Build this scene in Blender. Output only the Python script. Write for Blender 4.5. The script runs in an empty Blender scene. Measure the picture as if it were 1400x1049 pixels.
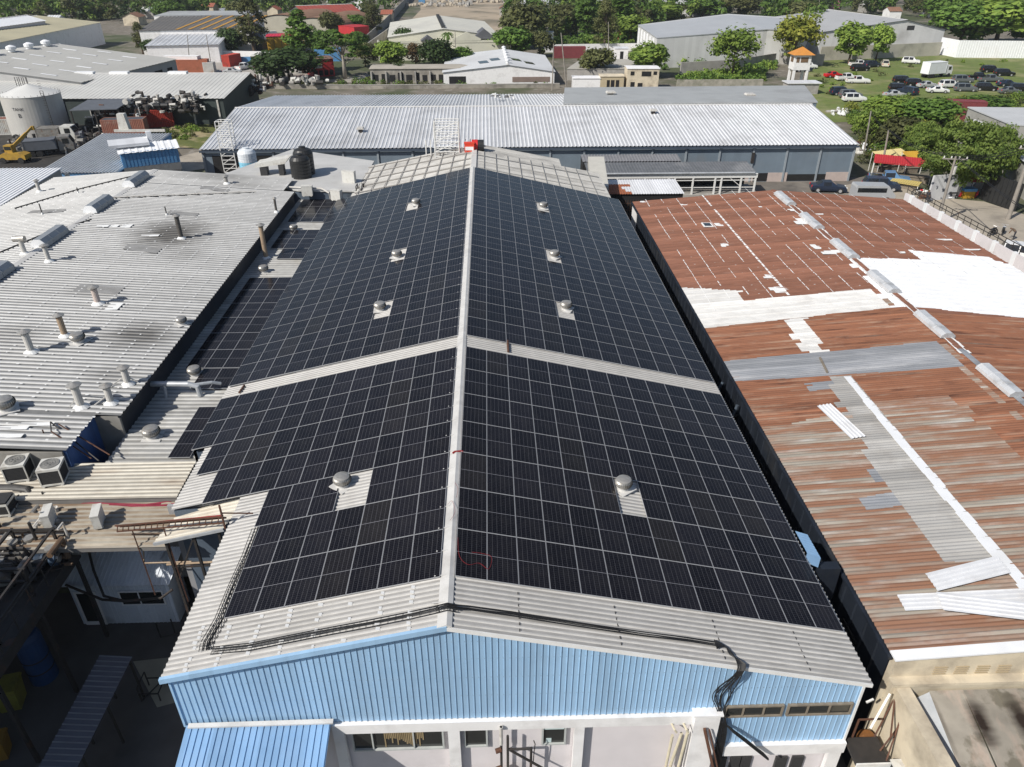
import bpy, bmesh, math, random
from mathutils import Vector, Matrix
random.seed(7)
V = Vector
sc = bpy.context.scene
col = sc.collection
# ---------------------------------------------------------------- survey: the photograph's camera, used to place things on known planes
FPX = 1003.0
PITCH = math.atan2(598.5, FPX); YAW = math.radians(1.76)
CAM = V((0, 0, 28))
FW = V((math.sin(YAW)*math.cos(PITCH), math.cos(YAW)*math.cos(PITCH), -math.sin(PITCH)))
RT = V((math.cos(YAW), -math.sin(YAW), 0)); UP = RT.cross(FW)
def ray(u, v): return FW + RT*((u-700)/FPX) - UP*((v-524.5)/FPX)
def P(u, v, z=0.0):
    d = ray(u, v); return CAM + d*((z-28)/d.z)
def PY(u, v, y):
    d = ray(u, v); return CAM + d*(y/d.y)
def HIT(u, v, p0, n):
    d = ray(u, v); n = V(n); return CAM + d*((V(p0)-CAM).dot(n)/d.dot(n))
def axial(p): return (V(p)-CAM).dot(FW)
def mpp(p): return axial(p)/FPX            # metres per photo pixel at p

# ---------------------------------------------------------------- tagging
def tag(o, label, cat, group=None, kind=None):
    if label: o['label'] = label
    if cat: o['category'] = cat
    if group: o['group'] = group
    if kind: o['kind'] = kind
    return o
def thing(name, label, cat, loc=(0, 0, 0), rz=0.0, group=None):
    o = bpy.data.objects.new(name, None); col.objects.link(o)
    o.empty_display_size = .3
    o.location = loc; o.rotation_euler = (0, 0, rz)
    return tag(o, label, cat, group)
def link(name, me, parent=None, loc=(0, 0, 0)):
    o = bpy.data.objects.new(name, me); col.objects.link(o)
    o.location = loc
    if parent: o.parent = parent
    return o
def dup(root, loc, rz=0.0, scale=1.0, label=None, group=None):
    r = root.copy(); col.objects.link(r)
    r.location = loc; r.rotation_euler = (0, 0, rz)
    r.scale = (scale, scale, scale) if not hasattr(scale, '__len__') else scale
    if label: r['label'] = label
    if group: r['group'] = group
    for ch in list(root.children):
        c = ch.copy(); col.objects.link(c); c.parent = r
        for g in list(ch.children):
            d = g.copy(); col.objects.link(d); d.parent = c
    return r
def ordinal(n):
    return ['zeroth','first','second','third','fourth','fifth','sixth','seventh','eighth','ninth','tenth','eleventh','twelfth','thirteenth','fourteenth','fifteenth','sixteenth'][n]

# ---------------------------------------------------------------- mesh builder
TRAP = [(0, 0), (.52, 0), (.64, 1), (.88, 1)]
RIB = [(0, 0), (.80, 0), (.85, 1), (.95, 1), (.99, 0)]
SINE = [(i/6, .5-.5*math.cos(2*math.pi*i/6)) for i in range(6)]
LAP = [((w_+i/5)/4, (.5-.5*math.cos(2*math.pi*i/5))*(1.7 if w_ == 3 else .8)) for w_ in range(4) for i in range(5)]
class MB:
    def __init__(s): s.v = []; s.f = []; s.m = []; s.uv = {}
    def add(s, vs, fs, m=0):
        b = len(s.v); s.v += [V(p) for p in vs]
        for f in fs: s.f.append([b+i for i in f]); s.m.append(m)
    def poly(s, pts, m=0): s.add(pts, [list(range(len(pts)))], m)
    def obox(s, o, a, b, c, m=0):
        o, a, b, c = V(o), V(a), V(b), V(c)
        vs = [o, o+a, o+a+b, o+b, o+c, o+a+c, o+a+b+c, o+b+c]
        fs = [(0, 3, 2, 1), (4, 5, 6, 7), (0, 1, 5, 4), (1, 2, 6, 5), (2, 3, 7, 6), (3, 0, 4, 7)]
        if a.cross(b).dot(c) < 0: fs = [tuple(reversed(f)) for f in fs]
        s.add(vs, fs, m)
    def box(s, x0, y0, z0, x1, y1, z1, m=0):
        s.obox((min(x0, x1), min(y0, y1), min(z0, z1)), (abs(x1-x0), 0, 0), (0, abs(y1-y0), 0), (0, 0, abs(z1-z0)), m)
    def bar(s, p, q, w=.05, h=None, m=0):
        p, q = V(p), V(q); d = q-p
        if d.length < 1e-6: return
        side = d.cross(V((0, 0, 1)))
        if side.length < 1e-4: side = V((1, 0, 0))
        side = side.normalized()*w; up = side.cross(d).normalized()*(h or w)
        s.obox(p-side/2-up/2, d, side, up, m)
    def tube(s, pts, r=.05, n=8, m=0, cap=True):
        pts = [V(p) for p in pts]
        rs = r if hasattr(r, '__len__') else [r]*len(pts)
        vs = []; fs = []; ref = None
        for i, p in enumerate(pts):
            d = (pts[min(i+1, len(pts)-1)]-pts[max(i-1, 0)]).normalized()
            if ref is None: ref = V((1, 0, 0)) if abs(d.x) < .8 else V((0, 1, 0))
            a = (ref-d*ref.dot(d)).normalized(); b = d.cross(a); ref = a
            for k in range(n):
                t = 2*math.pi*k/n; vs.append(p+(a*math.cos(t)+b*math.sin(t))*rs[i])
        for i in range(len(pts)-1):
            for k in range(n):
                k2 = (k+1) % n; fs.append((i*n+k, i*n+k2, (i+1)*n+k2, (i+1)*n+k))
        if cap:
            fs.append(list(reversed(range(n)))); fs.append([(len(pts)-1)*n+k for k in range(n)])
        s.add(vs, fs, m)
    def lathe(s, c, prof, n=16, m=0, mf=None):
        c = V(c); vs = []; b = len(s.v)
        for r, z in prof:
            for k in range(n):
                t = 2*math.pi*k/n; vs.append(c+V((r*math.cos(t), r*math.sin(t), z)))
        s.v += vs
        for i in range(len(prof)-1):
            for k in range(n):
                k2 = (k+1) % n
                s.f.append([b+i*n+k, b+i*n+k2, b+(i+1)*n+k2, b+(i+1)*n+k]); s.m.append(mf(i, k) if mf else m)
        s.f.append([b+k for k in reversed(range(n))]); s.m.append(m)
        s.f.append([b+(len(prof)-1)*n+k for k in range(n)]); s.m.append(m)
    def prism(s, pts, d, m=0):
        pts = [V(p) for p in pts]; d = V(d); n = len(pts)
        nn = V((0, 0, 0))
        for i in range(n): nn += pts[i].cross(pts[(i+1) % n])
        if nn.dot(d) > 0: pts.reverse()
        vs = pts+[p+d for p in pts]
        fs = [list(range(n)), [n+i for i in reversed(range(n))]]
        for i in range(n):
            j = (i+1) % n; fs.append([j, i, n+i, n+j])
        s.add(vs, fs, m)
    def corr(s, A, B, D, pitch, amp, prof=TRAP, nv=1, m=0, up=(0, 0, 1), trough=None):
        """corrugated sheet: ribs run along A->D, the wave travels along A->B"""
        A, B, D = V(A), V(B), V(D); ab = B-A; ad = D-A; L = ab.length
        nrm = ab.cross(ad).normalized()
        flip = nrm.dot(V(up)) < 0
        if flip: nrm = -nrm
        ts = []; sg = []
        k = 0
        while k*pitch < L:
            for q_, (t, h) in enumerate(prof):
                x = (k+t)*pitch
                if x < L: ts.append((x/L, h*amp)); sg.append(q_)
            k += 1
        ts.append((1.0, 0))
        b = len(s.v); nu = len(ts)
        for j in range(nv+1):
            base = A+ad*(j/nv)
            for x, h in ts:
                s.v.append(base+ab*x+nrm*h)
        cal = callable(m)
        for j in range(nv):
            for i in range(nu-1):
                q = [b+j*nu+i, b+j*nu+i+1, b+(j+1)*nu+i+1, b+(j+1)*nu+i]
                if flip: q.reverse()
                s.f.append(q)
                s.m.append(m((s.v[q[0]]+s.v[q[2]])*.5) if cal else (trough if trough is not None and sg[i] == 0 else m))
    def dome(s, c, r, n=10, rows=5, m=0, sq=1.0):
        s.lathe(c, [(r*math.cos(i/rows*math.pi/2)+1e-4, r*sq*math.sin(i/rows*math.pi/2)) for i in range(rows+1)], n, m)
    def mesh(s, name, mats, origin=(0, 0, 0), smooth=False):
        o = V(origin); me = bpy.data.meshes.new(name)
        me.from_pydata([tuple(p-o) for p in s.v], [], s.f)
        for x in (mats if isinstance(mats, (list, tuple)) else [mats]): me.materials.append(x)
        me.polygons.foreach_set('material_index', s.m)
        if smooth: me.polygons.foreach_set('use_smooth', [True]*len(s.f))
        me.update(); return me
    def build(s, name, mats, parent=None, smooth=False, local=False):
        """world-space verts unless local; a top-level object gets its origin at its base"""
        if parent is not None:
            o = (0, 0, 0)
            if not local:
                o = parent.location.copy(); q = parent
                while q.parent: q = q.parent; o += q.location
            return link(name, s.mesh(name, mats, o, smooth), parent)
        n = max(1, len(s.v)); c = sum(s.v, V((0, 0, 0)))/n
        o = V((c.x, c.y, min(p.z for p in s.v)))
        if local: o = V((0, 0, 0))
        return link(name, s.mesh(name, mats, o, smooth), None, o)

# ---------------------------------------------------------------- materials
def nodes(name):
    m = bpy.data.materials.new(name); m.use_nodes = True
    nt = m.node_tree; return m, nt, nt.nodes['Principled BSDF']
def rgb(c): return (c[0], c[1], c[2], 1)
def N(nt, t, **k):
    n = nt.nodes.new(t)
    for a, b in k.items():
        if a in ('inp',):
            for i, x in b.items(): n.inputs[i].default_value = x
        else: setattr(n, a, b)
    return n
def mixc(nt, fac, a, b, mode='MIX'):
    n = N(nt, 'ShaderNodeMix', data_type='RGBA', blend_type=mode)
    for i, x in ((0, fac), (6, a), (7, b)):
        if hasattr(x, 'links'): nt.links.new(x, n.inputs[i])
        else: n.inputs[i].default_value = x if i == 0 else rgb(x)
    return n.outputs[2]
def math_(nt, op, a, b=None, c=None):
    n = N(nt, 'ShaderNodeMath', operation=op)
    for i, x in enumerate((a, b, c)):
        if x is None: continue
        if hasattr(x, 'links'): nt.links.new(x, n.inputs[i])
        else: n.inputs[i].default_value = x
    return n.outputs[0]
def noise(nt, vec, scale, detail=4, rough=.55):
    n = N(nt, 'ShaderNodeTexNoise'); n.inputs['Scale'].default_value = scale; n.inputs['Detail'].default_value = detail; n.inputs['Roughness'].default_value = rough
    nt.links.new(vec, n.inputs['Vector']); return n.outputs['Fac']
def ramp(nt, fac, lo, hi):
    n = N(nt, 'ShaderNodeMapRange', clamp=True); n.inputs[1].default_value = lo; n.inputs[2].default_value = hi
    nt.links.new(fac, n.inputs[0]); return n.outputs[0]
def scaled(nt, vec, s):
    n = N(nt, 'ShaderNodeMapping'); n.inputs['Scale'].default_value = s; nt.links.new(vec, n.inputs['Vector']); return n.outputs[0]
MATS = {}
def pm(name, c1, c2=None, scale=1.0, rough=.65, metal=0.0, stretch=(1, 1, 1), dirt=None, dscale=.25, dlo=.52, dhi=.75, dmax=.8, dstretch=(1, 1, 1),
       sheet=None, bump=0.0, bscale=30, spec=.4, rand=0.0, third=None, tscale=2.0, tlo=.55, thi=.62, spots=None, spotcol=(.06,.057,.053), quant=None):
    """procedural paint / metal / stone: fine mottling c1-c2, dirt patches, per-sheet tone, bump"""
    if name in MATS: return MATS[name]
    m, nt, b = nodes(name)
    tc = N(nt, 'ShaderNodeTexCoord').outputs['Object']
    c2 = c2 or tuple(x*.78 for x in c1)
    tc0 = tc
    if quant:   # rust follows whole ribs of the sheet
        sq = N(nt, 'ShaderNodeSeparateXYZ'); nt.links.new(tc, sq.inputs[0])
        yq = math_(nt, 'MULTIPLY', math_(nt, 'FLOOR', math_(nt, 'DIVIDE', sq.outputs[1], quant)), quant*1.37)
        cq = N(nt, 'ShaderNodeCombineXYZ'); nt.links.new(sq.outputs[0], cq.inputs[0]); nt.links.new(math_(nt, 'ADD', math_(nt, 'MULTIPLY', yq, .82), math_(nt, 'MULTIPLY', sq.outputs[1], .18)), cq.inputs[1]); tc = cq.outputs[0]
    f = ramp(nt, noise(nt, scaled(nt, tc, stretch), scale, 6), .3, .7)
    c = mixc(nt, f, c1, c2)
    if third:
        c = mixc(nt, ramp(nt, noise(nt, scaled(nt, tc, stretch), tscale, 5), tlo, thi), c, third)
    if sheet:
        ax, w, amt = sheet
        sep = N(nt, 'ShaderNodeSeparateXYZ'); nt.links.new(tc0, sep.inputs[0])
        fl = math_(nt, 'FLOOR', math_(nt, 'DIVIDE', sep.outputs[ax], w))
        wn = N(nt, 'ShaderNodeTexWhiteNoise', noise_dimensions='1D'); nt.links.new(fl, wn.inputs['W'])
        k = math_(nt, 'MULTIPLY_ADD', wn.outputs['Value'], amt*2, 1-amt)
        cb = N(nt, 'ShaderNodeCombineColor')
        for i in range(3): nt.links.new(k, cb.inputs[i])
        c = mixc(nt, 1.0, c, cb.outputs[0], 'MULTIPLY')
    if dirt:
        d = math_(nt, 'MULTIPLY', ramp(nt, noise(nt, scaled(nt, tc, dstretch), dscale, 7, .62), dlo, dhi), dmax)
        c = mixc(nt, d, c, dirt)
    if rand:
        oi = N(nt, 'ShaderNodeObjectInfo')
        k = math_(nt, 'MULTIPLY_ADD', oi.outputs['Random'], rand*2, 1-rand)
        cb = N(nt, 'ShaderNodeCombineColor')
        for i in range(3): nt.links.new(k, cb.inputs[i])
        c = mixc(nt, 1.0, c, cb.outputs[0], 'MULTIPLY')
    if spots:   # soot and smoke stains with a place of their own on the sheet
        nz = noise(nt, scaled(nt, tc, (.5, 2.0, 1)), 1.6, 6)
        acc = None
        for sx, sy, rx, ry, st in spots:
            mp = N(nt, 'ShaderNodeMapping', vector_type='POINT'); mp.inputs['Location'].default_value = (-sx/rx, -sy/ry, 0); mp.inputs['Scale'].default_value = (1/rx, 1/ry, 0)
            nt.links.new(tc, mp.inputs['Vector'])
            ln = N(nt, 'ShaderNodeVectorMath', operation='LENGTH'); nt.links.new(mp.outputs[0], ln.inputs[0])
            d = math_(nt, 'ADD', ln.outputs['Value'], math_(nt, 'MULTIPLY', math_(nt, 'SUBTRACT', nz, .5), .9))
            k = math_(nt, 'MULTIPLY', ramp(nt, d, 1.05, .25), st)
            acc = k if acc is None else math_(nt, 'MAXIMUM', acc, k)
        c = mixc(nt, acc, c, spotcol)
    nt.links.new(c, b.inputs['Base Color'])
    b.inputs['Roughness'].default_value = rough; b.inputs['Metallic'].default_value = metal
    b.inputs['Specular IOR Level'].default_value = spec
    if bump:
        bn = N(nt, 'ShaderNodeBump'); bn.inputs['Strength'].default_value = bump; bn.inputs['Distance'].default_value = .05
        nt.links.new(noise(nt, tc, bscale, 6), bn.inputs['Height']); nt.links.new(bn.outputs[0], b.inputs['Normal'])
    MATS[name] = m; return m
def leafmat(name, c1, c2):
    if name in MATS: return MATS[name]
    m, nt, b = nodes(name)
    tc = N(nt, 'ShaderNodeTexCoord').outputs['Object']
    f = ramp(nt, noise(nt, tc, .9, 3), .35, .65)
    oi = N(nt, 'ShaderNodeObjectInfo')
    c = mixc(nt, f, c1, c2)
    k = math_(nt, 'MULTIPLY_ADD', oi.outputs['Random'], .4, .8)
    cb = N(nt, 'ShaderNodeCombineColor')
    for i in range(3): nt.links.new(k, cb.inputs[i])
    c = mixc(nt, 1.0, c, cb.outputs[0], 'MULTIPLY')
    nt.links.new(c, b.inputs['Base Color']); b.inputs['Roughness'].default_value = .6; b.inputs['Specular IOR Level'].default_value = .25
    tr = N(nt, 'ShaderNodeBsdfTranslucent'); nt.links.new(c, tr.inputs[0])
    mx = N(nt, 'ShaderNodeMixShader'); mx.inputs[0].default_value = .3
    nt.links.new(b.outputs[0], mx.inputs[1]); nt.links.new(tr.outputs[0], mx.inputs[2])
    nt.links.new(mx.outputs[0], nt.nodes['Material Output'].inputs[0])
    MATS[name] = m; return m
def cellmat():
    m, nt, b = nodes('solar_cells')
    uv = N(nt, 'ShaderNodeUVMap', uv_map='UVMap').outputs[0]
    sep = N(nt, 'ShaderNodeSeparateXYZ'); nt.links.new(uv, sep.inputs[0])
    def line(x, half):
        fr = math_(nt, 'FRACT', x)
        d = math_(nt, 'MINIMUM', fr, math_(nt, 'SUBTRACT', 1.0, fr))
        return math_(nt, 'LESS_THAN', d, half)
    lu = line(sep.outputs[0], .030)
    lv = line(sep.outputs[1], .030)
    bus = line(math_(nt, 'MULTIPLY', sep.outputs[0], 5.0), .05)
    mid = math_(nt, 'LESS_THAN', math_(nt, 'ABSOLUTE', math_(nt, 'SUBTRACT', sep.outputs[1], 12.0)), .11)
    oi = N(nt, 'ShaderNodeObjectInfo')
    tcn = N(nt, 'ShaderNodeTexCoord').outputs['Object']
    c = mixc(nt, oi.outputs['Random'], (.0045, .0043, .0064), (.0105, .0098, .0135))
    tint = ramp(nt, math_(nt, 'FRACT', math_(nt, 'MULTIPLY', oi.outputs['Random'], 7.31)), .80, 1.0)
    c = mixc(nt, math_(nt, 'MULTIPLY', tint, .5), c, (.018, .0155, .0125))
    c = mixc(nt, math_(nt, 'MULTIPLY', lv, .30), c, (.16, .16, .18))
    c = mixc(nt, math_(nt, 'MULTIPLY', bus, .10), c, (.2, .2, .22))
    c = mixc(nt, math_(nt, 'MULTIPLY', lu, .60), c, (.135, .135, .145))
    c = mixc(nt, math_(nt, 'MULTIPLY', mid, .85), c, (.27, .27, .29))
    # thin dust film, slightly uneven
    dust = ramp(nt, noise(nt, tcn, 1.3, 5), .45, .8)
    c = mixc(nt, math_(nt, 'MULTIPLY', dust, .03), c, (.35, .32, .28))
    nt.links.new(c, b.inputs['Base Color'])
    nt.links.new(math_(nt, 'MULTIPLY_ADD', dust, .12, .14), b.inputs['Roughness'])
    b.inputs['IOR'].default_value = 1.27
    return m

WHITE_AGED = pm('aged_white_sheet', (.56, .545, .52), (.47, .457, .435), 3.0, .5, dirt=(.25, .235, .21), dscale=.5, dlo=.5, dhi=.8, dmax=.5, sheet=(1, .9, .08), spec=.5)
GREY_ROOF = pm('grey_sheet', (.53, .525, .51), (.44, .435, .42), 2.0, .5, dirt=(.16, .155, .15), dscale=.16, dlo=.55, dhi=.8, dmax=.65, sheet=(1, .88, .09), spec=.5)
GALV = pm('galvanised_sheet', (.52, .54, .56), (.40, .42, .44), 2.2, .45, .25, dirt=(.22, .21, .20), dscale=.3, dmax=.6, sheet=(0, 1.0, .07))
FARROOF = pm('far_warehouse_sheet', (.78, .785, .80), (.69, .695, .71), .5, .45, .1, dirt=(.30, .29, .29), dscale=.12, dlo=.55, dhi=.75, dmax=.55, sheet=(0, 1.0, .07))
SMOOTHGREY = pm('grey_membrane', (.40, .41, .41), (.35, .36, .36), .4, .6, dirt=(.28, .28, .28), dscale=.1)
BRIGHTWHITE = pm('white_paint_sheet', (.84, .85, .87), (.78, .79, .80), 1.5, .5, dirt=(.6, .58, .55), dscale=.4, dmax=.35)
BLUE = pm('blue_cladding', (.33, .505, .70), (.30, .475, .67), 2.5, .45, dirt=(.22, .32, .44), dscale=.9, dlo=.47, dhi=.8, dmax=.55, dstretch=(2.2, 1, .35), sheet=(0, .8, .08))
BLUECANOPY = pm('blue_canopy_sheet', (.235, .39, .60), (.195, .34, .54), 1.5, .42, sheet=(0, .78, .14), dirt=(.3, .38, .5), dmax=.4)
FASCIA_W = pm('white_fascia', (.78, .78, .77), (.70, .69, .67), 3, .5)
WHITE_WALL = pm('white_plaster', (.83, .82, .815), (.76, .75, .745), 2, .75, dirt=(.42, .40, .38), dscale=.5, dmax=.5)
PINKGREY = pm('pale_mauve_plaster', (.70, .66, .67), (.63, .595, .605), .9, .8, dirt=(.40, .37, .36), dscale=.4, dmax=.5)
CREAM = pm('cream_plaster', (.70, .61, .46), (.58, .51, .39), .9, .9, dirt=(.30, .25, .19), dscale=.6, dlo=.46, dhi=.7, dmax=.8, bump=.3)
CONC = pm('concrete', (.42, .40, .37), (.33, .315, .29), .8, .9, dirt=(.17, .16, .15), dscale=.2, dmax=.6, bump=.3)
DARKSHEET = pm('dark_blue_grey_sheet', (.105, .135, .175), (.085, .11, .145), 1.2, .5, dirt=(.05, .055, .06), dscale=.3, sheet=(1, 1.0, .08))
SLATEWALL = pm('slate_blue_sheet', (.175, .22, .265), (.15, .19, .23), .5, .55, dirt=(.21, .21, .21), dscale=.2, dmax=.5, sheet=(0, 1.0, .06))
LIGHTWALL = pm('light_grey_sheet', (.66, .66, .645), (.60, .60, .585), .4, .6, dirt=(.36, .35, .33), dscale=.12, sheet=(0, 1.0, .05))
STEEL_W = pm('white_steel', (.76, .76, .74), (.66, .65, .62), 4, .5, dirt=(.3, .2, .13), dscale=2, dlo=.6)
STEEL_D = pm('dark_steel', (.028, .026, .025), (.045, .04, .037), 3, .6, dirt=(.10, .05, .03), dscale=1.2, dlo=.58)
RUSTSTEEL = pm('rusty_steel', (.13, .058, .034), (.08, .042, .03), 3, .8)
ALU = pm('aluminium_frame', (.54, .54, .55), (.48, .48, .49), 3, .38, .35)
ZINC = pm('zinc_vent', (.52, .50, .46), (.40, .38, .35), 6, .4, .55, dirt=(.26, .20, .13), dscale=3)
RIDGE = pm('ridge_flashing', (.64, .63, .61), (.54, .53, .51), 2, .5, dirt=(.32, .3, .28), dscale=.8, dmax=.5)
PIPEGREY = pm('painted_pipe', (.62, .60, .56), (.50, .48, .45), 4, .5, dirt=(.30, .24, .18), dscale=2)
SOOTPIPE = pm('sooty_pipe', (.12, .11, .10), (.07, .065, .06), 4, .6)
RUSTPIPE = pm('brown_pipe', (.42, .32, .22), (.32, .23, .16), 4, .6)
BLACKCABLE = pm('black_cable', (.012, .012, .013), (.02, .02, .021), 5, .5)
REDCABLE = pm('red_cable', (.30, .02, .02), (.24, .02, .02), 5, .5)
BLACKPLASTIC = pm('black_plastic', (.022, .023, .024), (.03, .03, .03), 3, .45)
ACWHITE = pm('ac_casing', (.66, .65, .61), (.58, .57, .53), 4, .5, dirt=(.36, .31, .25), dscale=2)
ACDARK = pm('ac_grille', (.03, .03, .032), (.05, .05, .05), 20, .6)
GLASS_D = pm('dark_glass', (.02, .022, .022), (.03, .032, .03), .6, .08, spec=.8)
RUBBER = pm('rubber', (.02, .02, .02), (.03, .03, .03), 5, .8)
PATCH = pm('bitumen_patch', (.34, .335, .325), (.25, .245, .235), 2, .7)
PAN = pm('darker_pan', (.40, .39, .375), (.33, .32, .305), 1.6, .6, dirt=(.18, .172, .16), dscale=.4, dlo=.5, dhi=.8, dmax=.5, sheet=(1, .9, .1))  # flat pans a darker tone than the ribs
FARPAN = pm('far_roof_pan', (.50, .51, .53), (.43, .44, .455), .5, .5, dirt=(.24, .235, .23), dscale=.12, dlo=.5, dhi=.75, dmax=.5, sheet=(0, 1.0, .08))
ALLEYWALL = pm('shaded_wall_sheet', (.018, .023, .033), (.013, .017, .025), 1.2, .5, dirt=(.06, .06, .06), dscale=.3, sheet=(1, 1.0, .2))  # near-black: shade of the alley and eave wall put into the colour
SEAL = pm('white_sealant', (.88, .88, .87), (.80, .80, .78), 4, .6)
CELLS = cellmat()
# ================================================================ the solar hall
RX, RZ, SL = -1.5, 10.38, .232
YG, YB = 15.45, 68.6
def rz(x): return RZ-SL*abs(x-RX)
hall_ = thing('solar_hall', 'large warehouse with pale blue ribbed gable and gabled roof covered in dark solar panels', 'warehouse', (0, 15.45, 0))
def roofpt(x, y, dz=0.0): return V((x, y, rz(x)+dz))
W = 4
def sheetroof(mb, x0, x1, y0, y1, pitch=.21, amp=.035, m=0):
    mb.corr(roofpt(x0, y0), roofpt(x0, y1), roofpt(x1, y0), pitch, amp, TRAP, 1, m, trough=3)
r = MB()
sheetroof(r, RX, 12.32, 15.28, 68.5)
sheetroof(r, RX, -10.55, 15.28, 68.5)
sheetroof(r, -10.55, -13.65, 24.25, 28.75); sheetroof(r, -10.55, -14.36, 28.75, 68.5)
# white sealant dabs over the screw lines near the gable
rng = random.Random(3)
for x in [-2.6-i*1.02 for i in range(8)]:
    for k in range(10):
        y = 15.28+k*.21+.16
        if rng.random() < .8 and y < 17.2:
            w = rng.uniform(.07, .15); p = roofpt(x+rng.uniform(-.04, .04), y, .042)
            dx = V((-w, 0, w*SL)); r.add([p-V((0, .07, 0)), p+dx-V((0, .06, 0)), p+dx+V((0, .05, 0)), p+V((0, .06, 0))], [(0, 3, 2, 1)], 1)
for x in (0.7, 3.9, 7.3, 10.2):
    for k in range(7):
        y = 15.33+k*.25+.1; p = roofpt(x, y, .038)
        r.add([p, p+V((.03, 0, -.03*SL)), p+V((.03, .12, -.03*SL)), p+V((0, .12, 0))], [(0, 1, 2, 3)], 2)
r.build('roof', [WHITE_AGED, SEAL, STEEL_D, PAN], hall_)
c = MB()
for y0, y1 in ((15.26, 24), (24.02, 34), (34.02, 46), (46.02, 58), (58.02, 68.6)):
    c.prism([roofpt(RX-.30, y0, .055), roofpt(RX, y0, .09), roofpt(RX+.16, y0, .055), roofpt(RX+.16, y0, .04), roofpt(RX-.30, y0, .04)], (0, y1-y0, 0))
for y in [16.2+i*1.14 for i in range(45)]:
    c.obox(roofpt(RX-.5, y, .10), (.42, 0, .05), (0, .045, 0), (0, 0, .025))
c.build('ridge_cap', [RIDGE], hall_)
# gable cladding: real ribs, cut to the roof line
def gable(mb, x0, x1, zb, y, pitch=.2, amp=.026):
    xs = []
    k = 0
    while x0+k*pitch < x1:
        for t, h in RIB:
            x = x0+(k+t)*pitch
            if x < x1: xs.append((x, h))
        k += 1
    xs.append((x1, 0))
    for (xa, ha), (xb, hb) in zip(xs, xs[1:]):
        za, zb_ = rz(xa)-.05, rz(xb)-.05
        mb.add([(xa, y-ha*amp, zb), (xb, y-hb*amp, zb), (xb, y-hb*amp, zb_), (xa, y-ha*amp, za)], [(0, 1, 2, 3)])
g = MB()
gable(g, -10.35, 7.5, 5.72, YG)
gable(g, 7.5, 12.16, 3.95, YG)
# screw heads in rows
for zrow in (6.0, 6.9, 7.8, 8.7, 9.5):
    x = -10.2
    while x < 12:
        if zrow < rz(x)-.25: g.box(x, YG-.012, zrow-.012, x+.025, YG, zrow+.012, 1)
        x += .2
g.build('gable_cladding', [BLUE, SLATEWALL], hall_)
w = MB()
# body of the hall behind the cladding
w.prism([(-10.3, 15.56, 0), (12.1, 15.56, 0), (12.1, 15.56, rz(12.1)-.12), (RX, 15.56, RZ-.12), (-10.3, 15.56, rz(-10.3)-.12)], (0, .2, 0), 0)
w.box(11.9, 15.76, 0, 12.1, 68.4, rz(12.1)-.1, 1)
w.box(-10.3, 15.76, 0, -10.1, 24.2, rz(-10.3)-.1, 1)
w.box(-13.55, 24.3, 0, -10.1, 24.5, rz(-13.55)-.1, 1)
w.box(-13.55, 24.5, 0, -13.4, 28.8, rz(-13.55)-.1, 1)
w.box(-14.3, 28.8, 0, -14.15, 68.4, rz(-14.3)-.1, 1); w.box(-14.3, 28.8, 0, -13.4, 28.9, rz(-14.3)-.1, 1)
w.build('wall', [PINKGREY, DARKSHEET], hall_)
# blue fascia trims
f = MB()
for xa, xb in ((-10.58, RX), (RX, 12.34)):
    a, b = roofpt(xa, 15.24, -.16), roofpt(xb, 15.24, -.16)
    f.obox(a, b-a, (0, .04, 0), (0, 0, .17 if xa < RX else .12), 0 if xa < RX else 1)
    a, b = roofpt(xa, 15.24, .012 if xa < RX else -.038), roofpt(xb, 15.24, .012 if xa < RX else -.038)
    f.obox(a, b-a, (0, .12, 0), (0, 0, .03), 0 if xa < RX else 1)
f.box(-10.42, 15.40, 5.72, -10.35, 15.55, rz(-10.4)-.16, 0)
f.box(12.16, 15.40, 3.95, 12.23, 15.55, rz(12.2)-.16, 1)
f.build('fascia', [BLUE, FASCIA_W], hall_)
# white concrete frame and mauve infill of the lower front
fr = MB()
fr.box(-5.55, 15.30, 5.24, 6.62, 15.52, 5.70)
for xa, xb in ((-5.55, -5.18), (-1.70, -1.30), (2.60, 2.94)):
    fr.box(xa, 15.30, 0, xb, 15.50, 5.24)
fr.box(6.62, 15.18, 0, 7.48, 15.50, 5.86)
fr.box(7.49, 15.28, 3.40, 12.24, 15.52, 3.94)
fr.box(11.75, 15.32, 0, 12.2, 15.50, 3.40)
fr.box(6.55, 15.12, 5.86, 7.55, 15.54, 5.93)
fr.build('front_frame', [WHITE_WALL], hall_)
THATCH = pm('reflected_thatch', (.36, .28, .16), (.2, .15, .08), 3, .8, stretch=(12, 1, .6))
def window(x0, x1, z0, z1, bars=(), y=15.5, fm=None, dep=.1, parent=hall_):
    fm = fm or ALU
    wf = MB()
    wf.box(x0, y-dep, z0, x1, y, z0+.06); wf.box(x0, y-dep, z1-.06, x1, y, z1)
    wf.box(x0, y-dep, z0+.06, x0+.06, y, z1-.06); wf.box(x1-.06, y-dep, z0+.06, x1, y, z1-.06)
    for bx in bars: wf.box(bx-.025, y-dep+.01, z0+.06, bx+.025, y, z1-.06)
    o = wf.build('window', [fm], parent)
    p = MB(); p.box(x0+.06, y-.035, z0+.06, x1-.06, y-.015, z1-.06)
    p.build('pane', [GLASS_D], o)
    return o
WFR = pm('pale_window_frame', (.50, .52, .50), (.42, .44, .43), 3, .5)
w1 = window(-5.0, -1.86, 4.08, 5.22, (-4.3, -2.9), 15.53, WFR, .12)
w2 = window(-1.18, -.36, 4.1, 5.22, (), 15.53, WFR, .1)
w3 = window(1.5, 2.34, 4.1, 5.22, (), 15.53, WFR, .1)
bl = MB()  # straw strips paint the thatch reflected in the pane
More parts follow.
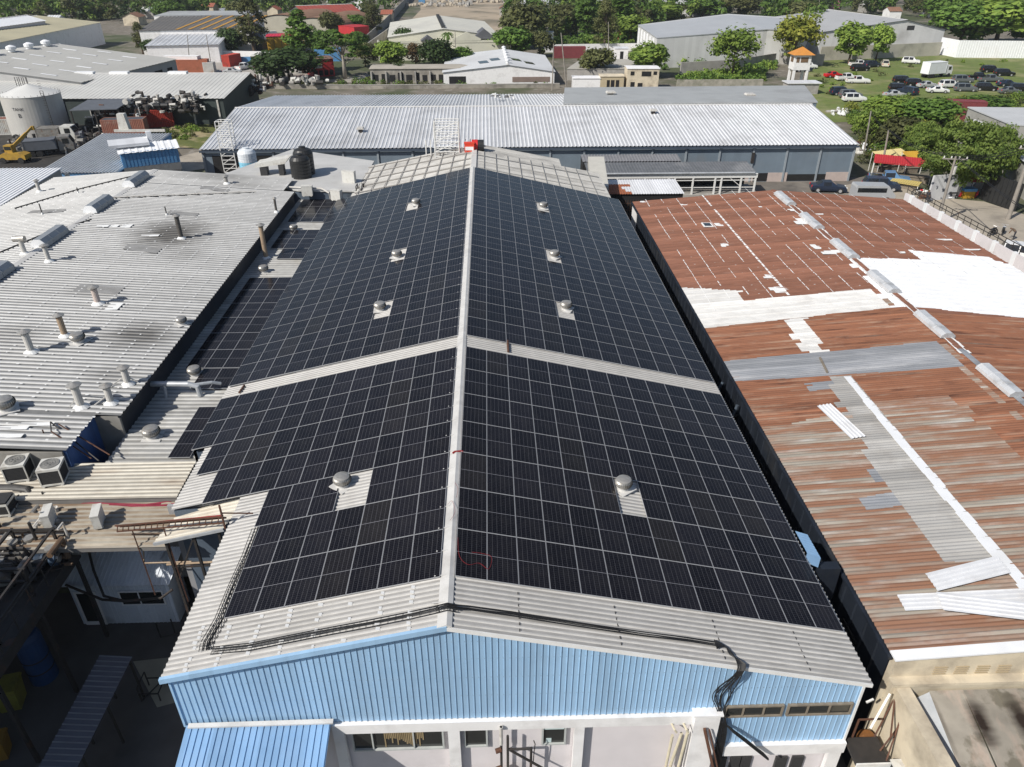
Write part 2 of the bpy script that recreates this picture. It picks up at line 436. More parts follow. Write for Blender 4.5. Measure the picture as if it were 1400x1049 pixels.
for i in range(22):
    x = -3.9+i*.062; bl.box(x, 15.472, 4.2+rng.uniform(0, .5), x+.045, 15.482, 5.1)
bl.build('thatch_reflection', [THATCH], w1)
bl = MB(); bl.box(1.58, 15.475, 4.92, 2.26, 15.488, 5.14); bl.box(1.66, 15.475, 4.2, 1.84, 15.488, 4.42)
bl.build('roller_blind', [pm('pale_blind', (.55, .66, .66), (.5, .6, .6), 3, .7)], w3)
OLDFRAME = pm('weathered_timber_frame', (.26, .22, .17), (.17, .145, .115), 5, .8)
window(7.66, 9.66, 5.46, 6.04, (8.3, 9.0), 15.44, OLDFRAME, .09)
window(9.80, 12.02, 5.46, 6.04, (10.5, 11.25), 15.44, OLDFRAME, .09)
d = MB()
for x in (7.85, 8.35, 8.75): d.box(x, 15.46, 1.0, x+.35, 15.55, 3.0)
d.build('louvre_door', [ACDARK], hall_)
d = MB()
for x in (10.0, 10.6):
    d.box(x, 15.46, 2.1, x+.42, 15.555, 2.9)
d.build('vent_grille', [ACDARK], hall_)
# blue lean-to canopy
cn = MB()
cn.corr((-10.3, 15.36, 5.86), (-5.55, 15.36, 5.86), (-10.3, 12.3, 5.04), .215, .035, RIB, 1)
cn.box(-10.3, 12.3, 4.93, -5.55, 12.36, 5.03)
for x in (-10.28, -5.63): cn.obox((x, 12.36, 4.93), (.06, 0, 0), (0, 3.0, .80), (0, 0, .1))
cn.build('canopy', [BLUECANOPY], hall_)
t = MB(); t.obox((-10.2, 15.22, 5.885), (4.75, 0, .03), (0, .14, .03), (0, 0, .06)); t.build('canopy_flashing', [RIDGE], hall_)

# cables: a bundle in a wire tray along the verge and over the edge
def bundle(name, path, n, spread, label, r=.017, mat=BLACKCABLE, jit=.006, tray=None):
    mb = MB(); rr = random.Random(11)
    pts = []
    path = [V(p) for p in path]
    for i in range(len(path)-1):
        L = (path[i+1]-path[i]).length; k = max(1, int(L/.5))
        for j in range(k): pts.append(path[i].lerp(path[i+1], j/k))
    pts.append(path[-1])
    for q in range(n):
        out = []; ph = rr.uniform(0, 6)
        for i, p in enumerate(pts):
            d = (pts[min(i+1, len(pts)-1)]-pts[max(i-1, 0)]); s_ = V((d.y, -d.x, 0))
            s_ = s_.normalized() if s_.length > .02 else V((1, 0, 0))
            out.append(p+s_*((q-(n-1)/2)*spread+rr.uniform(-jit, jit)+.018*math.sin(i*.55+ph))+V((0, 0, (q % 2)*r*1.2+rr.uniform(0, jit*.5))))
        mb.tube(out, r, 6)
    if tray:
        for i, p in enumerate(pts[:-1]):
            d = (pts[i+1]-p); s_ = V((d.y, -d.x, 0)).normalized()*(n*spread/2+.07)
            for k in range(3):
                c0 = p+d*(k/3)+V((0, 0, -.03)); mb.bar(c0-s_, c0+s_, .009, .009)
            for sgn in (-1, 1): mb.bar(p+s_*sgn+V((0, 0, -.02)), pts[i+1]+s_*sgn+V((0, 0, -.02)), .012, .03)
    o = mb.build(name, [mat])
    return tag(o, label, 'cables')
def onroof(u, v, dz=.1):
    a = HIT(u, v, (RX, 0, RZ+dz), (SL, 0, 1)); 
    if a.x < RX: a = HIT(u, v, (RX, 0, RZ+dz), (-SL, 0, 1))
    return a
left = [onroof(*p) for p in ((352, 722), (338, 760), (318, 805), (302, 845), (283, 878), (281, 889))]
bundle('cable_bundle', left, 5, .055, 'black cable bundle in a wire tray beside the left panel edge near the front corner', tray=True)
vl = [onroof(*p) for p in ((290, 889), (340, 884), (420, 868), (500, 853), (560, 841), (600, 832))]+[V((RX-.35, 15.93, RZ+.06)), V((RX, 15.93, RZ+.17)), V((RX+.3, 15.93, RZ+.06))]
bundle('cable_bundle', vl, 3, .05, 'thin black cable run along the left front verge up to the ridge', r=.015, tray=True)
vr = [V((RX-.2, 15.93, RZ+.13)), V((RX, 15.93, RZ+.18)), V((RX+.25, 15.93, RZ+.1))]+[onroof(*p) for p in ((640, 832), (700, 840), (760, 849), (820, 858), (880, 867), (940, 875), (978, 881))]
bundle('cable_bundle', vr, 6, .036, 'thick black cable bundle along the right front verge, between ridge and gable drop', r=.017, jit=.004)
dr = MB(); rr = random.Random(5)
e0 = onroof(978, 881, .12)
for q in range(9):
    k = q-4
    pts = [e0+V((0, k*.045, 0)), onroof(990+k*.6, 884, .13), onroof(998, 892+k*.8, .10), V((7.76+k*.03, 15.22, 8.40)), V((7.66+k*.03, 15.06, 8.1)),
           V((7.50+k*.07+rr.uniform(-.1, .1), 15.30, 7.2)), V((7.42+k*.085+rr.uniform(-.08, .08), 15.36, 6.6)), V((7.48+k*.04+rr.uniform(-.05, .05), 15.3, 6.0)), V((7.62+k*.03, 15.2, 5.3)), V((7.7+k*.035, 15.22, 4.4)), V((7.72+k*.03, 15.22, 2.0))]
    sm = []
    for i in range(len(pts)-1):
        for j in range(3):
            t_ = j/3; a0 = pts[max(i-1, 0)]; a1 = pts[i]; a2 = pts[i+1]; a3 = pts[min(i+2, len(pts)-1)]
            sm.append(.5*((2*a1)+(a2-a0)*t_+(2*a0-5*a1+4*a2-a3)*t_*t_+(3*a1-a0-3*a2+a3)*t_**3))
    dr.tube(sm, .017, 6)
tag(dr.build('cable_drop', [BLACKCABLE]), 'loose bunch of black cables hanging over the gable edge down the blue wall', 'cables')
ct = MB(); ct.bar((7.7, 15.3, 5.25), (9.15, 15.05, 3.9), .05); ct.bar((7.9, 15.0, 5.25), (9.3, 14.8, 3.9), .05)
for i in range(7):
    a = V((7.7, 15.3, 5.25)).lerp(V((9.15, 15.05, 3.9)), i/6); b_ = V((7.9, 15.0, 5.25)).lerp(V((9.3, 14.8, 3.9)), i/6); ct.bar(a, b_, .03)
for q in range(4): ct.tube([(7.75+q*.04, 15.2-q*.06, 5.3), (8.45+q*.04, 15.1-q*.06, 4.68), (9.2+q*.03, 15.0-q*.06, 3.95)], .022, 6)
tag(ct.build('cable_ladder', [BLACKCABLE]), 'slanting black cable ladder leaving the wall below the cable drop', 'cable ladder')
rb = MB(); rb.bar((6.95, 15.05, 5.35), (7.95, 14.75, 1.6), .09); rb.bar((7.12, 15.05, 5.3), (8.1, 14.75, 1.6), .05)
tag(rb.build('rusty_brace', [RUSTSTEEL]), 'rust red steel brace leaning against the white pillar of the front', 'steel brace')
tb = MB()
for x, z1, x2 in ((5.95, 4.85, 5.9), (6.25, 4.95, 6.05), (6.45, 4.95, 6.35)):
    tb.tube([(x, 15.18, z1), (x2, 15.14, 3.1), (x2+.12, 15.12, 2.7), (x2+.05, 15.12, 1.0)], .055, 8)
for x in (5.9, 6.3): tb.tube([(x, 15.3, 5.3), (x+.05, 15.05, 5.32), (x+.12, 15.05, 5.2)], .04, 6)
tag(tb.build('conduit_pipes', [pm('cream_conduit', (.62, .56, .42), (.5, .45, .34), 3, .5)]), 'three cream conduit pipes standing against the mauve wall by the pillar', 'pipes')
ps = MB()
for a, b_ in (((.1, 15.2, 5.55), (.1, 15.2, 1.5)), ((.32, 15.1, 5.2), (.32, 15.1, 2.9)), ((.32, 15.1, 4.45), (1.12, 15.1, 4.45)), ((1.12, 15.1, 4.5), (1.12, 15.1, 2.8)), ((.4, 15.1, 4.4), (1.9, 15.0, 3.1))):
    ps.tube([a, b_], .045, 8)
ps.tube([(1.2, 15.1, 3.6), (1.22, 15.08, 4.3), (1.25, 15.1, 4.7), (1.2, 15.1, 4.9)], .018, 6)
for z in (4.35, 3.3): ps.tube([(-.1, 15.1, z), (.1, 15.15, z+.03)], .09, 8, 1)
ps.tube([(.1, 15.2, 5.55), (.1, 15.2, 4.6)], .062, 8, 2)
ps.box(-.25, 14.7, 2.7, .75, 15.25, 3.1, 3)
tag(ps.build('pipe_stand', [STEEL_D, RUSTSTEEL, PIPEGREY, ACWHITE]), 'black pipe frame with valves standing before the mauve front wall', 'pipe frame')

# ---------------------------------------------------------------- solar panels
PW, PL, CP = 1.056, 2.248, 1.0685      # panel width, length, pitch up the slope
def panel_geo(frame, cells, M, uvs):
    """one module in local space (x across, y along), appended through matrix M"""
    w, l, h, b = PW/2, PL/2, .038, .011
    def q(a): return M @ V(a)
    o = [(-w, -l), (w, -l), (w, l), (-w, l)]; i_ = [(-w+b, -l+b), (w-b, -l+b), (w-b, l-b), (-w+b, l-b)]
    vs = [q((x, y, h)) for x, y in o]+[q((x, y, h)) for x, y in i_]+[q((x, y, 0)) for x, y in o]
    fs = [(k, (k+1) % 4, 4+(k+1) % 4, 4+k) for k in range(4)]+[(8+k, 8+(k+1) % 4, (k+1) % 4, k) for k in range(4)]+[(11, 10, 9, 8)]
    frame.add(vs, fs, 0)
    cells.add([q((x, y, h-.004)) for x, y in i_], [(0, 1, 2, 3)], 1)
def cells_uv(me, nfirst=0):
    uv = me.uv_layers.new(name='UVMap')
    for p in me.polygons:
        if p.material_index == 1 or len(me.materials) == 1:
            for li, c_ in zip(p.loop_indices, ((0, 0), (6, 0), (6, 24), (0, 24))): uv.data[li].uv = c_
_fm, _cm = MB(), MB(); panel_geo(_fm, _cm, Matrix.Identity(4), None)
FRAME_ME = _fm.mesh('panel_frame', [ALU]); _cm.m = [0]; CELL_ME = _cm.mesh('cell_sheet', [CELLS]); cells_uv(CELL_ME)
panels = []        # (matrix, label, group)
cosr = 1/math.sqrt(1+SL*SL)
def slope_mat(x, y, side, dz=.085):
    a = math.atan(SL)*side
    return Matrix.Translation(roofpt(x, y, dz)) @ Matrix.Rotation(a, 4, 'Y')
def rowcol(x0, dirn, ncol, rows, y0, pitch, side, where, skip=(), shift={}):
    for j in rows:
        for i in range(ncol[j] if hasattr(ncol, '__getitem__') else ncol):
            if (i, j) in skip: continue
            x = x0+dirn*(i+.5)*CP*cosr+shift.get(j, lambda i: 0)(i)
            panels.append((slope_mat(x, y0+(j+.5)*pitch, side), (where, i+1, j+1)))
NR, NL, FR_, FL_ = 'front right slope', 'front left slope', 'rear right slope', 'rear left slope'
R0 = RX+.17; L0 = RX-.30
rowcol(R0, 1, 13, range(7), 17.28, 2.268, 1, NR, {(6, 2)})
rowcol(L0, -1, {0: 7, 1: 7, 2: 7, 3: 10, 4: 11, 5: 12, 6: 12}, range(7), 17.28, 2.268, -1, NL, {(3, 2)}, {2: lambda i: -.22 if i > 3 else 0})
rowcol(R0, 1, 13, range(15), 34.45, 2.265, 1, FR_, {(5, 2), (5, 6), (5, 11)})
rowcol(L0, -1, 12, range(15), 34.45, 2.265, -1, FL_, {(4, 2), (4, 6), (4, 11)})
LOWZ = 6.66
def lowmat(x, y): return Matrix.Translation((x, y, LOWZ+.10))
for nm, cols, y0, rows in (('A', [-17.6, -16.53, -15.46], 64.3, 3), ('B', [-17.45, -16.38, -15.31], 57.6, 2), ('B2', [-16.38, -15.31], 55.3, 1), ('C', [-17.4, -16.33, -15.26], 37.85, 6), ('C2', [-16.33, -15.26], 35.5, 1), ('D', [-15.2], 29.05, 2)):
    for j in range(rows):
        for i, x in enumerate(cols): panels.append((lowmat(x, y0+(j+.5)*2.27), ('low roof'+nm, i+1, j+1)))
def plabel(w):
    wh, i, j = w
    if wh.startswith('low'):
        k = wh[8:]
        side = {1: 'first', 2: 'second', 3: 'third'}[i]
        blk = {'A': 'farthest block', 'B': 'middle block', 'B2': 'pair before middle block', 'C': 'long shaded block', 'C2': 'pair ending long block', 'D': 'near two-panel strip'}[k]
        return 'solar panel on low roof, %s, %s row from front, %s from left' % (blk, ordinal(j), side)
    edge = 'gable' if wh.startswith('front') else 'walkway'
    return 'solar panel on %s, %s row from the %s, %s from the ridge' % (wh, ordinal(j), edge, ordinal(i))
panels.sort(key=lambda t: (t[0].translation-CAM).length)
GROUP = 'dark solar panels on the hall roofs'
for M, w in panels[:300]:
    o = link('solar_module', FRAME_ME); o.matrix_world = M; o.rotation_mode = 'XYZ'
    tag(o, plabel(w), 'solar panel', GROUP)
    c_ = link('cell_sheet', CELL_ME, o)
rest = MB(); rc = MB()
for M, w in panels[300:]: panel_geo(rest, rc, M, None)
rest.add(rc.v, rc.f, 1)
o = rest.build('distant_solar_modules', [ALU, CELLS]); cells_uv(o.data)
tag(o, 'rows of small dark solar panels covering the rear of the hall roof', 'solar panels', kind='stuff')
# mounting rails seen between the rows
# ---------------------------------------------------------------- turbine ventilators
def make_vent():
    t = thing('turbine_vent', 'x', 'roof vent')
    b = MB(); b.box(-.45, -.45, -.02, .45, .45, .03); b.lathe((0, 0, .02), [(.30, 0), (.29, .16), (.36, .18)], 20)
    b.build('base', [RIDGE], t, local=True)
    h = MB()
    for k in range(26):      # curved vanes
        a = 2*math.pi*k/26
        pr = [(.33, .19), (.405, .28), (.425, .36), (.405, .45), (.34, .53)]
        for (r0, z0), (r1, z1) in zip(pr, pr[1:]):
            for rr_, da in ((0, .0),):
                a2 = a+.21
                h.add([(r0*math.cos(a), r0*math.sin(a), z0), (r0*.93*math.cos(a2), r0*.93*math.sin(a2), z0), (r1*.93*math.cos(a2), r1*.93*math.sin(a2), z1), (r1*math.cos(a), r1*math.sin(a), z1)], [(0, 1, 2, 3)])
    h.lathe((0, 0, 0), [(.31, .18), (.36, .3), (.37, .4), (.30, .54)], 20, 1)
    h.lathe((0, 0, .52), [(.345, 0), (.34, .03), (.25, .065), (.05, .09), (.001, .092)], 24)
    h.build('head', [ZINC, pm('vent_shadow_gap', (.22, .20, .17), (.15, .14, .12), 6, .6)], t, local=True, smooth=False)
    return t
VENT = make_vent(); first_vent = [True]
def vent(p, label, scale=1.0, rzz=0.0):
    if first_vent[0]:
        first_vent[0] = False; o = VENT; o.location = p; o.scale = (scale,)*3; o.rotation_euler = (0, 0, rzz); o['label'] = label; o['group'] = 'turbine roof vents'; return o
    return dup(VENT, p, rzz, scale, label, 'turbine roof vents')
for u, v_, lb in ((852, 668, 'round metal turbine vent in the gap among the front right solar panels'), (469, 664, 'round metal turbine vent in the white gap among the front left solar panels'),
                  (774, 423, 'turbine vent in the nearest gap of the rear right solar panels'), (758, 352, 'turbine vent in the middle gap of the rear right solar panels'), (743, 285, 'turbine vent in the farthest gap of the rear right panels'),
                  (520, 424, 'turbine vent in the nearest gap of the rear left solar panels'), (543, 352, 'turbine vent in the middle gap of the rear left solar panels'), (569, 280, 'turbine vent in the farthest gap of the rear left panels')):
    p = onroof(u, v_, .05); vent(p, lb, .88, u)
# red leads
rc_ = bundle('red_cable', [onroof(*p) for p in ((619, 620), (622, 618), (630, 617), (633, 618))], 3, .03, 'short red cable crossing the ridge cap half way along the near panels', .02, REDCABLE)
def smooth(pts, k=5):
    out = []
    for i in range(len(pts)-1):
        a0 = pts[max(i-1, 0)]; a1 = pts[i]; a2 = pts[i+1]; a3 = pts[min(i+2, len(pts)-1)]
        for j in range(k):
            t_ = j/k; out.append(.5*((2*a1)+(a2-a0)*t_+(2*a0-5*a1+4*a2-a3)*t_*t_+(3*a1-a0-3*a2+a3)*t_**3))
    return out+[pts[-1]]
rr = MB()
for pts in (((626, 735), (628, 760), (640, 772), (655, 770), (668, 778), (672, 762), (660, 757), (645, 755)), ((612, 690), (618, 685), (622, 700), (615, 712)), ((622, 660), (626, 668), (624, 680))):
    rr.tube(smooth([onroof(*p, .16) for p in pts]), .0055, 6)
tag(rr.build('red_cable', [REDCABLE]), 'thin curled red lead lying on the corner panel by the ridge', 'cable')
rr = MB(); rr.tube([onroof(694, 466, .1), onroof(695, 481, .1)], .06, 6); tag(rr.build('red_conduit', [RUSTSTEEL]), 'short brown red conduit crossing the white walkway near the ridge', 'conduit')
rr = MB(); a = onroof(327, 537, .1); b_ = onroof(334, 527, .1); rr.tube([a, b_], .06, 6); tag(rr.build('brown_conduit', [RUSTSTEEL]), 'short brown conduit crossing the left end of the white walkway', 'conduit')
# ================================================================ left side: grey ribbed hall, low roof, cream lean-tos, dark yard
LX, LZ, LS = -33.0, 9.0, .069
def lz(x): return LZ-LS*abs(x-LX)
def onleft(u, v, dz=.04):
    a = HIT(u, v, (LX, 0, LZ+dz), (LS, 0, 1))
    if a.x < LX: a = HIT(u, v, (LX, 0, LZ+dz), (-LS, 0, 1))
    return a
lroot = V((-33, 26.8, 0))
lh = thing('grey_roofed_hall', 'wide workshop hall with ribbed light grey roof full of vent pipes, left side', 'workshop', lroot)
sp = []
for (u, v), rx, ry, st in (((232, 320), 3.4, 4.4, 1.0), ((190, 458), 2.6, 2.2, .85), ((150, 512), 1.6, 1.0, .45), ((300, 240), 5.0, 2.4, .45), ((25, 455), 2.2, 1.6, .35), ((330, 252), 4, 1.2, .4), ((120, 400), 1.8, 1.0, .3), ((255, 345), 2.0, 2.0, .35)):
    p = onleft(u, v); sp.append((p.x-lroot.x, p.y-lroot.y, rx, ry, st))
LROOF = pm('sooty_grey_sheet', (.465, .465, .46), (.385, .385, .38), 2.0, .5, dirt=(.28, .275, .26), dscale=.13, dlo=.55, dhi=.8, dmax=.5, sheet=(1, .88, .10), spec=.5, spots=sp)
LPAN = pm('sooty_pan', (.25, .25, .245), (.195, .195, .19), 2.0, .6, dirt=(.15, .145, .135), dscale=.13, dlo=.5, dhi=.8, dmax=.55, sheet=(1, .88, .10), spots=sp)  # pan darker than the rib tone; soot spots on both
r = MB()
def lr(mb, x0, x1, y0, y1, **k):
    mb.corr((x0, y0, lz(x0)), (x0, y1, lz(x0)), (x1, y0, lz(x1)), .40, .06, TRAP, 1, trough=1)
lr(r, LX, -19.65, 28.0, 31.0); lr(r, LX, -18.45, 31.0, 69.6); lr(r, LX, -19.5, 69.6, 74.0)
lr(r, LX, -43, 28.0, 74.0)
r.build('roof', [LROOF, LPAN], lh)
rc = MB()
for y0, y1 in ((28.0, 40), (40.02, 52), (52.02, 64), (64.02, 74.0)):
    rc.prism([(LX-.35, y0, lz(LX-.35)+.05), (LX, y0, LZ+.1), (LX+.35, y0, lz(LX+.35)+.05), (LX+.35, y0, lz(LX)-.02), (LX-.35, y0, LZ-.02)], (0, y1-y0, 0))
rc.build('ridge_cap', [RIDGE], lh)
# sealed screw lines and patches
s = MB(); rng = random.Random(9)
for i in range(19):
    x = -19.6-i*1.22
    if x > LX or True:
        y = 28+.40*.76
        while y < 73:
            if rng.random() < .62:
                z = lz(x)+.064; w = rng.uniform(.03, .085)
                s.add([(x-w, y-.05, z+w*LS*(1 if x > LX else -1)), (x+w, y-.05, z-w*LS*(1 if x > LX else -1)), (x+w, y+.05, z-w*LS*(1 if x > LX else -1)), (x-w, y+.05, z+w*LS*(1 if x > LX else -1))], [(0, 1, 2, 3)])
            y += .40
for (u, v), w, l in (((140, 309), .5, .25), ((155, 309), .4, .3), ((173, 309), .4, .4), ((205, 322), .7, .2), ((156, 419), .4, .5), ((15, 585), .8, .15), ((10, 596), .7, .15), ((50, 580), .8, .15)):
    p = onleft(u, v, .055); s.box(p.x-w, p.y-l, p.z, p.x+w, p.y+l, p.z+.004)
s.build('sealant', [SEAL], lh)
for a, b, wd in (((172, 337), (218, 343), 1.1), ((230, 290), (270, 294), .9), ((104, 394), (165, 398), 1.2), ((40, 290), (88, 288), .9), ((274, 256), (312, 261), .8)):
    s = MB(); p, q = onleft(*a, .055), onleft(*b, .055); s.obox(p-V((0, wd/2, 0)), q-p, (0, wd, 0), (0, 0, .006)); s.build('roof_patch', [PATCH], lh)
w = MB()
w.box(-18.8, 31.2, 0, -18.6, 69.5, lz(-18.6)-.08, 0); w.box(-19.95, 28.2, 0, -19.8, 31.2, lz(-19.8)-.08, 1); w.box(-19.8, 31.05, 0, -18.6, 31.2, lz(-18.6)-.1, 2)
w.box(-42.8, 28.1, 0, -19.95, 28.3, 7.9, 2); w.box(-42.8, 73.6, 0, -19.8, 73.8, 7.9, 2); w.box(-42.9, 28.3, 0, -42.7, 73.6, 8.1, 2)
w.build('wall', [ALLEYWALL, pm('deep_blue_sheet', (.06, .13, .33), (.05, .11, .27), 2, .5, sheet=(1, .3, .2)), pm('weathered_grey_wall', (.30, .29, .27), (.2, .19, .17), 1, .8)], lh)
g = MB(); g.box(-18.62, 31.0, lz(-18.45)-.14, -18.42, 69.5, lz(-18.45)-.02); g.build('gutter', [ALLEYWALL], lh)
# ridge ventilators
def ridge_vent(name, a, b, w, h, label, mats, group, zfun):
    a, b = V(a), V(b); d = b-a; d.normalize(); sd = V((d.y, -d.x, 0))
    t = thing(name, label, 'ridge vent', a, 0, group)
    prof = [(-w/2, .02), (-w*.46, h*.55), (-w*.22, h), (w*.22, h), (w*.46, h*.55), (w/2, .02)]
    mb = MB()
    L = (b-a).length; n = max(2, int(L/.9))
    for k in range(n):       # lapped hood sections with a small lip at each joint
        p0 = a+d*(L*k/n); l = L/n-.02
        mb.prism([p0+sd*x+V((0, 0, z)) for x, z in prof], d*l)
        pr2 = [(x*1.03, z*1.03) for x, z in prof]
        mb.prism([p0+d*(l-.05)+sd*x+V((0, 0, z)) for x, z in pr2], d*.06)
    mb.build('hood', [mats[0]], t)
    for p0 in (a-d*.03, b):
        e = MB(); e.prism([p0+sd*x*.98+V((0, 0, z*.98)) for x, z in prof], d*.03); e.build('end_plate', [mats[1]], t)
    return t
LV = [((176, 252), (200, 238)), ((125, 287), (153, 271)), ((55, 334), (89, 313)), ((-6, 384), (16, 363))]
HOODG = pm('grey_hood', (.34, .36, .38), (.28, .30, .32), 2, .45, .2)
for i, (a, b) in enumerate(LV):
    ya, yb = P(*a, 9.3).y, P(*b, 9.3).y
    ridge_vent('ridge_vent', (LX, ya, 9.02), (LX, yb, 9.02), 1.15, .62, ['grey ridge vent with white end on the left hall, farthest of the row', 'grey ridge vent with white end on the left hall, second from the far end', 'grey ridge vent with white end on the left hall, third from the far end', 'grey ridge vent at the left picture edge on the left hall ridge'][i], [HOODG, BRIGHTWHITE], 'ridge vents of the grey hall', None)
# vent pipes
def pipe(base, top, r, mat, label, cap='hat', plane=onleft, group='vent pipes on the grey hall', arm=None, fixh=None):
    p = plane(*base); h = fixh or (PY(top[0], top[1], p.y).z-p.z)
    h = max(.4, h)
    t = thing('vent_pipe', label, 'vent pipe', p, 0, group)
    m = MB(); m.tube([p-V((0, 0, .1)), p+V((0, 0, h))], r, 14)
    m.build('pipe', [mat], t)
    f = MB(); f.lathe(p-V((0, 0, .03)), [(r*2.2, 0), (r*1.9, .05), (r*1.15, .16), (r*1.1, .18)], 14); f.build('flashing', [SEAL], t)
    c = MB()
    if cap == 'hat':
        for k in range(3):
            a = k*2.1; c.bar(p+V((math.cos(a)*r, math.sin(a)*r, h-.05)), p+V((math.cos(a)*r*1.3, math.sin(a)*r*1.3, h+.14)), .03)
        c.lathe(p+V((0, 0, h+.1)), [(r*1.9, 0), (r*1.85, .03), (r*.3, .15), (.01, .16)], 16)
        c.build('rain_cap', [ZINC], t)
    elif cap == 'tee':
        c.tube([p+V((-.45, 0, h)), p+V((.35, 0, h+.02))], r*1.25, 12); c.build('tee_head', [ZINC], t)
    if arm:
        b = MB()
        for dx, dy in arm: b.bar(p+V((dx, dy, .05)), p+V((0, 0, h*.55)), .05)
        b.build('brace', [PIPEGREY], t)
    return t
pipe((248, 326), (241, 297), .17, SOOTPIPE, 'dark sooty vent pipe standing in a round soot stain on the left hall roof')
pipe((134, 415), (130, 401), .19, pm('pinkish_pipe', (.6, .5, .45), (.5, .42, .38), 3, .6), 'short pinkish vent pipe beside a grey roof patch', fixh=1.0)
pipe((89, 459), (85, 441), .17, RUSTPIPE, 'cream brown vent pipe near the low turbine vent on the left roof', fixh=1.2)
pipe((43, 481), (34, 456), .19, PIPEGREY, 'tall white vent pipe on a white patch at the left edge')
pipe((34, 347), (25, 327), .17, PIPEGREY, 'white vent pipe with a wide T shaped head left of the ridge', 'tee')
pipe((67, 357), (60, 338), .16, PIPEGREY, 'white vent pipe just right of the ridge vent on the left hall')
pipe((111, 556), (104, 529), .19, PIPEGREY, 'white braced vent pipe, leftmost of the three by the blue walled corner', arm=((.9, .7), (-.5, -.1)))
pipe((152, 551), (147, 530), .17, PIPEGREY, 'white braced vent pipe, middle of the three by the blue walled corner', arm=((-.7, -.3),))
pipe((175, 525), (170, 505), .17, PIPEGREY, 'white braced vent pipe, farthest of the three by the blue walled corner', arm=((-.8, -.4), (.5, .1)))
pipe((228, 294), (222, 285), .05, SOOTPIPE, 'thin black pipe stub by a grey patch near the far end of left roof', None, fixh=.7)
pipe((58, 293), (54, 285), .05, SOOTPIPE, 'thin black pipe stub standing on the left slope beyond the ridge', None, fixh=.9)
pipe((107, 264), (105, 258), .05, SOOTPIPE, 'tiny black pipe stub on the far left slope', None, fixh=.5)
pipe((54, 262), (52, 254), .15, PIPEGREY, 'short white vent pipe on the far left slope by the black conduit', fixh=.9)
pipe((310, 251), (308, 246), .16, ZINC, 'short zinc vent stub on a dark patch at the rear of the left roof', fixh=.6)
pipe((378, 290), (375, 277), .1, SOOTPIPE, 'thin grey vent pipe with hat at the far right edge of left roof', fixh=1.1)
ONLOW = lambda u, v: P(u, v, LOWZ+.04)
pipe((364, 353), (359, 310), .18, RUSTPIPE, 'tall brown vent pipe rising from the low roof beside the solar panels', plane=ONLOW, fixh=2.6)
for u, v, lb, sc_ in ((10, 560, 'dull turbine vent at the left picture edge on the left hall roof', 1.15), (108, 468, 'dull turbine vent right of the cream brown pipe on the left hall roof', 1.0), (249, 443, 'low rusty vent cowl at the eave of left hall roof', .8)):
    vent(onleft(u, v), lb, sc_, u)
for u, v, lb, sc_ in ((209, 598, 'turbine vent on the low roof beside the near two-panel strip', 1.05), (267, 513, 'turbine vent in the notch of long shaded panel block on the low roof', .95), (361, 372, 'turbine vent on the bare strip between panel blocks of the low roof', .9), (402, 315, 'turbine vent on the low roof before the farthest panel block', .85), (222, 512, 'rusty turbine vent in the shade under the left hall eave', .8)):
    vent(ONLOW(u, v), lb, sc_, u)
for ps_, lb in (([(0, 345), (60, 320), (125, 300)], 'thin dark conduit on the left slope of the grey hall, nearer the ridge vents'), ([(20, 285), (110, 258), (180, 241)], 'thin dark conduit on the left slope of the grey hall, farther from the ridge')):
    mbp = MB(); mbp.tube([onleft(*q_, .1) for q_ in ps_], .05, 6); tag(mbp.build('roof_conduit', [STEEL_D]), lb, 'conduit')
mbp = MB(); mbp.tube([onleft(156, 270, .12), onleft(250, 266, .12), onleft(350, 262, .12)], .08, 6, 0)
for i in range(24): p = onleft(158+i*8, 271-i*.35, .05); mbp.box(p.x-.12, p.y-.1, p.z, p.x+.12, p.y+.1, p.z+.08, 1)
mbp.tube([P(350, 262, 8), P(395, 256, 7.9), P(440, 258, 7.9), P(450, 264, 7.8), P(452, 272, 7.2)], .09, 8, 0)
tag(mbp.build('roof_pipeline', [PIPEGREY, STEEL_D]), 'pale pipe on dark blocks crossing the rear of the left roof and curving down', 'pipe')
# ---------------------------------------------------------------- low roof between the halls
LOWM = pm('low_roof_sheet', (.50, .495, .475), (.38, .375, .36), 1.6, .5, dirt=(.25, .22, .15), dscale=.35, dlo=.5, dhi=.8, dmax=.6, sheet=(1, .88, .14))
LPAN2 = pm('low_pan', (.34, .335, .32), (.26, .255, .24), 1.6, .6, dirt=(.17, .15, .10), dscale=.35, dlo=.5, dhi=.8, dmax=.6, sheet=(1, .88, .14))
lo = thing('low_annexe', 'low ribbed annexe roof in the gap between the grey hall and the solar hall', 'annexe', (-16.4, 29.4, 0))
r = MB(); r.corr((-18.6, 28.6, LOWZ+.06), (-18.6, 72, LOWZ+.06), (-14.2, 28.6, LOWZ-.02), .38, .055, TRAP, 1, trough=1); r.build('roof', [LOWM, LPAN2], lo)
w = MB(); w.box(-18.55, 28.7, 0, -14.3, 28.8, LOWZ-.06); w.box(-18.5, 71.8, 0, -14.6, 71.95, LOWZ-.06); w.build('wall', [DARKSHEET], lo)
fl = MB()
fl.tube([V((-18.6, 34.9, 7.5)), V((-16.6, 34.9, 7.45)), V((-16.15, 34.9, 7.3)), V((-16.1, 34.9, 6.7))], .15, 12)
fl.tube([V((-17.9, 34.9, 7.5)), V((-17.9, 34.7, 6.7))], .09, 10)
fl.tube([V((-16.3, 34.9, 7.4)), V((-15.5, 35.3, 7.3)), V((-15.1, 35.5, 7.1))], .09, 10)
for x in (-18.3, -17.2, -16.5): fl.lathe((x, 34.9, 7.3), [(.01, 0), (.01, .01)], 6)
tag(fl.build('flue_pipe', [GALV]), 'galvanised elbow flue pipe crossing above the low roof near the turbine vent', 'flue')
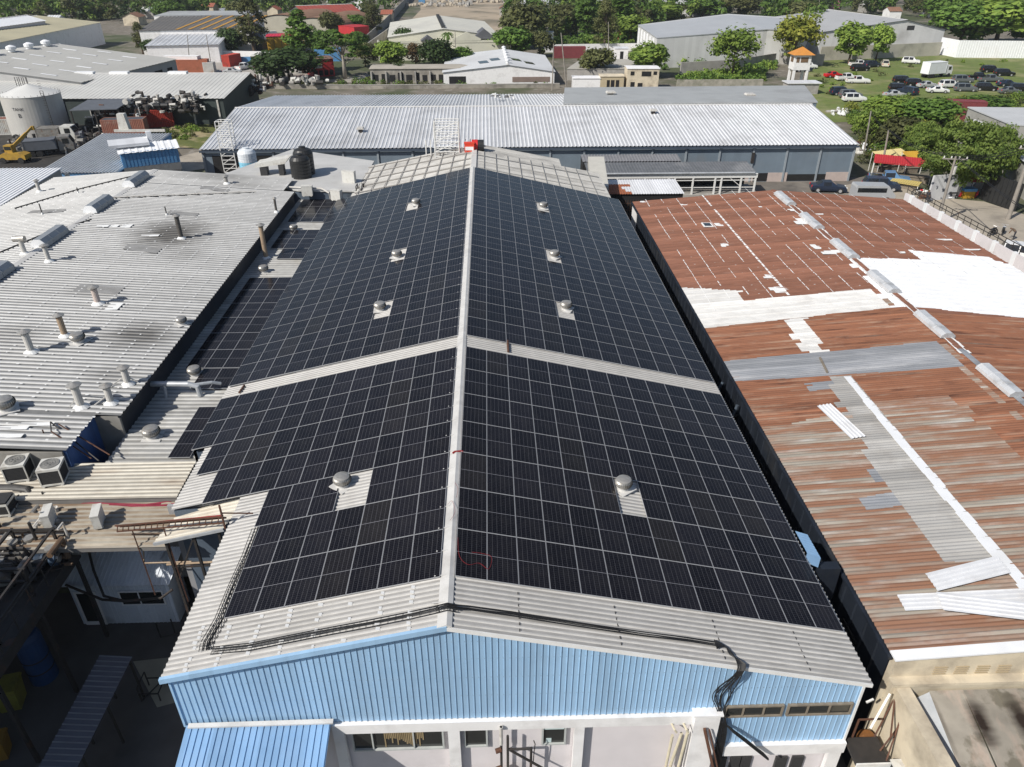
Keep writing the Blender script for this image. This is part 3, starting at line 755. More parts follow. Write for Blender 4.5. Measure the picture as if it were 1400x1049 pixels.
# ---------------------------------------------------------------- air conditioners
def ac_unit(p, rz, label, w=.95, d=.95, h=.95, top=True):
    t = thing('air_conditioner', label, 'air conditioner', p, rz, 'air conditioning units')
    b = MB()
    if top:      # square condenser, fan on top
        b.box(-w/2, -d/2, .06, w/2, d/2, .14); b.box(-w/2, -d/2, h-.12, w/2, d/2, h)
        for sx in (-1, 1):
            for sy in (-1, 1): b.box(sx*w/2-.05*(sx > 0), sy*d/2-.05*(sy > 0), .14, sx*w/2+.05*(sx < 0), sy*d/2+.05*(sy < 0), h-.12)
        for sx in (-.4, .4): b.box(sx*w-.05, -d/2, 0, sx*w+.05, d/2, .06)
        b.build('casing', [ACWHITE], t, local=True)
        g = MB(); g.box(-w/2+.03, -d/2+.03, .14, w/2-.03, d/2-.03, h-.12)
        for k in range(9): g.box(-w/2+.015, -d/2+.015, .2+k*.07, w/2-.015, d/2-.015, .215+k*.07)
        g.build('coil_grille', [ACDARK], t, local=True)
        f = MB(); f.lathe((0, 0, h), [(w*.42, 0), (w*.42, .03), (w*.38, .03), (w*.38, .012), (.01, .012)], 24, 0)
        for k in range(5): a = k*1.257; f.obox((0, 0, h+.005), (math.cos(a)*w*.36, math.sin(a)*w*.36, 0), (-math.sin(a)*.16, math.cos(a)*.16, 0), (0, 0, .012), 0)
        for rr_ in (.1, .2, .3): f.tube([(math.cos(q*.524)*rr_*w*1.2, math.sin(q*.524)*rr_*w*1.2, h+.04) for q in range(13)], .008, 4, 0, False)
        f.build('fan', [pm('ac_fan', (.30, .29, .27), (.2, .2, .19), 5, .5)], t, local=True)
    else:
        b.box(-w/2, -d/2, .05, w/2, d/2, h); b.box(-w/2-.015, -d/2-.015, h-.05, w/2+.015, d/2+.015, h+.01)
        for sx in (-.35, .35): b.box(sx*w-.05, -d/2-.02, 0, sx*w+.05, d/2+.02, .05)
        b.build('casing', [ACWHITE], t, local=True)
        f = MB()
        for rr_ in range(1, 6): f.tube([(-.12*w+math.cos(q*.3307)*rr_*h*.075, -d/2-.012, h*.52+math.sin(q*.3307)*rr_*h*.075) for q in range(20)], .012, 4, 0, False)
        f.box(-.12*w-.4*h, -d/2-.006, h*.12, -.12*w+.4*h, -d/2-.003, h*.92)
        f.build('fan_grille', [ACDARK], t, local=True)
    return t
CZ = 6.9
ac_unit(P(30, 652, CZ+.06), .2, 'square condenser with top fan on the cream roof, left one of the pair')
ac_unit(P(77, 657, CZ+.06), .2, 'square condenser with top fan on the cream roof, right one of the pair')
ac_unit(P(70, 716, 6.55), -1.3, 'white slim air conditioner on the shaded lower roof, beside the steel pipework', .85, .32, .75, False)
ac_unit(P(137, 716, 6.55), -1.3, 'white slim air conditioner on the shaded lower roof, under the rusty conduit frame', .85, .32, .75, False)
ac_unit(P(8, 700, 6.55), .1, 'greyish condenser with top fan half hidden behind black pipes', .8, .8, .7)
# ---------------------------------------------------------------- cream lean-to roofs in front of the grey hall
CREAMROOF = pm('cream_sheet', (.66, .62, .53), (.56, .525, .45), 2, .55, dirt=(.30, .19, .10), dscale=.45, dlo=.52, dhi=.78, dmax=.7, dstretch=(.5, 2, 1), sheet=(1, .8, .12))
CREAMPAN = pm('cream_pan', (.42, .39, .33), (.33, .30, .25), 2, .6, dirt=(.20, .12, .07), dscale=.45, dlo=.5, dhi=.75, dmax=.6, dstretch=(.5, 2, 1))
OLDCREAM = pm('stained_shaded_cream_sheet', (.60, .54, .44), (.48, .42, .33), 2, .6, dirt=(.16, .10, .06), dscale=.6, dlo=.36, dhi=.58, dmax=.9, dstretch=(.35, 2.4, 1), sheet=(1, .8, .16))  # dark streaks: dirt, widened to paint the pipework's shadows too
a = thing('cream_lean_to', 'stepped cream ribbed lean-to roofs with rust stains in front of the grey hall', 'lean-to', (-18, 26, 0))
r = MB()
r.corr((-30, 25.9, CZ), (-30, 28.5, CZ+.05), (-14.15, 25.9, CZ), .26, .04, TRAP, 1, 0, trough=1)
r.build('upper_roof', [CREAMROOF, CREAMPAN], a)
r = MB(); r.corr((-30, 23.35, 6.35), (-30, 25.95, 6.6), (-13.7, 23.35, 6.35), .26, .06, TRAP, 1, 0, trough=1); r.build('lower_roof', [OLDCREAM, CREAMPAN], a)
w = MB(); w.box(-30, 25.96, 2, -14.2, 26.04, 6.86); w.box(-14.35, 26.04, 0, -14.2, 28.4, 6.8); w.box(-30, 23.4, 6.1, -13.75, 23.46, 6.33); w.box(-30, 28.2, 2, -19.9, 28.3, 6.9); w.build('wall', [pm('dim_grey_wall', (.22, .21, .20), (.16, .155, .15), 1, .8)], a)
rp = MB(); rp.tube([P(0, 683, 6.6), P(60, 684, 6.6), P(130, 689, 6.6), P(200, 691, 6.6), P(230, 687, 6.6), P(248, 692, 6.55)], .07, 8); rp.tube([P(40, 682, 6.62), P(110, 686, 6.62), P(195, 693, 6.6), P(240, 690, 6.6)], .05, 8)
tag(rp.build('red_hose', [pm('dark_red_hose', (.30, .03, .06), (.2, .02, .04), 3, .5)]), 'dark red hoses lying along the step between the cream roofs', 'hose')
# lean-to closing the notch beside the solar hall
n = thing('notch_canopy', 'small sunlit cream canopy roof at the notch of the solar hall eave', 'canopy', (-12.3, 23.5, 0))
A, B, C_, D = P(249, 697, 7.15), P(352, 681, 8.22), P(306, 722, 8.1), P(210, 742, 7.05)
r = MB(); r.corr(D, A, C_, .25, .035, TRAP, 1); r.build('roof', [CREAMROOF], n)
f = MB(); f.bar(D+V((0, -.03, -.06)), C_+V((0, -.03, -.06)), .08, .12); f.bar(A+V((0, 0, .1)), B+V((0, 0, .1)), .12, .05); f.bar(A+V((0, .25, .14)), B+V((0, .25, .14)), .1, .06); f.build('edge_trim', [GALV], n)
pp = MB()
for q in (.15, .55, .9):
    p = D.lerp(C_, q)+V((0, .1, -.1)); pp.bar(p, (p.x, p.y, 0), .1)
pp.bar(D.lerp(C_, .15)+V((0, .1, -1.6)), D.lerp(C_, .9)+V((0, .1, -2.0)), .06)
pp.bar(D.lerp(C_, .15)+V((0, .1, -2.4)), D.lerp(C_, .55)+V((0, .1, -.2)), .06)
pp.build('post', [STEEL_D], n)
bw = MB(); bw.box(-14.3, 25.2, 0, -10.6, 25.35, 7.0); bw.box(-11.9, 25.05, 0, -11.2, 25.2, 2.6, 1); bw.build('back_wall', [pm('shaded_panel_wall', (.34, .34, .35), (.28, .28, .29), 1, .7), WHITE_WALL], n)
# rusty lattice carrying cables over the yard
lt = MB()
p0, p1 = P(160, 727, 6.9), P(306, 715, 8.5)
for dz, dy in ((0, 0), (.32, 0), (0, .3)): lt.bar(p0+V((0, dy, dz)), p1+V((0, dy, dz)), .05)
for i in range(19):
    a_ = p0.lerp(p1, i/18); b_ = p0.lerp(p1, min(1, (i+.5)/18)); lt.bar(a_, b_+V((0, 0, .32)), .03); lt.bar(a_+V((0, 0, .32)), b_+V((0, .3, 0)), .03)
for q in (.15, .45): a_ = p0.lerp(p1, q); lt.bar(a_, (a_.x+.4, a_.y-.6, 4.0), .05)
lt.bar(p1+V((0, 0, -.3)), p1+V((0, 0, .9)), .06); lt.bar(p1+V((0, 0, .5)), p1+V((1.1, .3, .2)), .04)
lt.tube([p0+V((0, .1, .2)), p0.lerp(p1, .5)+V((0, .1, .26)), p1+V((0, .1, .3))], .03, 6, 1)
tag(lt.build('cable_lattice', [RUSTSTEEL, REDCABLE]), 'rusty lattice girder with a red cable spanning the shaded yard to the hall eave', 'lattice girder')
yb = MB(); yb.tube([P(228, 772, 4.6), P(300, 768, 4.8)], .05, 8); yb.tube([P(192, 700, 6.3), P(195, 724, 5.6), P(197, 770, 4.6), P(262, 768, 4.7)], .04, 6)
tag(yb.build('yard_pipe', [RUSTPIPE]), 'thin rusty pipe crossing the shaded yard below the lattice girder', 'pipe')
# shaded shed
sh = thing('shed', 'grey ribbed shed in the shaded yard with a door and a wide window', 'shed', (-17, 24.3, 0))
SHEDM = pm('pale_blue_grey_sheet', (.66, .70, .76), (.58, .62, .68), 1.5, .55, dirt=(.25, .25, .26), dscale=.5, sheet=(0, .8, .1))
A, B, C_, D = P(84, 803, 2.75), P(222, 818, 2.75), P(196, 736, 4.3), P(112, 734, 4.3)
B = V((B.x, A.y, 2.75)); C_ = V((C_.x, D.y, 4.3))
r = MB(); r.corr(A, B, D, .2, .03, RIB, 1); r.build('roof', [SHEDM], sh)
yf = A.y+.25
w = MB(); w.corr((A.x+.1, yf, 0), (B.x-.2, yf, 0), (A.x+.1, yf, 2.7), .2, .03, RIB, 1, 0, (0, -1, 0)); w.box(A.x+.1, yf+.02, 0, B.x-.2, yf+.15, 2.68); w.box(B.x-.3, yf+.15, 0, B.x-.2, D.y, 3.9); w.build('wall', [SHEDM], sh)
dp = MB(); dx = P(111, 868, 0).x; dp.box(dx, yf-.06, 0, dx+.1, yf-.035, 2.2); dp.box(dx+.9, yf-.06, 0, dx+1.0, yf-.035, 2.2); dp.box(dx+.1, yf-.06, 2.1, dx+.9, yf-.035, 2.2); dp.box(dx+.1, yf-.06, 0, dx+.9, yf-.035, .25)
do = dp.build('door', [WHITE_WALL], sh); g = MB(); g.box(dx+.1, yf-.05, .25, dx+.9, yf-.036, 2.1); g.build('door_glass', [GLASS_D], do)
window(P(155, 840, 1.6).x, P(210, 840, 1.6).x+.2, 1.3, 2.2, (P(182, 840, 1.6).x,), yf-.035, WHITE_WALL, .06, sh)
tp = MB(); tp.tube([P(90, 800, 2.9), P(140, 820, 2.9), P(170, 822, 2.95), P(220, 818, 2.95), P(236, 806, 3.2)], .06, 8); tp.tube([P(118, 740, 4.4), P(128, 780, 3.7), P(142, 815, 3.0), P(170, 822, 2.95)], .06, 8)
tag(tp.build('shed_pipe', [STEEL_D]), 'dark pipe running down the shed roof and along its lower edge', 'pipe')
# narrow ribbed canopy in the dark lane
nc = thing('lane_canopy', 'long narrow ribbed canopy roof over the dark lane at lower left', 'canopy', (-15.9, 18, 0))
r = MB(); r.corr((-16.55, 14.0, 2.6), (-16.55, 21.0, 2.6), (-15.25, 14.0, 2.45), .24, .045, RIB, 1, 0, trough=1); r.build('roof', [pm('lane_rib', (.19, .20, .225), (.14, .145, .165), 1.5, .5), pm('shaded_lane_sheet', (.11, .12, .145), (.085, .09, .11), 1.2, .5, dirt=(.16, .16, .17), dscale=.6)], nc)  # rib and pan tones lowered to carry the lane's shade
pp = MB()
for y in (14.5, 16.6, 18.7, 20.8):
    for x in (-16.5, -15.3): pp.bar((x, y, 0), (x, y, 2.44), .07)
pp.bar((-15.3, 14, 2.4), (-15.3, 21, 2.4), .06); pp.bar((-16.5, 14, 2.5), (-16.5, 21, 2.5), .06); pp.build('frame', [STEEL_D], nc)
# steel platform with pipework
pl = thing('steel_platform', 'dark steel equipment platform with railings over the shaded yard', 'platform', (-22.5, 22, 0))
d = MB(); d.box(-30, 17.5, 5.35, -18.2, 24.4, 5.5); 
for y in (17.6, 20.3, 22.6, 24.2): d.box(-30, y-.1, 5.05, -18.25, y+.1, 5.34)
d.box(-18.45, 17.5, 4.9, -18.22, 24.4, 5.34); d.build('deck', [STEEL_D], pl)
for x, y in ((-18.35, 18), (-18.35, 21.2), (-18.35, 24.2), (-25, 24.2)):
    q = MB(); q.box(x-.07, y-.07, 0, x+.07, y+.07, 4.9); q.build('column', [STEEL_D], pl)
q = MB()
for z in (6.0, 6.5): q.tube([(-18.3, 17.6, z), (-18.3, 24.3, z), (-26, 24.3, z)], .03, 6)
for y in [17.7+i*1.1 for i in range(7)]: q.tube([(-18.3, y, 5.5), (-18.3, y, 6.5)], .03, 6)
for x in (-21, -23, -25): q.tube([(x, 24.3, 5.5), (x, 24.3, 6.5)], .03, 6)
q.build('railing', [STEEL_D], pl)
pw = MB()
PIPD = pm('dark_painted_pipe', (.05, .05, .05), (.085, .08, .075), 3, .5)
pw.tube([P(-20, 668, 6.9), P(20, 668, 6.9), P(38, 670, 6.9), P(44, 678, 6.7), P(30, 700, 6.2), P(18, 728, 5.6), P(-10, 760, 5.4)], .2, 14, 0)
pw.tube([P(28, 705, 6.0), P(36, 722, 5.2), P(40, 745, 4.6)], .16, 12, 0)
pw.tube([P(-10, 735, 5.7), P(15, 740, 5.6), P(30, 770, 5.4)], .14, 10, 1)
tag(pw.build('pipework', [PIPD, PIPEGREY]), 'fat black bent pipe arching over the platform beside the condenser', 'pipework')
def pump(p, rz, label, mat, L=1.1, r=.26):
    t = thing('pump', label, 'pump', p, rz, 'pumps on the platform')
    b = MB(); b.tube([(-L/2, 0, .45), (-L*.1, 0, .45)], r, 14); b.tube([(-L*.1, 0, .45), (L*.1, 0, .45)], r*.55, 12); b.tube([(L*.1, 0, .45), (L*.3, 0, .45)], r*1.25, 16); b.tube([(L*.2, 0, .45), (L*.2, 0, 1.0)], r*.5, 12)
    for k in range(8): b.tube([(-L*.48+k*.045, 0, .45), (-L*.46+k*.045, 0, .45)], r*1.07, 14)
    b.build('body', [mat], t, local=True)
    s_ = MB(); s_.box(-L*.55, -.3, 0, L*.45, .3, .1); s_.box(-L*.4, -.15, .1, -L*.15, .15, .25); s_.box(L*.1, -.15, .1, L*.3, .15, .2); s_.build('skid', [STEEL_D], t, local=True)
    f = MB(); f.tube([(L*.3, 0, .45), (L*.3+.1, 0, .45)], r*.8, 14); f.tube([(L*.2, 0, .95), (L*.2, 0, 1.05)], r*.8, 14); f.build('flange', [ZINC], t, local=True)
GREYP = pm('worn_grey_machine', (.26, .25, .23), (.15, .145, .135), 3, .55, dirt=(.14, .07, .03), dscale=2)
BLUEP = pm('worn_blue_machine', (.06, .10, .16), (.05, .07, .10), 3, .55)
BROWNP = pm('worn_brown_machine', (.16, .10, .06), (.11, .07, .045), 3, .6)
for (u, v), a, mt, lb, L in (((25, 735), .7, GREYP, 'grey pump lying at the rear of the dark platform', 1.5), ((70, 775), .2, BLUEP, 'blue grey pump at the platform corner near the railing', 1.2), ((45, 765), 1.4, GREYP, 'upright looking grey pump in the middle of the platform', 1.1), ((20, 770), .9, BROWNP, 'brown rusty pump at the left picture edge', 1.2), ((50, 738), .3, GREYP, 'small grey pump behind the middle one on the platform', 1.0), ((10, 795), 2.0, GREYP, 'grey pump in front of the brown rusty one', 1.0)):
    pump(P(u, v, 5.5), a, lb, mt, L)
def tangle(name, c, n, ext, label, mats, r=(.03, .09), seed=1, cat='pipework', h=1.6):
    mb = MB(); g = random.Random(seed); c = V(c)
    for _ in range(n):
        p = c+V((g.uniform(-ext[0], ext[0]), g.uniform(-ext[1], ext[1]), g.uniform(0, h*.4))); pts = [p]
        for k in range(g.randint(2, 4)):
            ax = g.randint(0, 2); q = pts[-1].copy(); q[ax] += g.choice((-1, 1))*g.uniform(.3, 1.0); q.z = max(c.z+.05, min(c.z+h, q.z)); pts.append(q)
        mb.tube(pts, g.uniform(*r), 8, g.randrange(len(mats)))
    return tag(mb.build(name, mats), label, cat)
tangle('pipework', P(40, 742, 5.5), 95, (2.0, 1.9), 'tangle of small dark and grey pipes crowding the steel platform', [STEEL_D, GREYP, PIPD, BROWNP, ZINC, PIPEGREY], r=(.04, .15), seed=4, h=1.9)
rk = MB()
for x in (-22.2, -20.3, -18.6):
    for y in (19.2, 21.6, 23.9): rk.bar((x, y, 5.5), (x, y, 7.0), .1)
for z in (6.3, 6.95):
    for y in (19.2, 21.6, 23.9): rk.bar((-24, y, z), (-18.5, y, z), .09)
    for x in (-22.2, -20.3, -18.6): rk.bar((x, 18.2, z), (x, 24.0, z), .09)
for k in range(5): rk.tube([(-23.5+k*.35, 18.4, 7.08), (-23.3+k*.35, 23.6, 7.08), (-23.2+k*.35, 23.9, 6.2)], .06+.02*(k % 2), 8, k % 2)
for k in range(4): rk.tube([(-24, 22.4+k*.3, 6.5), (-19.6, 22.4+k*.3, 6.5), (-19.4, 22.4+k*.3, 5.6)], .05+.02*(k % 2), 8, 1-k % 2)
tag(rk.build('pipe_rack', [STEEL_D, PIPD]), 'black steel rack carrying pipes above the equipment platform', 'pipe rack')
# drums and bins in the dark yard
def drum(p, r, h, label, mat, name='drum', cat='drum', group=None):
    m = MB(); p = V(p)
    m.lathe(p, [(r, 0), (r*1.03, .02), (r, .05), (r, h*.33), (r*1.04, h*.35), (r, h*.37), (r, h*.64), (r*1.04, h*.66), (r, h*.68), (r, h-.03), (r*1.03, h), (r*.95, h), (r*.94, h-.03), (.01, h-.03)], 20)
    return tag(m.build(name, [mat]), label, cat, group)
tk = MB(); p = P(62, 925, 0); tk.lathe(p, [(.55, 0), (.55, 2.6), (.45, 2.85), (.2, 2.95), (.01, 2.95)], 20); tk.lathe(p+V((0, 0, 1.4)), [(.57, 0), (.57, .06)], 20, 1); tk.lathe(p+V((0, 0, .7)), [(.57, 0), (.57, .06)], 20, 1)
tag(tk.build('blue_vessel', [pm('blue_vessel_paint', (.025, .065, .17), (.02, .05, .13), 2, .5), STEEL_D], smooth=False), 'upright blue cylindrical vessel in the shade under the platform edge', 'tank')
def bin_(p, w, d, h, label, mat, rz=.3):
    t = thing('waste_bin', label, 'bin', p, rz)
    b = MB(); z = [(0, .8), (h, 1.0)]
    v = [(sx*w/2*k, sy*d/2*k, zz) for zz, k in z for sx, sy in ((-1, -1), (1, -1), (1, 1), (-1, 1))]
    b.add(v, [(0, 3, 2, 1), (0, 1, 5, 4), (1, 2, 6, 5), (2, 3, 7, 6), (3, 0, 4, 7), (4, 5, 6, 7)]); b.box(-w*.53, -d*.53, h-.08, w*.53, d*.53, h-.02); b.build('body', [mat], t, local=True)
    l = MB(); l.box(-w*.5, -d*.5, h, w*.5, d*.5, h+.05); l.box(-w*.1, -d*.56, h-.03, w*.1, -d*.5, h+.03); l.build('lid', [mat], t, local=True)
YEL = pm('yellow_plastic', (.26, .24, .05), (.2, .18, .04), 2, .5, dirt=(.15, .13, .05), dscale=2)
bin_(P(20, 962, 0), .95, 1.0, 1.25, 'yellow bin in the dark yard at lower left, below the platform', YEL, .25)
bin_(P(2, 1032, 0), .8, .8, 1.0, 'orange yellow bin cut by the lower left corner of the picture', pm('orange_plastic', (.3, .17, .03), (.24, .13, .03), 2, .5), .3)
cf = MB()
c0 = P(212, 948, 0)
for a_, b_ in (((-.4, -.4, 0), (-.4, -.4, .9)), ((.4, -.4, 0), (.4, -.4, .5)), ((.4, .4, 0), (.4, .4, .5)), ((-.4, .4, 0), (-.4, .4, .9)), ((-.4, -.4, .5), (.4, -.4, .5)), ((.4, -.4, .5), (.4, .4, .5)), ((.4, .4, .5), (-.4, .4, .5)), ((-.4, .4, .9), (-.4, -.4, .9)), ((-.4, -.4, .05), (.4, .4, .5))): cf.bar(c0+V(a_), c0+V(b_), .04)
tag(cf.build('steel_stand', [STEEL_D]), 'small black steel stand on the pale concrete beside the hall corner', 'steel frame')
rl = MB()
for z in (.5, 1.0): rl.tube([P(220, 872, z), P(262, 862, z), P(262, 838, z)], .035, 6)
for u, v in ((220, 872), (240, 867), (262, 862), (262, 838)): rl.tube([P(u, v, 0), P(u, v, 0)+V((0, 0, 1))], .035, 6)
tag(rl.build('handrail', [STEEL_D]), 'black handrail beside the shed door end in the shaded yard', 'handrail')
# loose rods on the eave corner
rd = MB(); 
for a_, b_ in (((69, 577), (135, 630)), ((70, 590), (125, 627)), ((80, 580), (150, 622)), ((58, 588), (66, 608))):
    rd.tube([onleft(*a_, .25), P(*b_, 7.2)], .035, 6, rng.randint(0, 1))
rd.tube([onleft(69, 577, .25), onleft(70, 590, .25)], .03, 6)
tag(rd.build('steel_rods', [STEEL_D, RUSTSTEEL]), 'bundle of dark and rusty rods lying across the blue walled roof corner', 'rods')
# unseen block inferred from the yard's shade; height and white walls set for light
nb = thing('tall_block', 'tall plain white block, unseen beyond the left picture edge, shading the yard', 'building', (-30, 12, 0))
w = MB(); w.box(-40, 2, 0, -21.6, 20, 9.6); w.build('wall', [WHITE_WALL], nb)
w = MB(); w.box(-40.2, 1.8, 9.6, -21.4, 20.2, 10.0); w.build('parapet', [CONC], nb)
for k in range(5):
    for z in (2, 5, 7.6):
        q = MB(); q.box(-38+k*3.4, 20, z, -36.4+k*3.4, 20.04, z+1.5); q.build('window', [GLASS_D], nb)
# ================================================================ right: rusty roofed warehouse
BX0, BX1, BX2 = 13.6, 27.0, 39.8; BZ0, BZ1 = 7.0, 8.0; BY0, BY1 = 16.45, 68.7
BS = (BZ1-BZ0)/(BX1-BX0); BS2 = (BZ1-BZ0)/(BX2-BX1)
def bz(x): return BZ0+BS*(x-BX0) if x < BX1 else BZ1-BS2*(x-BX1)
def onright(u, v, dz=.04):
    a = HIT(u, v, (BX1, 0, BZ1+dz), (-BS, 0, 1))
    if a.x > BX1: a = HIT(u, v, (BX1, 0, BZ1+dz), (BS2, 0, 1))
    return a
rb_ = thing('rusty_roofed_warehouse', 'wide warehouse right of the alley with a patchwork rust red, grey and white roof', 'warehouse', (26.5, 16.45, 0))
def inpoly(x, y, poly):
    c = False; n = len(poly)
    for i in range(n):
        x1, y1 = poly[i]; x2, y2 = poly[i-1]
        if (y1 > y) != (y2 > y) and x < (x2-x1)*(y-y1)/(y2-y1)+x1: c = not c
    return c
def Z(*px): return [tuple(onright(*p)[:2]) for p in px]
ZW = 0
zones = [
 (5, Z((930, 393), (1012, 397), (1018, 411), (1190, 394), (1222, 420), (965, 448))),
 (5, Z((1071, 437), (1101, 434), (1131, 480), (1103, 483))),
 (3, Z((990, 493), (1275, 467), (1322, 501), (1010, 521))),
 (3, Z((1104, 483), (1131, 480), (1140, 497), (1110, 498))),
 (4, Z((1132, 514), (1166, 513), (1268, 640), (1375, 765), (1292, 768), (1245, 700), (1195, 640))),
 (3, Z((1103, 524), (1145, 518), (1150, 530), (1112, 534))), (3, Z((1190, 640), (1240, 636), (1250, 655), (1200, 660))), (3, Z((1176, 680), (1230, 672), (1240, 690), (1186, 697))),
 (6, Z((1158, 353), (1262, 355), (1245, 342), (1350, 351), (1410, 372), (1410, 435), (1222, 420))),
]
red_far = Z((860, 270), (1235, 255), (1420, 360), (1420, 440), (1235, 425), (1190, 394), (1018, 412), (930, 395))
red_mid = Z((960, 447), (1225, 420), (1420, 440), (1420, 590), (1290, 470), (985, 495))
red_b = Z((1005, 519), (1130, 512), (1165, 560), (1030, 590))
rust_b2 = Z((1160, 515), (1310, 500), (1420, 590), (1420, 640), (1300, 540), (1180, 550))
jit = {}
def zone(p):
    k = (int((p.y-BY0)/.76)); j = jit.setdefault(k, random.Random(k*7+1).choice((-.1, .05, 0, .1, .45, -.05, -.35)))
    x, y = p.x+j*.4, p.y
    for m, poly in zones:
        if inpoly(x if m != 6 else p.x+j*.25, y, poly): return m
    if inpoly(x, y, red_far): return 0
    if inpoly(x, y, red_mid) or inpoly(x, y, red_b) or inpoly(x, y, rust_b2): return 1
    return 2
RUST0 = pm('red_brown_painted_sheet', (.285, .130, .084), (.21, .094, .060), 1.6, .8, stretch=(.5, 2.5, 1), dirt=(.38, .29, .24), dscale=1.4, dlo=.57, dhi=.8, dmax=.4, dstretch=(.4, 2.6, 1), sheet=(1, .76, .2))
RUST1 = pm('deep_rust_sheet', (.31, .135, .075), (.22, .095, .054), 1.1, .8, quant=.19, stretch=(.22, 3.2, 1), dirt=(.42, .34, .26), dscale=1.3, dlo=.53, dhi=.72, dmax=.62, dstretch=(.16, 2.2, 1), sheet=(1, .76, .18), third=(.12, .05, .03), tscale=1.5, tlo=.54, thi=.68)
RUST2 = pm('streaked_rust_sheet', (.375, .342, .29), (.29, .257, .213), 1.0, .8, quant=.19, stretch=(.25, 4.5, 1), dirt=(.245, .105, .055), dscale=1.1, dlo=.39, dhi=.56, dmax=.85, dstretch=(.13, 1.9, 1), sheet=(1, .19, .13), third=(.49, .47, .435), tscale=1.5, tlo=.52, thi=.68)
GREYP2 = pm('dull_zinc_sheet', (.34, .35, .37), (.27, .28, .295), 1.2, .5, .2, stretch=(.4, 2, 1), dirt=(.56, .56, .57), dscale=.55, dlo=.5, dhi=.68, dmax=.75, dstretch=(.3, 1.4, 1), sheet=(1, .76, .14))
GREYP3 = pm('clear_aged_sheet', (.40, .39, .37), (.33, .32, .305), 1.2, .55, stretch=(.5, 2, 1), dirt=(.24, .22, .20), dscale=.6, dlo=.5, dhi=.75, dmax=.6, sheet=(1, .76, .2))
WHITEBAND = pm('thin_white_wash_sheet', (.74, .73, .71), (.62, .61, .585), 1.4, .6, stretch=(.5, 2, 1), dirt=(.42, .40, .37), dscale=.7, dmax=.5, sheet=(1, .76, .1))
r = MB()
r.corr((BX0, BY0, BZ0), (BX0, BY1, BZ0), (BX1, BY0, BZ1), .76, .038, LAP, 34, zone)
r.corr((BX1, BY0, BZ1), (BX1, BY1, BZ1), (BX2, BY0, BZ0), .76, .038, LAP, 32, zone)
# sealant lines along the purlins, with dabs
g = random.Random(21)
k = 0
for x in [14.9, 16.35, 17.75, 19.15, 20.3, 21.9, 23.3, 24.7, 26.1, 28.4, 30.0, 31.6, 33.2, 34.8, 36.4, 38.0]:
    y = 43.5 if x < 27 else 48
    y += g.uniform(0, 3)
    bold = x in (20.3,)
    sl = BS if x < BX1 else -BS2
    while y < BY1-.3:
        L = g.uniform(.4, 1.6)
        if g.random() < (.95 if bold else .8):
            w = g.uniform(.018, .034)*(3.0 if bold else 1); p = V((x+g.uniform(-.02, .02), y, bz(x)+.034))
            r.add([p+V((-w, 0, -w*sl)), p+V((w, 0, w*sl)), p+V((w, L, w*sl)), p+V((-w, L, -w*sl))], [(0, 1, 2, 3)], 7)
        y += L+g.uniform(0, .12)
    y = 43
    while y < BY1-.4:
        if g.random() < .8:
            p = V((x+.7+g.uniform(-.08, .08), y, bz(x+.7)+.036)); w = g.uniform(.03, .06)
            r.add([p+V((-w, -w, -w*sl)), p+V((w, -w, w*sl)), p+V((w, w, w*sl)), p+V((-w, w, -w*sl))], [(0, 1, 2, 3)], 7)
        y += .76
for k_ in range(70):        # sheet laps: paler edges in rows
    y = BY0+.76*k_+.64
    if y < 44 or y > BY1-.3: continue
    x = 14.2
    while x < 39:
        L = g.uniform(.5, 2.4)
        if g.random() < .72 and abs(x+L/2-BX1) > 1.6 and zone(V((x, y, 0))) == 0 and zone(V((x+L, y, 0))) == 0:
            sl = BS if x < BX1 else -BS2; z = bz(x)+.054; w_ = g.uniform(.03, .075)
            r.add([(x, y, z), (x+L, y, z+L*sl), (x+L, y+w_, z+L*sl), (x, y+w_, z)], [(0, 1, 2, 3)], 8)
        x += L+g.uniform(.05, .5)
for (u, v), w, l in (((983, 307), .5, .4), ((990, 335), .4, .5), ((1050, 378), .45, .35), ((1064, 396), .8, .6), ((935, 280), .35, .2), ((880, 276), .4, .25), ((1289, 328), 1.0, .25), ((1325, 341), 1.0, .2), ((1122, 293), .5, .2), ((1118, 338), .5, .6), ((1232, 345), .4, .2), ((1100, 303), 1.0, .9), ((1085, 287), .6, .3), ((1143, 345), 1.2, .6), ((1040, 283), .2, .2)):
    p = onright(u, v, .045)
    for q in range(5):
        a_ = g.uniform(-.5, .5)*w; b_ = g.uniform(-.6, .6)*l; r.box(p.x+a_-w*.45, p.y+b_-l*.4, p.z-.01, p.x+a_+w*.45, p.y+b_+l*.4, p.z+.003+.002*q, 7)
r.build('roof', [RUST0, RUST1, RUST2, GREYP2, GREYP3, WHITEBAND, BRIGHTWHITE, SEAL, pm('pale_lap_edge', (.42, .29, .23), (.33, .19, .14), 2, .7)], rb_)
rc = MB()
for i in range(26):
    y = BY0+i*2.01
    if y+2 > BY1: break
    m_ = 0 if y > 36 else 1
    for sgn, sl in ((-1, BS), (1, BS2)):
        rc.obox((BX1, y, BZ1+.05), (sgn*.2, 0, -sl*.2), (0, 2.0, 0), (0, 0, .012), m_)
for q_ in range(90):
    y = 36+q_*.37
    if y < BY1-1: 
        for sgn, sl in ((-1, BS), (1, BS2)):
            x0_ = .2+g.uniform(-.03, .02); rc.obox((BX1+sgn*x0_, y, BZ1-sl*x0_+.062), (sgn*g.uniform(.04, .16), 0, 0), (0, .36, 0), (0, 0, .004), 2)
rc.build('ridge_cap', [RUST0, GREYP2, SEAL], rb_)
ps_ = [onright(*q_, .05) for q_ in ((1158, 515), (1185, 548), (1215, 583), (1255, 630), (1300, 684), (1345, 735), (1420, 822))]
ws = MB()
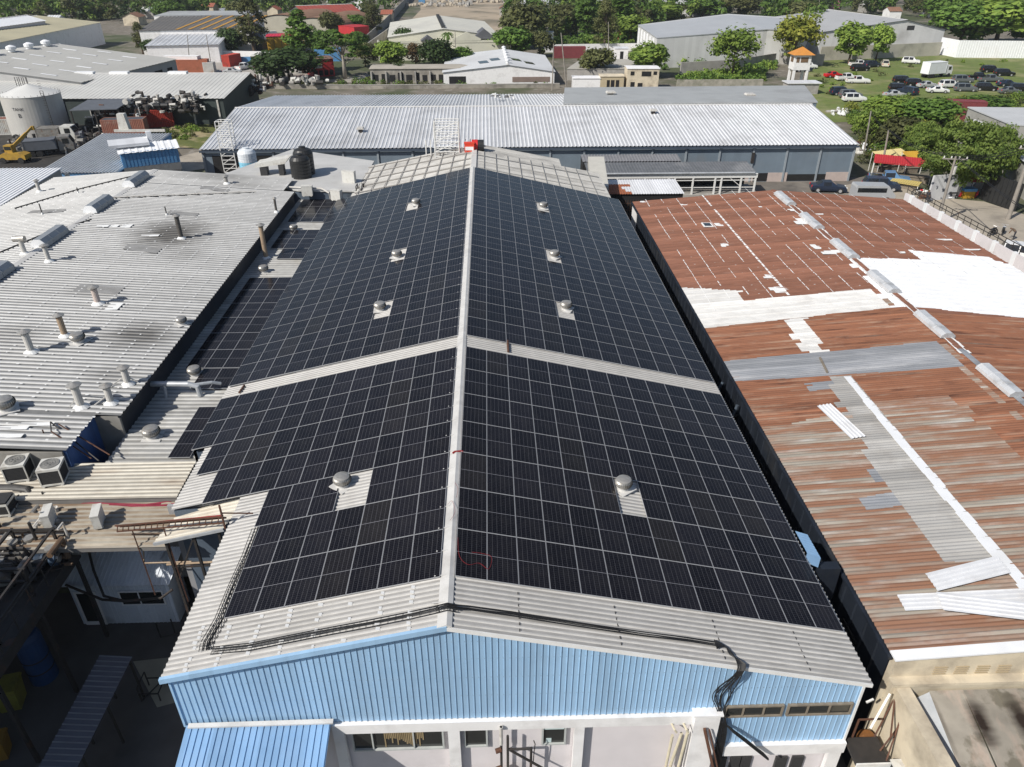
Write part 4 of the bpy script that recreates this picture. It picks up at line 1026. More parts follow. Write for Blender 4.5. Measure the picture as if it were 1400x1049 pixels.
for i_, (a_, b_) in enumerate(zip(ps_, ps_[1:])):
    n_ = max(2, int((b_-a_).length/.75))
    for j_ in range(n_):
        p_, q_ = a_.lerp(b_, j_/n_), a_.lerp(b_, (j_+1)/n_); d_ = q_-p_; s_ = V((d_.y, -d_.x, 0)).normalized(); w_ = .17+.012*i_+g.uniform(0, .07); o_ = g.uniform(-.04, .04)
        ws.obox(p_-s_*(w_-o_), d_*1.02, s_*(2*w_), (0, 0, .014+.004*(j_ % 2)))
ws.build('white_strip', [BRIGHTWHITE], rb_)
w = MB()
w.corr((BX0+.15, BY0+.3, 1.0), (BX0+.15, BY1-2, 1.0), (BX0+.15, BY0+.3, BZ0-.1), .9, .05, RIB, 1, 0, (-1, 0, 0)); w.box(BX0+.2, BY0+.3, 0, BX0+.3, BY1, BZ0-.06, 0)
w.box(BX0+.05, BY1-2, 0, BX0+.2, BY1, BZ0-.06, 1); 
w.prism([(BX0+.3, BY1-.25, 0), (BX2-.3, BY1-.25, 0), (BX2-.3, BY1-.25, BZ0-.06), (BX1, BY1-.25, BZ1-.06), (BX0+.3, BY1-.25, BZ0-.06)], (0, .2, 0), 1)
w.box(BX2-.25, BY0+.3, 0, BX2-.1, BY1-.25, BZ0-.06, 2)
w.build('wall', [ALLEYWALL, WHITE_WALL, PINKGREY], rb_)
v_ = MB()
for y in [18.5+i*5.2 for i in range(9)]:
    for k in range(5): v_.box(BX0+.05, y, 4.0+k*.28, BX0+.10, y+1.2, 4.12+k*.28)
v_.build('louvre', [STEEL_D], rb_)
e = MB(); e.obox((BX0-.12, BY0, BZ0-.16), (.16, 0, 0), (0, BY1-BY0, 0), (0, 0, .12)); e.build('gutter', [ALLEYWALL], rb_)
# front wall with weathered coping
f = MB()
f.prism([(BX0+.1, BY0-.12, 0), (BX2, BY0-.12, 0), (BX2, BY0-.12, BZ0-.02), (BX1, BY0-.12, BZ1-.02), (BX0+.1, BY0-.12, BZ0-.02)], (0, .3, 0), 0)
f.obox((BX0+.05, BY0-.45, 5.95), (26, 0, 0), (0, .33, 0), (0, 0, .14), 0); f.box(BX0+.25, 12, 0, BX0+.75, BY0-.12, 5.86, 0)
f.obox((BX0+.12, BY0-.35, 5.0), (26, 0, 0), (0, .22, 0), (0, 0, .95), 0)
for i in range(4):
    for k in range(4): f.box(15.15+i*.75, BY0-.16, 6.2+k*.11, 15.6+i*.75, BY0-.13, 6.24+k*.11, 1)
f.build('front_wall', [CREAM, pm('cream_shadow_slot', (.45, .36, .24), (.4, .32, .2), 2, .8)], rb_)
f = MB()
for xa, xb in ((BX0, BX1), (BX1, BX2)):
    a_, b_ = V((xa, BY0-.22, bz(xa)+.0)), V((xb, BY0-.22, bz(xb))); f.obox(a_, b_-a_, (0, .42, 0), (0, 0, .07))
f.build('verge_flashing', [BRIGHTWHITE], rb_)
# ridge vents of the rusty roof
RV = [((1059, 262), (1077, 277)), ((1091, 291), (1112, 309)), ((1132, 327), (1157, 349)), ((1184, 370), (1214, 396)), ((1247, 425), (1284, 457)), ((1331, 498), (1379, 537))]
HOODZ = pm('zinc_hood', (.72, .73, .74), (.60, .61, .62), 2, .4, .3, dirt=(.3, .29, .27), dscale=1)
for i, (a, b) in enumerate(RV):
    ya, yb = P(*a, 8.3).y, P(*b, 8.3).y
    ridge_vent('ridge_vent', (BX1, yb, BZ1+.02), (BX1, ya, BZ1+.02), .9, .34, 'zinc ridge vent on the rusty roof, '+['farthest of six', 'second from the far end', 'third from the far end', 'fourth from far end, beside the white area', 'second from the near end', 'nearest of six'][i], [HOODZ, GALV], 'ridge vents of the rusty roof', None)
LOOSEW = pm('loose_white_sheet', (.70, .71, .73), (.62, .63, .65), 2, .5, dirt=(.45, .43, .41), dscale=.8, dmax=.5)
def loose(px, label, pitch=.2, dz=.10):
    q = [onright(*p, dz) for p in px]
    mb = MB(); mb.corr(q[0], q[1], q[3], pitch, .045, TRAP, 1); mb.corr(q[0]-V((0, 0, .006)), q[1]-V((0, 0, .006)), q[3]-V((0, 0, .006)), pitch, .03, TRAP, 1)
    tag(mb.build('roofing_sheet', [LOOSEW]), label, 'roofing sheet', 'loose white roofing sheets')
loose([(1117, 555), (1136, 552), (1183, 597), (1164, 600)], 'loose white roofing sheet lying alone beside the grey strip')
loose([(1282, 808), (1265, 784), (1362, 766), (1382, 783)], 'loose white roofing sheet, upper of the near heap at the right edge', dz=.2)
loose([(1238, 835), (1226, 813), (1400, 806), (1420, 826)], 'loose white roofing sheet, bottom of the near heap under the others')
loose([(1290, 834), (1280, 809), (1420, 826), (1440, 852)], 'loose white roofing sheet, topmost of the near heap reaching out of the picture', dz=.30)
sk = MB(); p = onright(967, 308, .06); sk.box(p.x-.42, p.y-.5, p.z, p.x+.42, p.y+.5, p.z+.06, 0); sk.box(p.x-.3, p.y-.38, p.z+.06, p.x+.3, p.y+.38, p.z+.07, 1)
tag(sk.build('roof_hatch', [SEAL, GLASS_D]), 'small dark roof hatch with white rim on the far rust red slope', 'roof hatch')
bt = MB(); bt.bar(onright(1121, 489, .08), onright(1131, 509, .08), .1, .08); tag(bt.build('timber_batten', [OLDFRAME]), 'short brown timber batten lying on the grey sheets', 'batten')
# alley pipes on the dark wall
ap = MB()
ap.tube([(13.5, 33.8, 6.2), (13.3, 33.8, 5.2), (13.2, 35.6, 5.0), (13.3, 36.6, 5.6), (13.5, 36.6, 6.0)], .09, 8)
tag(ap.build('alley_pipe', [DARKSHEET]), 'bent blue grey pipe on the alley wall half way along the rusty roof', 'pipe')
bh = thing('blue_hood', 'small pale blue sheet hood standing up from the alley beside the near panels', 'hood', (12.9, 20, 0))
A, B, D = P(1087, 726, 7.45), P(1104, 757, 7.45), P(1104, 731, 7.9); C_ = B+D-A
q = MB(); q.corr(A, B, D, .16, .02, RIB, 1); q.prism([B, V((B.x, B.y, 7.0)), V((C_.x, C_.y, 7.4)), C_], (0, .04, 0)); q.build('roof', [BLUECANOPY], bh)
q = MB(); q.box(12.55, 20.2, 5.0, 13.3, 20.6, 7.4); q.build('shaft', [ALLEYWALL], bh)
# low stained awning in front
aws = [HIT(u, v, (16, 15.98, 5.75), (0, -.26, 1)) for u, v in ((1342, 988), (1398, 985), (1440, 985), (1290, 990))]
aw = thing('stained_awning', 'low brown stained flat sheet awning before the cream wall, lower right corner', 'awning', (16, 14, 0))
STAIN = pm('stained_sheet', (.36, .325, .27), (.26, .235, .195), 1.3, .3, dirt=(.44, .345, .28), dscale=.7, dlo=.5, dhi=.6, dmax=.7, dstretch=(1.6, .5, 1), third=(.19, .17, .13), tscale=1.1, tlo=.55, thi=.62, spec=.6, spots=[(q_.x-16, q_.y-14, .46, 1.0, 1.0) for q_ in aws[:3]]+[(aws[3].x-16, aws[3].y-14, .12, 1.0, .5)], spotcol=(.03, .02, .013), rand=.2)
for i in range(6):
    q = MB(); x = 15.0+i*1.2
    a_ = V((x, 15.98, 5.72)); q.obox(a_, (1.17, 0, 0), (-.15 if i == 0 else 0, -5.2, -1.35), (0, 0, .03)); q.obox(a_+V((1.17, 0, .02)), (.03, 0, 0), (0, -5.2, -1.35), (0, 0, .03)); q.build('sheet', [STAIN], aw)
q = MB(); q.obox((15.0, 15.95, 5.70), (0, -5.2, -1.35), (-.9, 0, -.75), (0, 0, .03)); q.obox((14.6, 14.5, 5.02), (0, -2.0, -.5), (-.5, .0, -.4), (0, 0, .04), 1); q.build('side_sheet', [GALV, BRIGHTWHITE], aw)
q = MB(); q.box(15.2, 11, 0, 15.3, 11.1, 4.3); q.box(15.0, 15.7, 0, 15.12, 15.82, 5.6); q.build('post', [STEEL_D], aw)
# fire escape landing and rails between the buildings
fe = thing('steel_landing', 'rusty steel landing with rails squeezed between the blue gable and the cream wall', 'landing', (13, 15, 0))
q = MB(); q.box(12.3, 14.6, 3.7, 13.5, 15.6, 3.78); q.box(12.3, 14.55, 3.6, 13.5, 14.6, 3.86, 1); q.build('deck', [STEEL_D, STEEL_W], fe)
q = MB()
for a_, b_ in (((13.4, 15.6, 3.8), (13.9, 16.0, 5.4)), ((13.9, 16.0, 5.4), (13.3, 14.8, 4.9)), ((13.4, 14.7, 3.8), (13.9, 15.4, 5.0)), ((13.9, 15.4, 5.0), (13.9, 16.0, 5.4)), ((12.6, 15.6, 3.8), (12.6, 15.6, 4.8)), ((13.3, 15.0, 3.9), (14.2, 15.5, 5.2)), ((12.6, 15.6, 4.8), (13.4, 15.6, 4.8))): q.bar(a_, b_, .05)
q.build('rail', [RUSTSTEEL], fe)
q = MB(); q.bar((12.8, 15.2, 4.9), (13.5, 15.8, 5.9), .07); q.bar((12.7, 15.7, 5.6), (12.95, 15.75, 5.7), .06); q.build('white_rail', [STEEL_W], fe)
cr = thing('equipment_box', 'black lidded equipment box with pale top in the gap by the stained awning', 'box', (13.9, 14.2, 0))
q = MB(); q.box(13.5, 13.6, 2.2, 14.6, 14.6, 3.9); q.build('body', [BLACKPLASTIC], cr)
q = MB(); q.box(13.47, 14.35, 3.9, 14.63, 14.65, 3.96); q.build('lid', [ACWHITE], cr)
oh = MB(); oh.lathe((13.45, 15.95, 2.6), [(.35, 0), (.35, .6), (.2, .8), (.01, .82)], 14); tag(oh.build('orange_hopper', [pm('orange_rusty', (.26, .11, .03), (.15, .065, .025), 3, .6)]), 'orange rusty hopper in the dark corner under the landing', 'hopper')
# ================================================================ generic gabled / flat buildings, placed by their front corners
def hall(name, label, cat, A, B, depth, ze, zr, roof, wall, along=True, rp=.5, pitch=.6, amp=.06, ov=.3, group=None, ridge=True, ribs=True, wallcol=None, z0=0.0):
    A, B = V((A[0], A[1], z0)), V((B[0], B[1], z0)); L = (B-A).length; ang = math.atan2(B.y-A.y, B.x-A.x)
    t = thing(name, label, cat, A, ang, group)
    r = MB(); D = depth; ze -= z0; zr -= z0
    prof = TRAP; tg = 1 if roof is FARROOF else None
    def sh(a, b, d):
        if ribs: r.corr(a, b, d, pitch, amp, prof, 1, trough=tg)
        else:
            a, b, d = V(a), V(b), V(d); n = (b-a).cross(d-a).normalized(); n = n if n.z > 0 else -n
            r.obox(a-n*.08, b-a, d-a, n*.08)
    w = MB()
    if along:
        yr = rp*D
        k1 = (zr-ze)/yr if yr > 0 else 0; k2 = (zr-ze)/(D-yr) if D > yr else 0
        if yr > 0: sh((-ov, -ov, ze-ov*k1), (L+ov, -ov, ze-ov*k1), (-ov, yr, zr))
        if D > yr: sh((-ov, D+ov, ze-ov*k2), (L+ov, D+ov, ze-ov*k2), (-ov, yr, zr))
        pts = [(0, 0, 0), (0, D, 0), (0, D, ze-.1)]+([(0, yr, zr-.1)] if 0 < yr < D else [])+[(0, 0, ze-.1)] if yr > 0 else [(0, 0, 0), (0, D, 0), (0, D, ze-.1), (0, 0, zr-.1)]
        if yr >= D: pts = [(0, 0, 0), (0, D, 0), (0, D, zr-.1), (0, 0, ze-.1)]
        w.prism(pts, (L, 0, 0))
        if ridge and 0 < yr < D:
            c = MB(); c.prism([(-ov, yr-.35, zr+.0), (-ov, yr, zr+.12), (-ov, yr+.35, zr+.0)], (L+2*ov, 0, 0)); c.build('ridge_cap', [RIDGE], t, local=True)
    else:
        xr = rp*L; k1 = (zr-ze)/xr; k2 = (zr-ze)/(L-xr)
        sh((-ov, -ov, ze-ov*k1), (-ov, D+ov, ze-ov*k1), (xr, -ov, zr)); sh((L+ov, -ov, ze-ov*k2), (L+ov, D+ov, ze-ov*k2), (xr, -ov, zr))
        w.prism([(0, 0, 0), (L, 0, 0), (L, 0, ze-.1), (xr, 0, zr-.1), (0, 0, ze-.1)], (0, D, 0))
        if ridge:
            c = MB(); c.prism([(xr-.35, -ov, zr), (xr, -ov, zr+.12), (xr+.35, -ov, zr)], (0, D+2*ov, 0)); c.build('ridge_cap', [RIDGE], t, local=True)
    r.build('roof', [roof, FARPAN] if tg else [roof], t, local=True); w.build('wall', [wall], t, local=True)
    return t, L
EACH = {'opening', 'roof_light', 'bay_opening', 'wall_opening', 'front_opening', 'louvre', 'window', 'post', 'buttress', 'wall_bracket'}
def lbox(t, name, mats, boxes):
    if name in EACH:
        for b in boxes:
            m = MB(); m.box(*b[:6]); m.build(name, [mats[b[6] if len(b) > 6 else 0]], t, local=True)
        return
    m = MB()
    for b in boxes: m.box(*b[:6], b[6] if len(b) > 6 else 0)
    return m.build(name, mats, t, local=True)
def poly_building(name, label, cat, top, roofm, wallm, z0=0.0, th=.15):
    """flat or sloped slab roof over walls that follow its outline"""
    top = [V(p) for p in top]; c = sum(top, V((0, 0, 0)))/len(top)
    t = thing(name, label, cat, (c.x, c.y, z0))
    r = MB(); r.prism(top, (0, 0, th)); r.build('roof', [roofm], t)
    w = MB(); k = []
    for p in top: d = (c-p); d.z = 0; k.append(p+d.normalized()*.15-V((0, 0, .01)))
    n = len(k)
    for i in range(n):
        a, b = k[i], k[(i+1) % n]
        w.add([V((a.x, a.y, z0)), V((b.x, b.y, z0)), b, a], [(0, 1, 2, 3)])
    w.build('wall', [wallm], t)
    return t
BLACKHOLE = pm('dark_interior', (.012, .012, .013), (.02, .02, .02), 1, .9)
# ---- the long grey-blue warehouse behind the solar hall
A, B = P(275, 204, 5), P(1172, 197, 5)
fw, L = hall('long_warehouse', 'long slate blue warehouse with a wide ribbed silver roof behind the solar hall', 'warehouse', A, B, 40, 5, 7, FARROOF, SLATEWALL, True, .44, .52, .085, .25)
POSTM = pm('light_slate_post', (.30, .34, .37), (.25, .28, .31), 2, .6)
for i in range(20):
    x = .1+i*(L-.3)/19
    lbox(fw, 'post', [POSTM], [(x-.12, -.16, 0, x+.12, -.01, 4.72)])
lbox(fw, 'gutter', [pm('dark_gutter', (.06, .08, .11), (.05, .065, .09), 2, .5)], [(-.2, -.45, 4.62, L+.2, -.26, 4.84)])
for x0, x1 in ((1.2, 5.2), (6.5, 11.5), (11.9, 14.5)):
    lbox(fw, 'bay_opening', [BLACKHOLE], [(x0, -.03, .1, x1, -.005, 4.1)])
PINKCONC = pm('pinkish_concrete', (.52, .43, .39), (.44, .37, .34), 1.5, .85)
lbox(fw, 'base_wall', [PINKCONC, BLACKHOLE], [(L-17, -.05, 0, L-13.5, -.002, 1.25), (L-11.5, -.05, 0, L-8.8, -.002, 1.25), (L-3.4, -.05, 0, L-.1, -.002, 1.25), (L-8.8, -.03, .1, L-3.4, -.002, 1.0, 1), (L-13.5, -.03, .1, L-11.5, -.002, 1.2, 1)])
lbox(fw, 'wall_bracket', [STEEL_D], [(L-14.2, -.25, 2.6, L-13.8, -.01, 4.0)])
def cowl(u, v, z, label, w=.9):
    p = P(u, v, z); t = thing('roof_cowl', label, 'roof vent', p, 0)
    b = MB(); b.box(p.x-w*.3, p.y-w*.3, p.z-.2, p.x+w*.3, p.y+w*.3, p.z+.25); b.build('throat', [STEEL_D], t)
    h = MB(); h.prism([(p.x-w*.6, p.y-w*.5, p.z+.25), (p.x+w*.6, p.y-w*.5, p.z+.25), (p.x+w*.45, p.y-w*.5, p.z+.5), (p.x-w*.45, p.y-w*.5, p.z+.5)], (0, w, 0)); h.build('hood', [PIPEGREY], t)
cowl(493, 179, 5.9, 'small dark vent cowl on the left part of the long silver roof')
cowl(893, 154, 6.7, 'small vent cowl near the ridge in the middle of the long silver roof')
cowl(835, 129, 6.5, 'dark roof cowl on the smooth grey roof, nearer the middle', 1.4)
cowl(1025, 132, 6.5, 'dark roof cowl on the smooth grey roof, near its right end', 1.4)
tangle('roof_junk', P(690, 133, 6.9), 9, (1.8, .8), 'white and dark scrap pieces lying on the silver roof ridge', [STEEL_W, STEEL_D], (.06, .16), 8, 'scrap', .8)
gf = poly_building('grey_flat_warehouse', 'smooth grey low pitched roof joined behind the right half of the silver warehouse', 'warehouse', [P(770, 143, 7.05), P(1118, 141, 7.05), P(1100, 118, 5.6), P(772, 121, 5.6)], SMOOTHGREY, SLATEWALL)
# ---- middle grey roof with the black tanks
mr = poly_building('flat_grey_roof', 'flat light grey roof with black water tanks, left of the solar hall rear', 'building', [P(298, 243, 7.6), P(408, 262, 7.6), P(486, 263, 7.5), P(512, 222, 7.5), P(400, 206, 7.6)], pm('pale_grey_deck', (.55, .545, .53), (.48, .475, .46), .6, .6, dirt=(.34, .33, .32), dscale=.15, dmax=.5, sheet=(1, 1.5, .04)), DARKSHEET)
def water_tank(p, r, h, label, mats, band=None):
    t = thing('water_tank', label, 'water tank', p, 0, None)
    m = MB(); prof = [(r*.97, 0)]
    for k in range(6):
        z = h*.8*k/6; prof += [(r, z+.02), (r, z+h*.8/6-.05), (r*.96, z+h*.8/6-.02)]
    prof += [(r, h*.8), (r*.8, h*.92), (r*.35, h*.98), (r*.33, h)]
    m.lathe(p, prof, 22, 0, (lambda i, k: 1 if (band and prof[i][1] < h*.38) else 0)); m.build('tank_body', mats, t)
    l = MB(); l.lathe(V(p)+V((0, 0, h)), [(r*.36, 0), (r*.36, .06), (.01, .1)], 16); l.build('lid', [mats[0]], t)
    return t
q = P(413, 244, 7.62); water_tank(q, 1.0, 2.4, 'black ribbed water tank on the flat grey roof, the nearer of two', [BLACKPLASTIC])
q = P(418, 239, 7.62); water_tank(q, 1.0, 2.8, 'black ribbed water tank half hidden behind the nearer black tank', [BLACKPLASTIC])
q = P(341, 232, 6.0); water_tank(q, 1.0, 2.4, 'white water tank with a light blue lower band beside the flat grey roof', [pm('white_tank', (.72, .75, .78), (.64, .68, .72), 3, .4), pm('light_blue_tank', (.25, .55, .70), (.22, .5, .65), 3, .4)], True)
sb = MB(); sb.box(q.x-1.6, q.y-1.6, 0, q.x+2.2, q.y+1.6, 5.97); tag(sb.build('tank_plinth', [CONC]), 'grey concrete plinth block under the white and blue water tank', 'plinth')
ac_unit(P(478, 250, 7.62), 2.9, 'white air conditioner standing alone on the flat grey roof near the old rear sheets', 1.3, .5, 1.2, False)
ac_unit(P(421, 268, 7.3), 3.2, 'small white air conditioner above the farthest panel block', 1.0, .5, 1.0, False)
ac_unit(P(461, 274, 7.4), 2.8, 'small white air conditioner beside the corner of the rear left panels', 1.0, .5, 1.0, False)
dk = thing('duct_hood', 'low white slanted duct hood on dark legs on the flat grey roof', 'duct', P(373, 242, 7.62))
p = P(373, 242, 7.62); m = MB(); m.prism([p+V((-1.8, 0, .9)), p+V((1.4, 0, 1.3)), p+V((1.9, 0, 1.9)), p+V((-1.5, 0, 1.35))], (0, 1.6, 0)); m.build('hood', [ACWHITE], dk)
m = MB(); m.box(p.x-1.2, p.y, p.z, p.x-.5, p.y+.8, p.z+.95); m.build('leg', [ACDARK], dk); m = MB(); m.box(p.x+.7, p.y, p.z, p.x+1.2, p.y+.8, p.z+1.2); m.build('leg', [ACDARK], dk)
tangle('roof_junk', P(490, 262, 7.5), 8, (.8, .8), 'small heap of pale scrap by the corner of the flat grey roof', [ACWHITE, STEEL_D], (.04, .1), 3, 'scrap', .6)
# ---- old rear bay of the hall, with loose purlins
rr_ = thing('old_rear_bay', 'old unpainted rear bay of the solar hall with loose battens over dirty grey sheets', 'hall bay', (-1.5, 69, 0))
OLDSHEET = pm('dirty_old_sheet', (.52, .505, .475), (.42, .41, .385), 1.4, .6, dirt=(.16, .155, .15), dscale=.35, dlo=.5, dhi=.72, dmax=.75, dstretch=(.6, 1.6, 1), sheet=(1, .8, .12))
def orz(x): return 9.75-.19*abs(x+1.5)
r = MB()
r.corr((-1.5, 68.7, orz(-1.5)), (-1.5, 80.5, orz(-1.5)), (-13.2, 68.7, orz(-13.2)), .3, .04, TRAP, 1)
r.corr((-1.5, 68.7, orz(-1.5)), (-1.5, 81, orz(-1.5)), (7.6, 68.7, orz(7.6)), .3, .04, TRAP, 1)
r.corr((7.6, 68.7, orz(7.6)), (7.6, 78, orz(7.6)), (11.6, 68.7, orz(11.6)), .3, .04, TRAP, 1)
r.build('roof', [OLDSHEET], rr_)
w = MB(); w.prism([(-13, 80, 0), (7.5, 80, 0), (7.5, 80, orz(7.5)-.05), (-1.5, 80, orz(-1.5)-.05), (-13, 80, orz(-13)-.05)], (0, .2, 0)); w.box(-13, 68.8, 0, -12.8, 80, orz(-13)-.05); w.box(11.3, 68.8, 0, 11.5, 78, orz(11.5)-.05); w.build('wall', [DARKSHEET], rr_)
b = MB()
for y in (70, 72.2, 74.5, 77, 79.4): b.bar((-1.9, y, orz(-1.9)+.1), (-12.9, y, orz(-12.9)+.1), .09, .08)
for x in [-2.6-i*1.25 for i in range(9)]: b.bar((x, 69, orz(x)+.15), (x+.3, 80, orz(x)+.15), .06, .06)
for x in [-.5+i*1.2 for i in range(10)]: b.bar((x, 69, orz(x)+.08), (x, 78, orz(x)+.08), .05, .05, 1)
for y in (71, 73.5, 76): b.bar((-1.2, y, orz(-1.2)+.09), (11.3, y, orz(11.3)+.09), .05, .05, 1)
b.build('batten', [pm('pale_batten', (.42, .40, .37), (.32, .30, .28), 3, .7), pm('thin_grey_rod', (.34, .335, .32), (.27, .265, .255), 3, .6)], rr_)
c = MB(); c.box(-1.75, 68.7, orz(-1.5)+.02, -1.25, 80.6, orz(-1.5)+.1); c.build('ridge_cap', [RIDGE], rr_)
def scaffold(p, w, d, h, label, lifts=4):
    t = thing('scaffold_tower', label, 'scaffold', p, 0)
    p = V(p); m = MB()
    for x in (-w/2, w/2):
        for y in (0, d): m.tube([p+V((x, y, 0)), p+V((x, y, h))], .07, 6)
    m.build('upright', [STEEL_W], t)
    m = MB()
    for k in range(lifts*2+1):
        z = h*k/(lifts*2)
        for y in (0, d): m.tube([p+V((-w/2, y, z)), p+V((w/2, y, z))], .05, 6)
        if k % 2 == 0:
            for x in (-w/2, w/2): m.tube([p+V((x, 0, z)), p+V((x, d, z))], .05, 6)
    for k in range(lifts):
        a, b = h*k/lifts, h*(k+1)/lifts
        m.tube([p+V((-w/2, 0, a)), p+V((w/2, 0, b))], .04, 6)
    m.build('brace', [STEEL_W], t)
    return t
scaffold(P(612, 221, 8.6), 2.5, 1.4, 4.0, 'white scaffold tower standing on the old rear bay near the ridge', 4)
scaffold(P(316, 236, 2.0), 1.7, 1.4, 6.5, 'white ladder tower leaning on the left end of the long warehouse', 6)
for u, v, h, lb in ((583, 213, 1.6, 'thin white post left of the scaffold tower'), (637, 212, 1.7, 'thin white post right of the scaffold tower')):
    p = P(u, v, 8.9); m = MB(); m.tube([p, p+V((0, 0, h))], .06, 6); m.tube([p+V((.5, 0, 0)), p+V((.5, 0, h))], .06, 6); m.tube([p+V((0, 0, h*.6)), p+V((.5, 0, h*.6))], .04, 6); tag(m.build('post_frame', [STEEL_W]), lb, 'post frame')
p = P(642, 208, 9.6); m = MB(); m.box(p.x-.5, p.y-.3, p.z, p.x+.5, p.y+.3, p.z+.9); m.box(p.x-.42, p.y-.32, p.z+.25, p.x+.42, p.y-.29, p.z+.6, 1); m.box(p.x-.55, p.y-.33, p.z+.9, p.x+.55, p.y+.33, p.z+.98)
tag(m.build('red_crate', [pm('bright_orange_red', (.75, .07, .03), (.65, .06, .03), 3, .5), SEAL]), 'bright orange red crate with pale front at the far end of the ridge', 'crate')
p = P(652, 206, 9.6); m = MB(); m.tube([p+V((-.5, 0, .5)), p+V((.1, 0, .5))], .62, 16, 0); m.tube([p+V((.1, 0, .5)), p+V((.75, 0, .5))], .6, 16, 1); m.box(p.x-.7, p.y-.5, p.z-.1, p.x+.8, p.y+.5, p.z+.02, 1)
tag(m.build('compressor', [pm('bright_red', (.62, .03, .03), (.5, .03, .03), 3, .45), BLACKPLASTIC]), 'red and black drum shaped machine beside the orange red crate', 'machine')
# ---- yard structures right of the old bay
cp = thing('loading_canopy', 'long white framed loading canopy with dark grey roof before the slate warehouse', 'canopy', (23, 92, 0))
m = MB(); m.corr((12.3, 91.8, 3.55), (33.6, 91.8, 3.55), (12.3, 96.0, 3.85), .4, .05, TRAP, 1); m.build('roof', [pm('dark_grey_roof', (.16, .165, .175), (.12, .125, .13), 1, .5, dirt=(.3, .3, .3), dscale=.2)], cp)
m = MB(); m.box(12.3, 91.5, 2.95, 33.7, 91.75, 3.4); m.box(12.3, 91.45, 3.4, 33.7, 91.7, 3.48); m.build('beam', [STEEL_W], cp)
m = MB(); m.tube([(12.5, 91.35, 3.62), (33.2, 91.35, 3.62)], .12, 8); m.build('gutter', [GALV], cp)
for x in (13, 16, 19.5, 22.5, 23.3, 25.6, 28.4, 29.2, 31.7, 33.5):
    m = MB(); m.box(x-.1, 91.5, .9, x+.1, 91.7, 2.95); m.build('post', [STEEL_W], cp)
m = MB()
for z in (1.7, 2.6): m.box(22.5, 91.55, z, 33.5, 91.62, z+.1)
m.bar((30.3, 91.6, 2.9), (31.8, 91.6, 1.8), .08); m.build('rail', [STEEL_W], cp)
m = MB(); m.box(12.3, 91.3, 0, 34.2, 96, .9); m.build('dock', [CONC], cp)
m = MB(); m.box(12.3, 95.8, .9, 33.6, 95.95, 3.75); m.build('back_wall', [BLACKHOLE], cp)
t, l_ = hall('dark_awning_roof', 'dark grey flat awning roof between loading canopy and slate warehouse', 'awning', (12.2, 96.3), (25, 96.3), 2.6, 3.9, 4.15, pm('mid_grey_roof', (.24, .24, .25), (.19, .19, .2), 1, .5), BLACKHOLE, True, 1.0, .4, .05, .05, ridge=False)
rs = thing('patched_shed', 'small shed with a silver flat roof and bright rust patch, behind the solar hall', 'shed', (17, 84, 0))
m = MB(); m.corr((11.9, 81.5, 3.95), (22.0, 81.5, 3.95), (11.9, 86.6, 4.2), .3, .04, TRAP, 6, lambda p: 1 if (p.x < 15.6+.8*math.sin(p.y*3) and p.x > 12.2 and 81.7 < p.y < 84.6) else 0); m.build('roof', [FARROOF, pm('bright_rust', (.34, .12, .055), (.26, .09, .045), 1.5, .8)], rs)
m = MB(); m.box(12, 81.7, 0, 21.9, 86.5, 3.9); m.build('wall', [BLACKHOLE], rs)
m = MB()
for i in range(34): m.bar((12+i*.3, 81.2, .1), (12+i*.3, 81.2, 3.4), .03)
for z in (.6, 1.4, 2.2, 3.0): m.bar((12, 81.2, z), (22, 81.2, z), .04)
m.build('mesh_front', [RUSTSTEEL], rs)
ch = thing('beige_chute', 'beige boxed conveyor chute rising beside the patched shed', 'chute', (12.3, 82, 0))
m = MB(); m.obox((10.9, 78.2, 4.9), (1.9, 0, 0), (.9, 10.5, .6), (0, 0, .9)); m.build('casing', [pm('beige_sheet', (.58, .56, .50), (.5, .48, .43), 1, .6)], ch)
for y in (80, 86): m = MB(); m.box(11.4+(y-78)*.08, y, 0, 11.6+(y-78)*.08, y+.2, 4.95); m.build('leg', [STEEL_D], ch)
for k in range(4):
    m = MB(); p = V((10.2, 83+k*1.2, 3.4+.5*k)); m.box(p.x, p.y, p.z, p.x+1.3, p.y+.5, p.z+.2); m.box(p.x+.1, p.y+.1, 0, p.x+.25, p.y+.25, p.z); tag(m.build('catwalk_step', [STEEL_D]), 'dark steel step platform left of the beige chute, %s from the front' % ordinal(k+1), 'step platform', 'steel steps by the chute')
tangle('yard_junk', P(885, 243, .9), 26, (6, .9), 'jumble of dark and white gear on the loading dock under the canopy', [STEEL_D, ACWHITE, RUSTSTEEL, BLACKPLASTIC], (.06, .25), 12, 'equipment', 1.6)
# ---- long grey shed on the left with dark green wall
GREENW = pm('dark_green_sheet', (.05, .065, .062), (.04, .052, .05), .5, .6, sheet=(0, 1.0, .1))
B3ROOF = pm('pale_grey_long_roof', (.60, .595, .565), (.54, .535, .51), .3, .6, dirt=(.36, .35, .33), dscale=.06, dmax=.5)
A, B = P(-160, 135, 4.6), P(304, 134, 4.6)
t, L = hall('long_grey_shed', 'long pale grey shed with dark green side wall across the left background', 'shed', A, B, 21, 4.6, 6.4, B3ROOF, GREENW, True, .8, .8, .05, .4)
for i in range(16):
    x = L-1-i*4.6
    lbox(t, 'post', [PIPEGREY], [(x-.15, -.2, 0, x+.15, -.01, 4.4)])
for u in (-1, 92, 141, 224):
    x = (P(u, 108, 6.4)-V((A.x, A.y, 0))).dot((B-A).normalized())
    lbox(t, 'roof_light', [BRIGHTWHITE], [(x-1.8, 16.2, 6.3, x+1.8, 17.4, 6.75)])
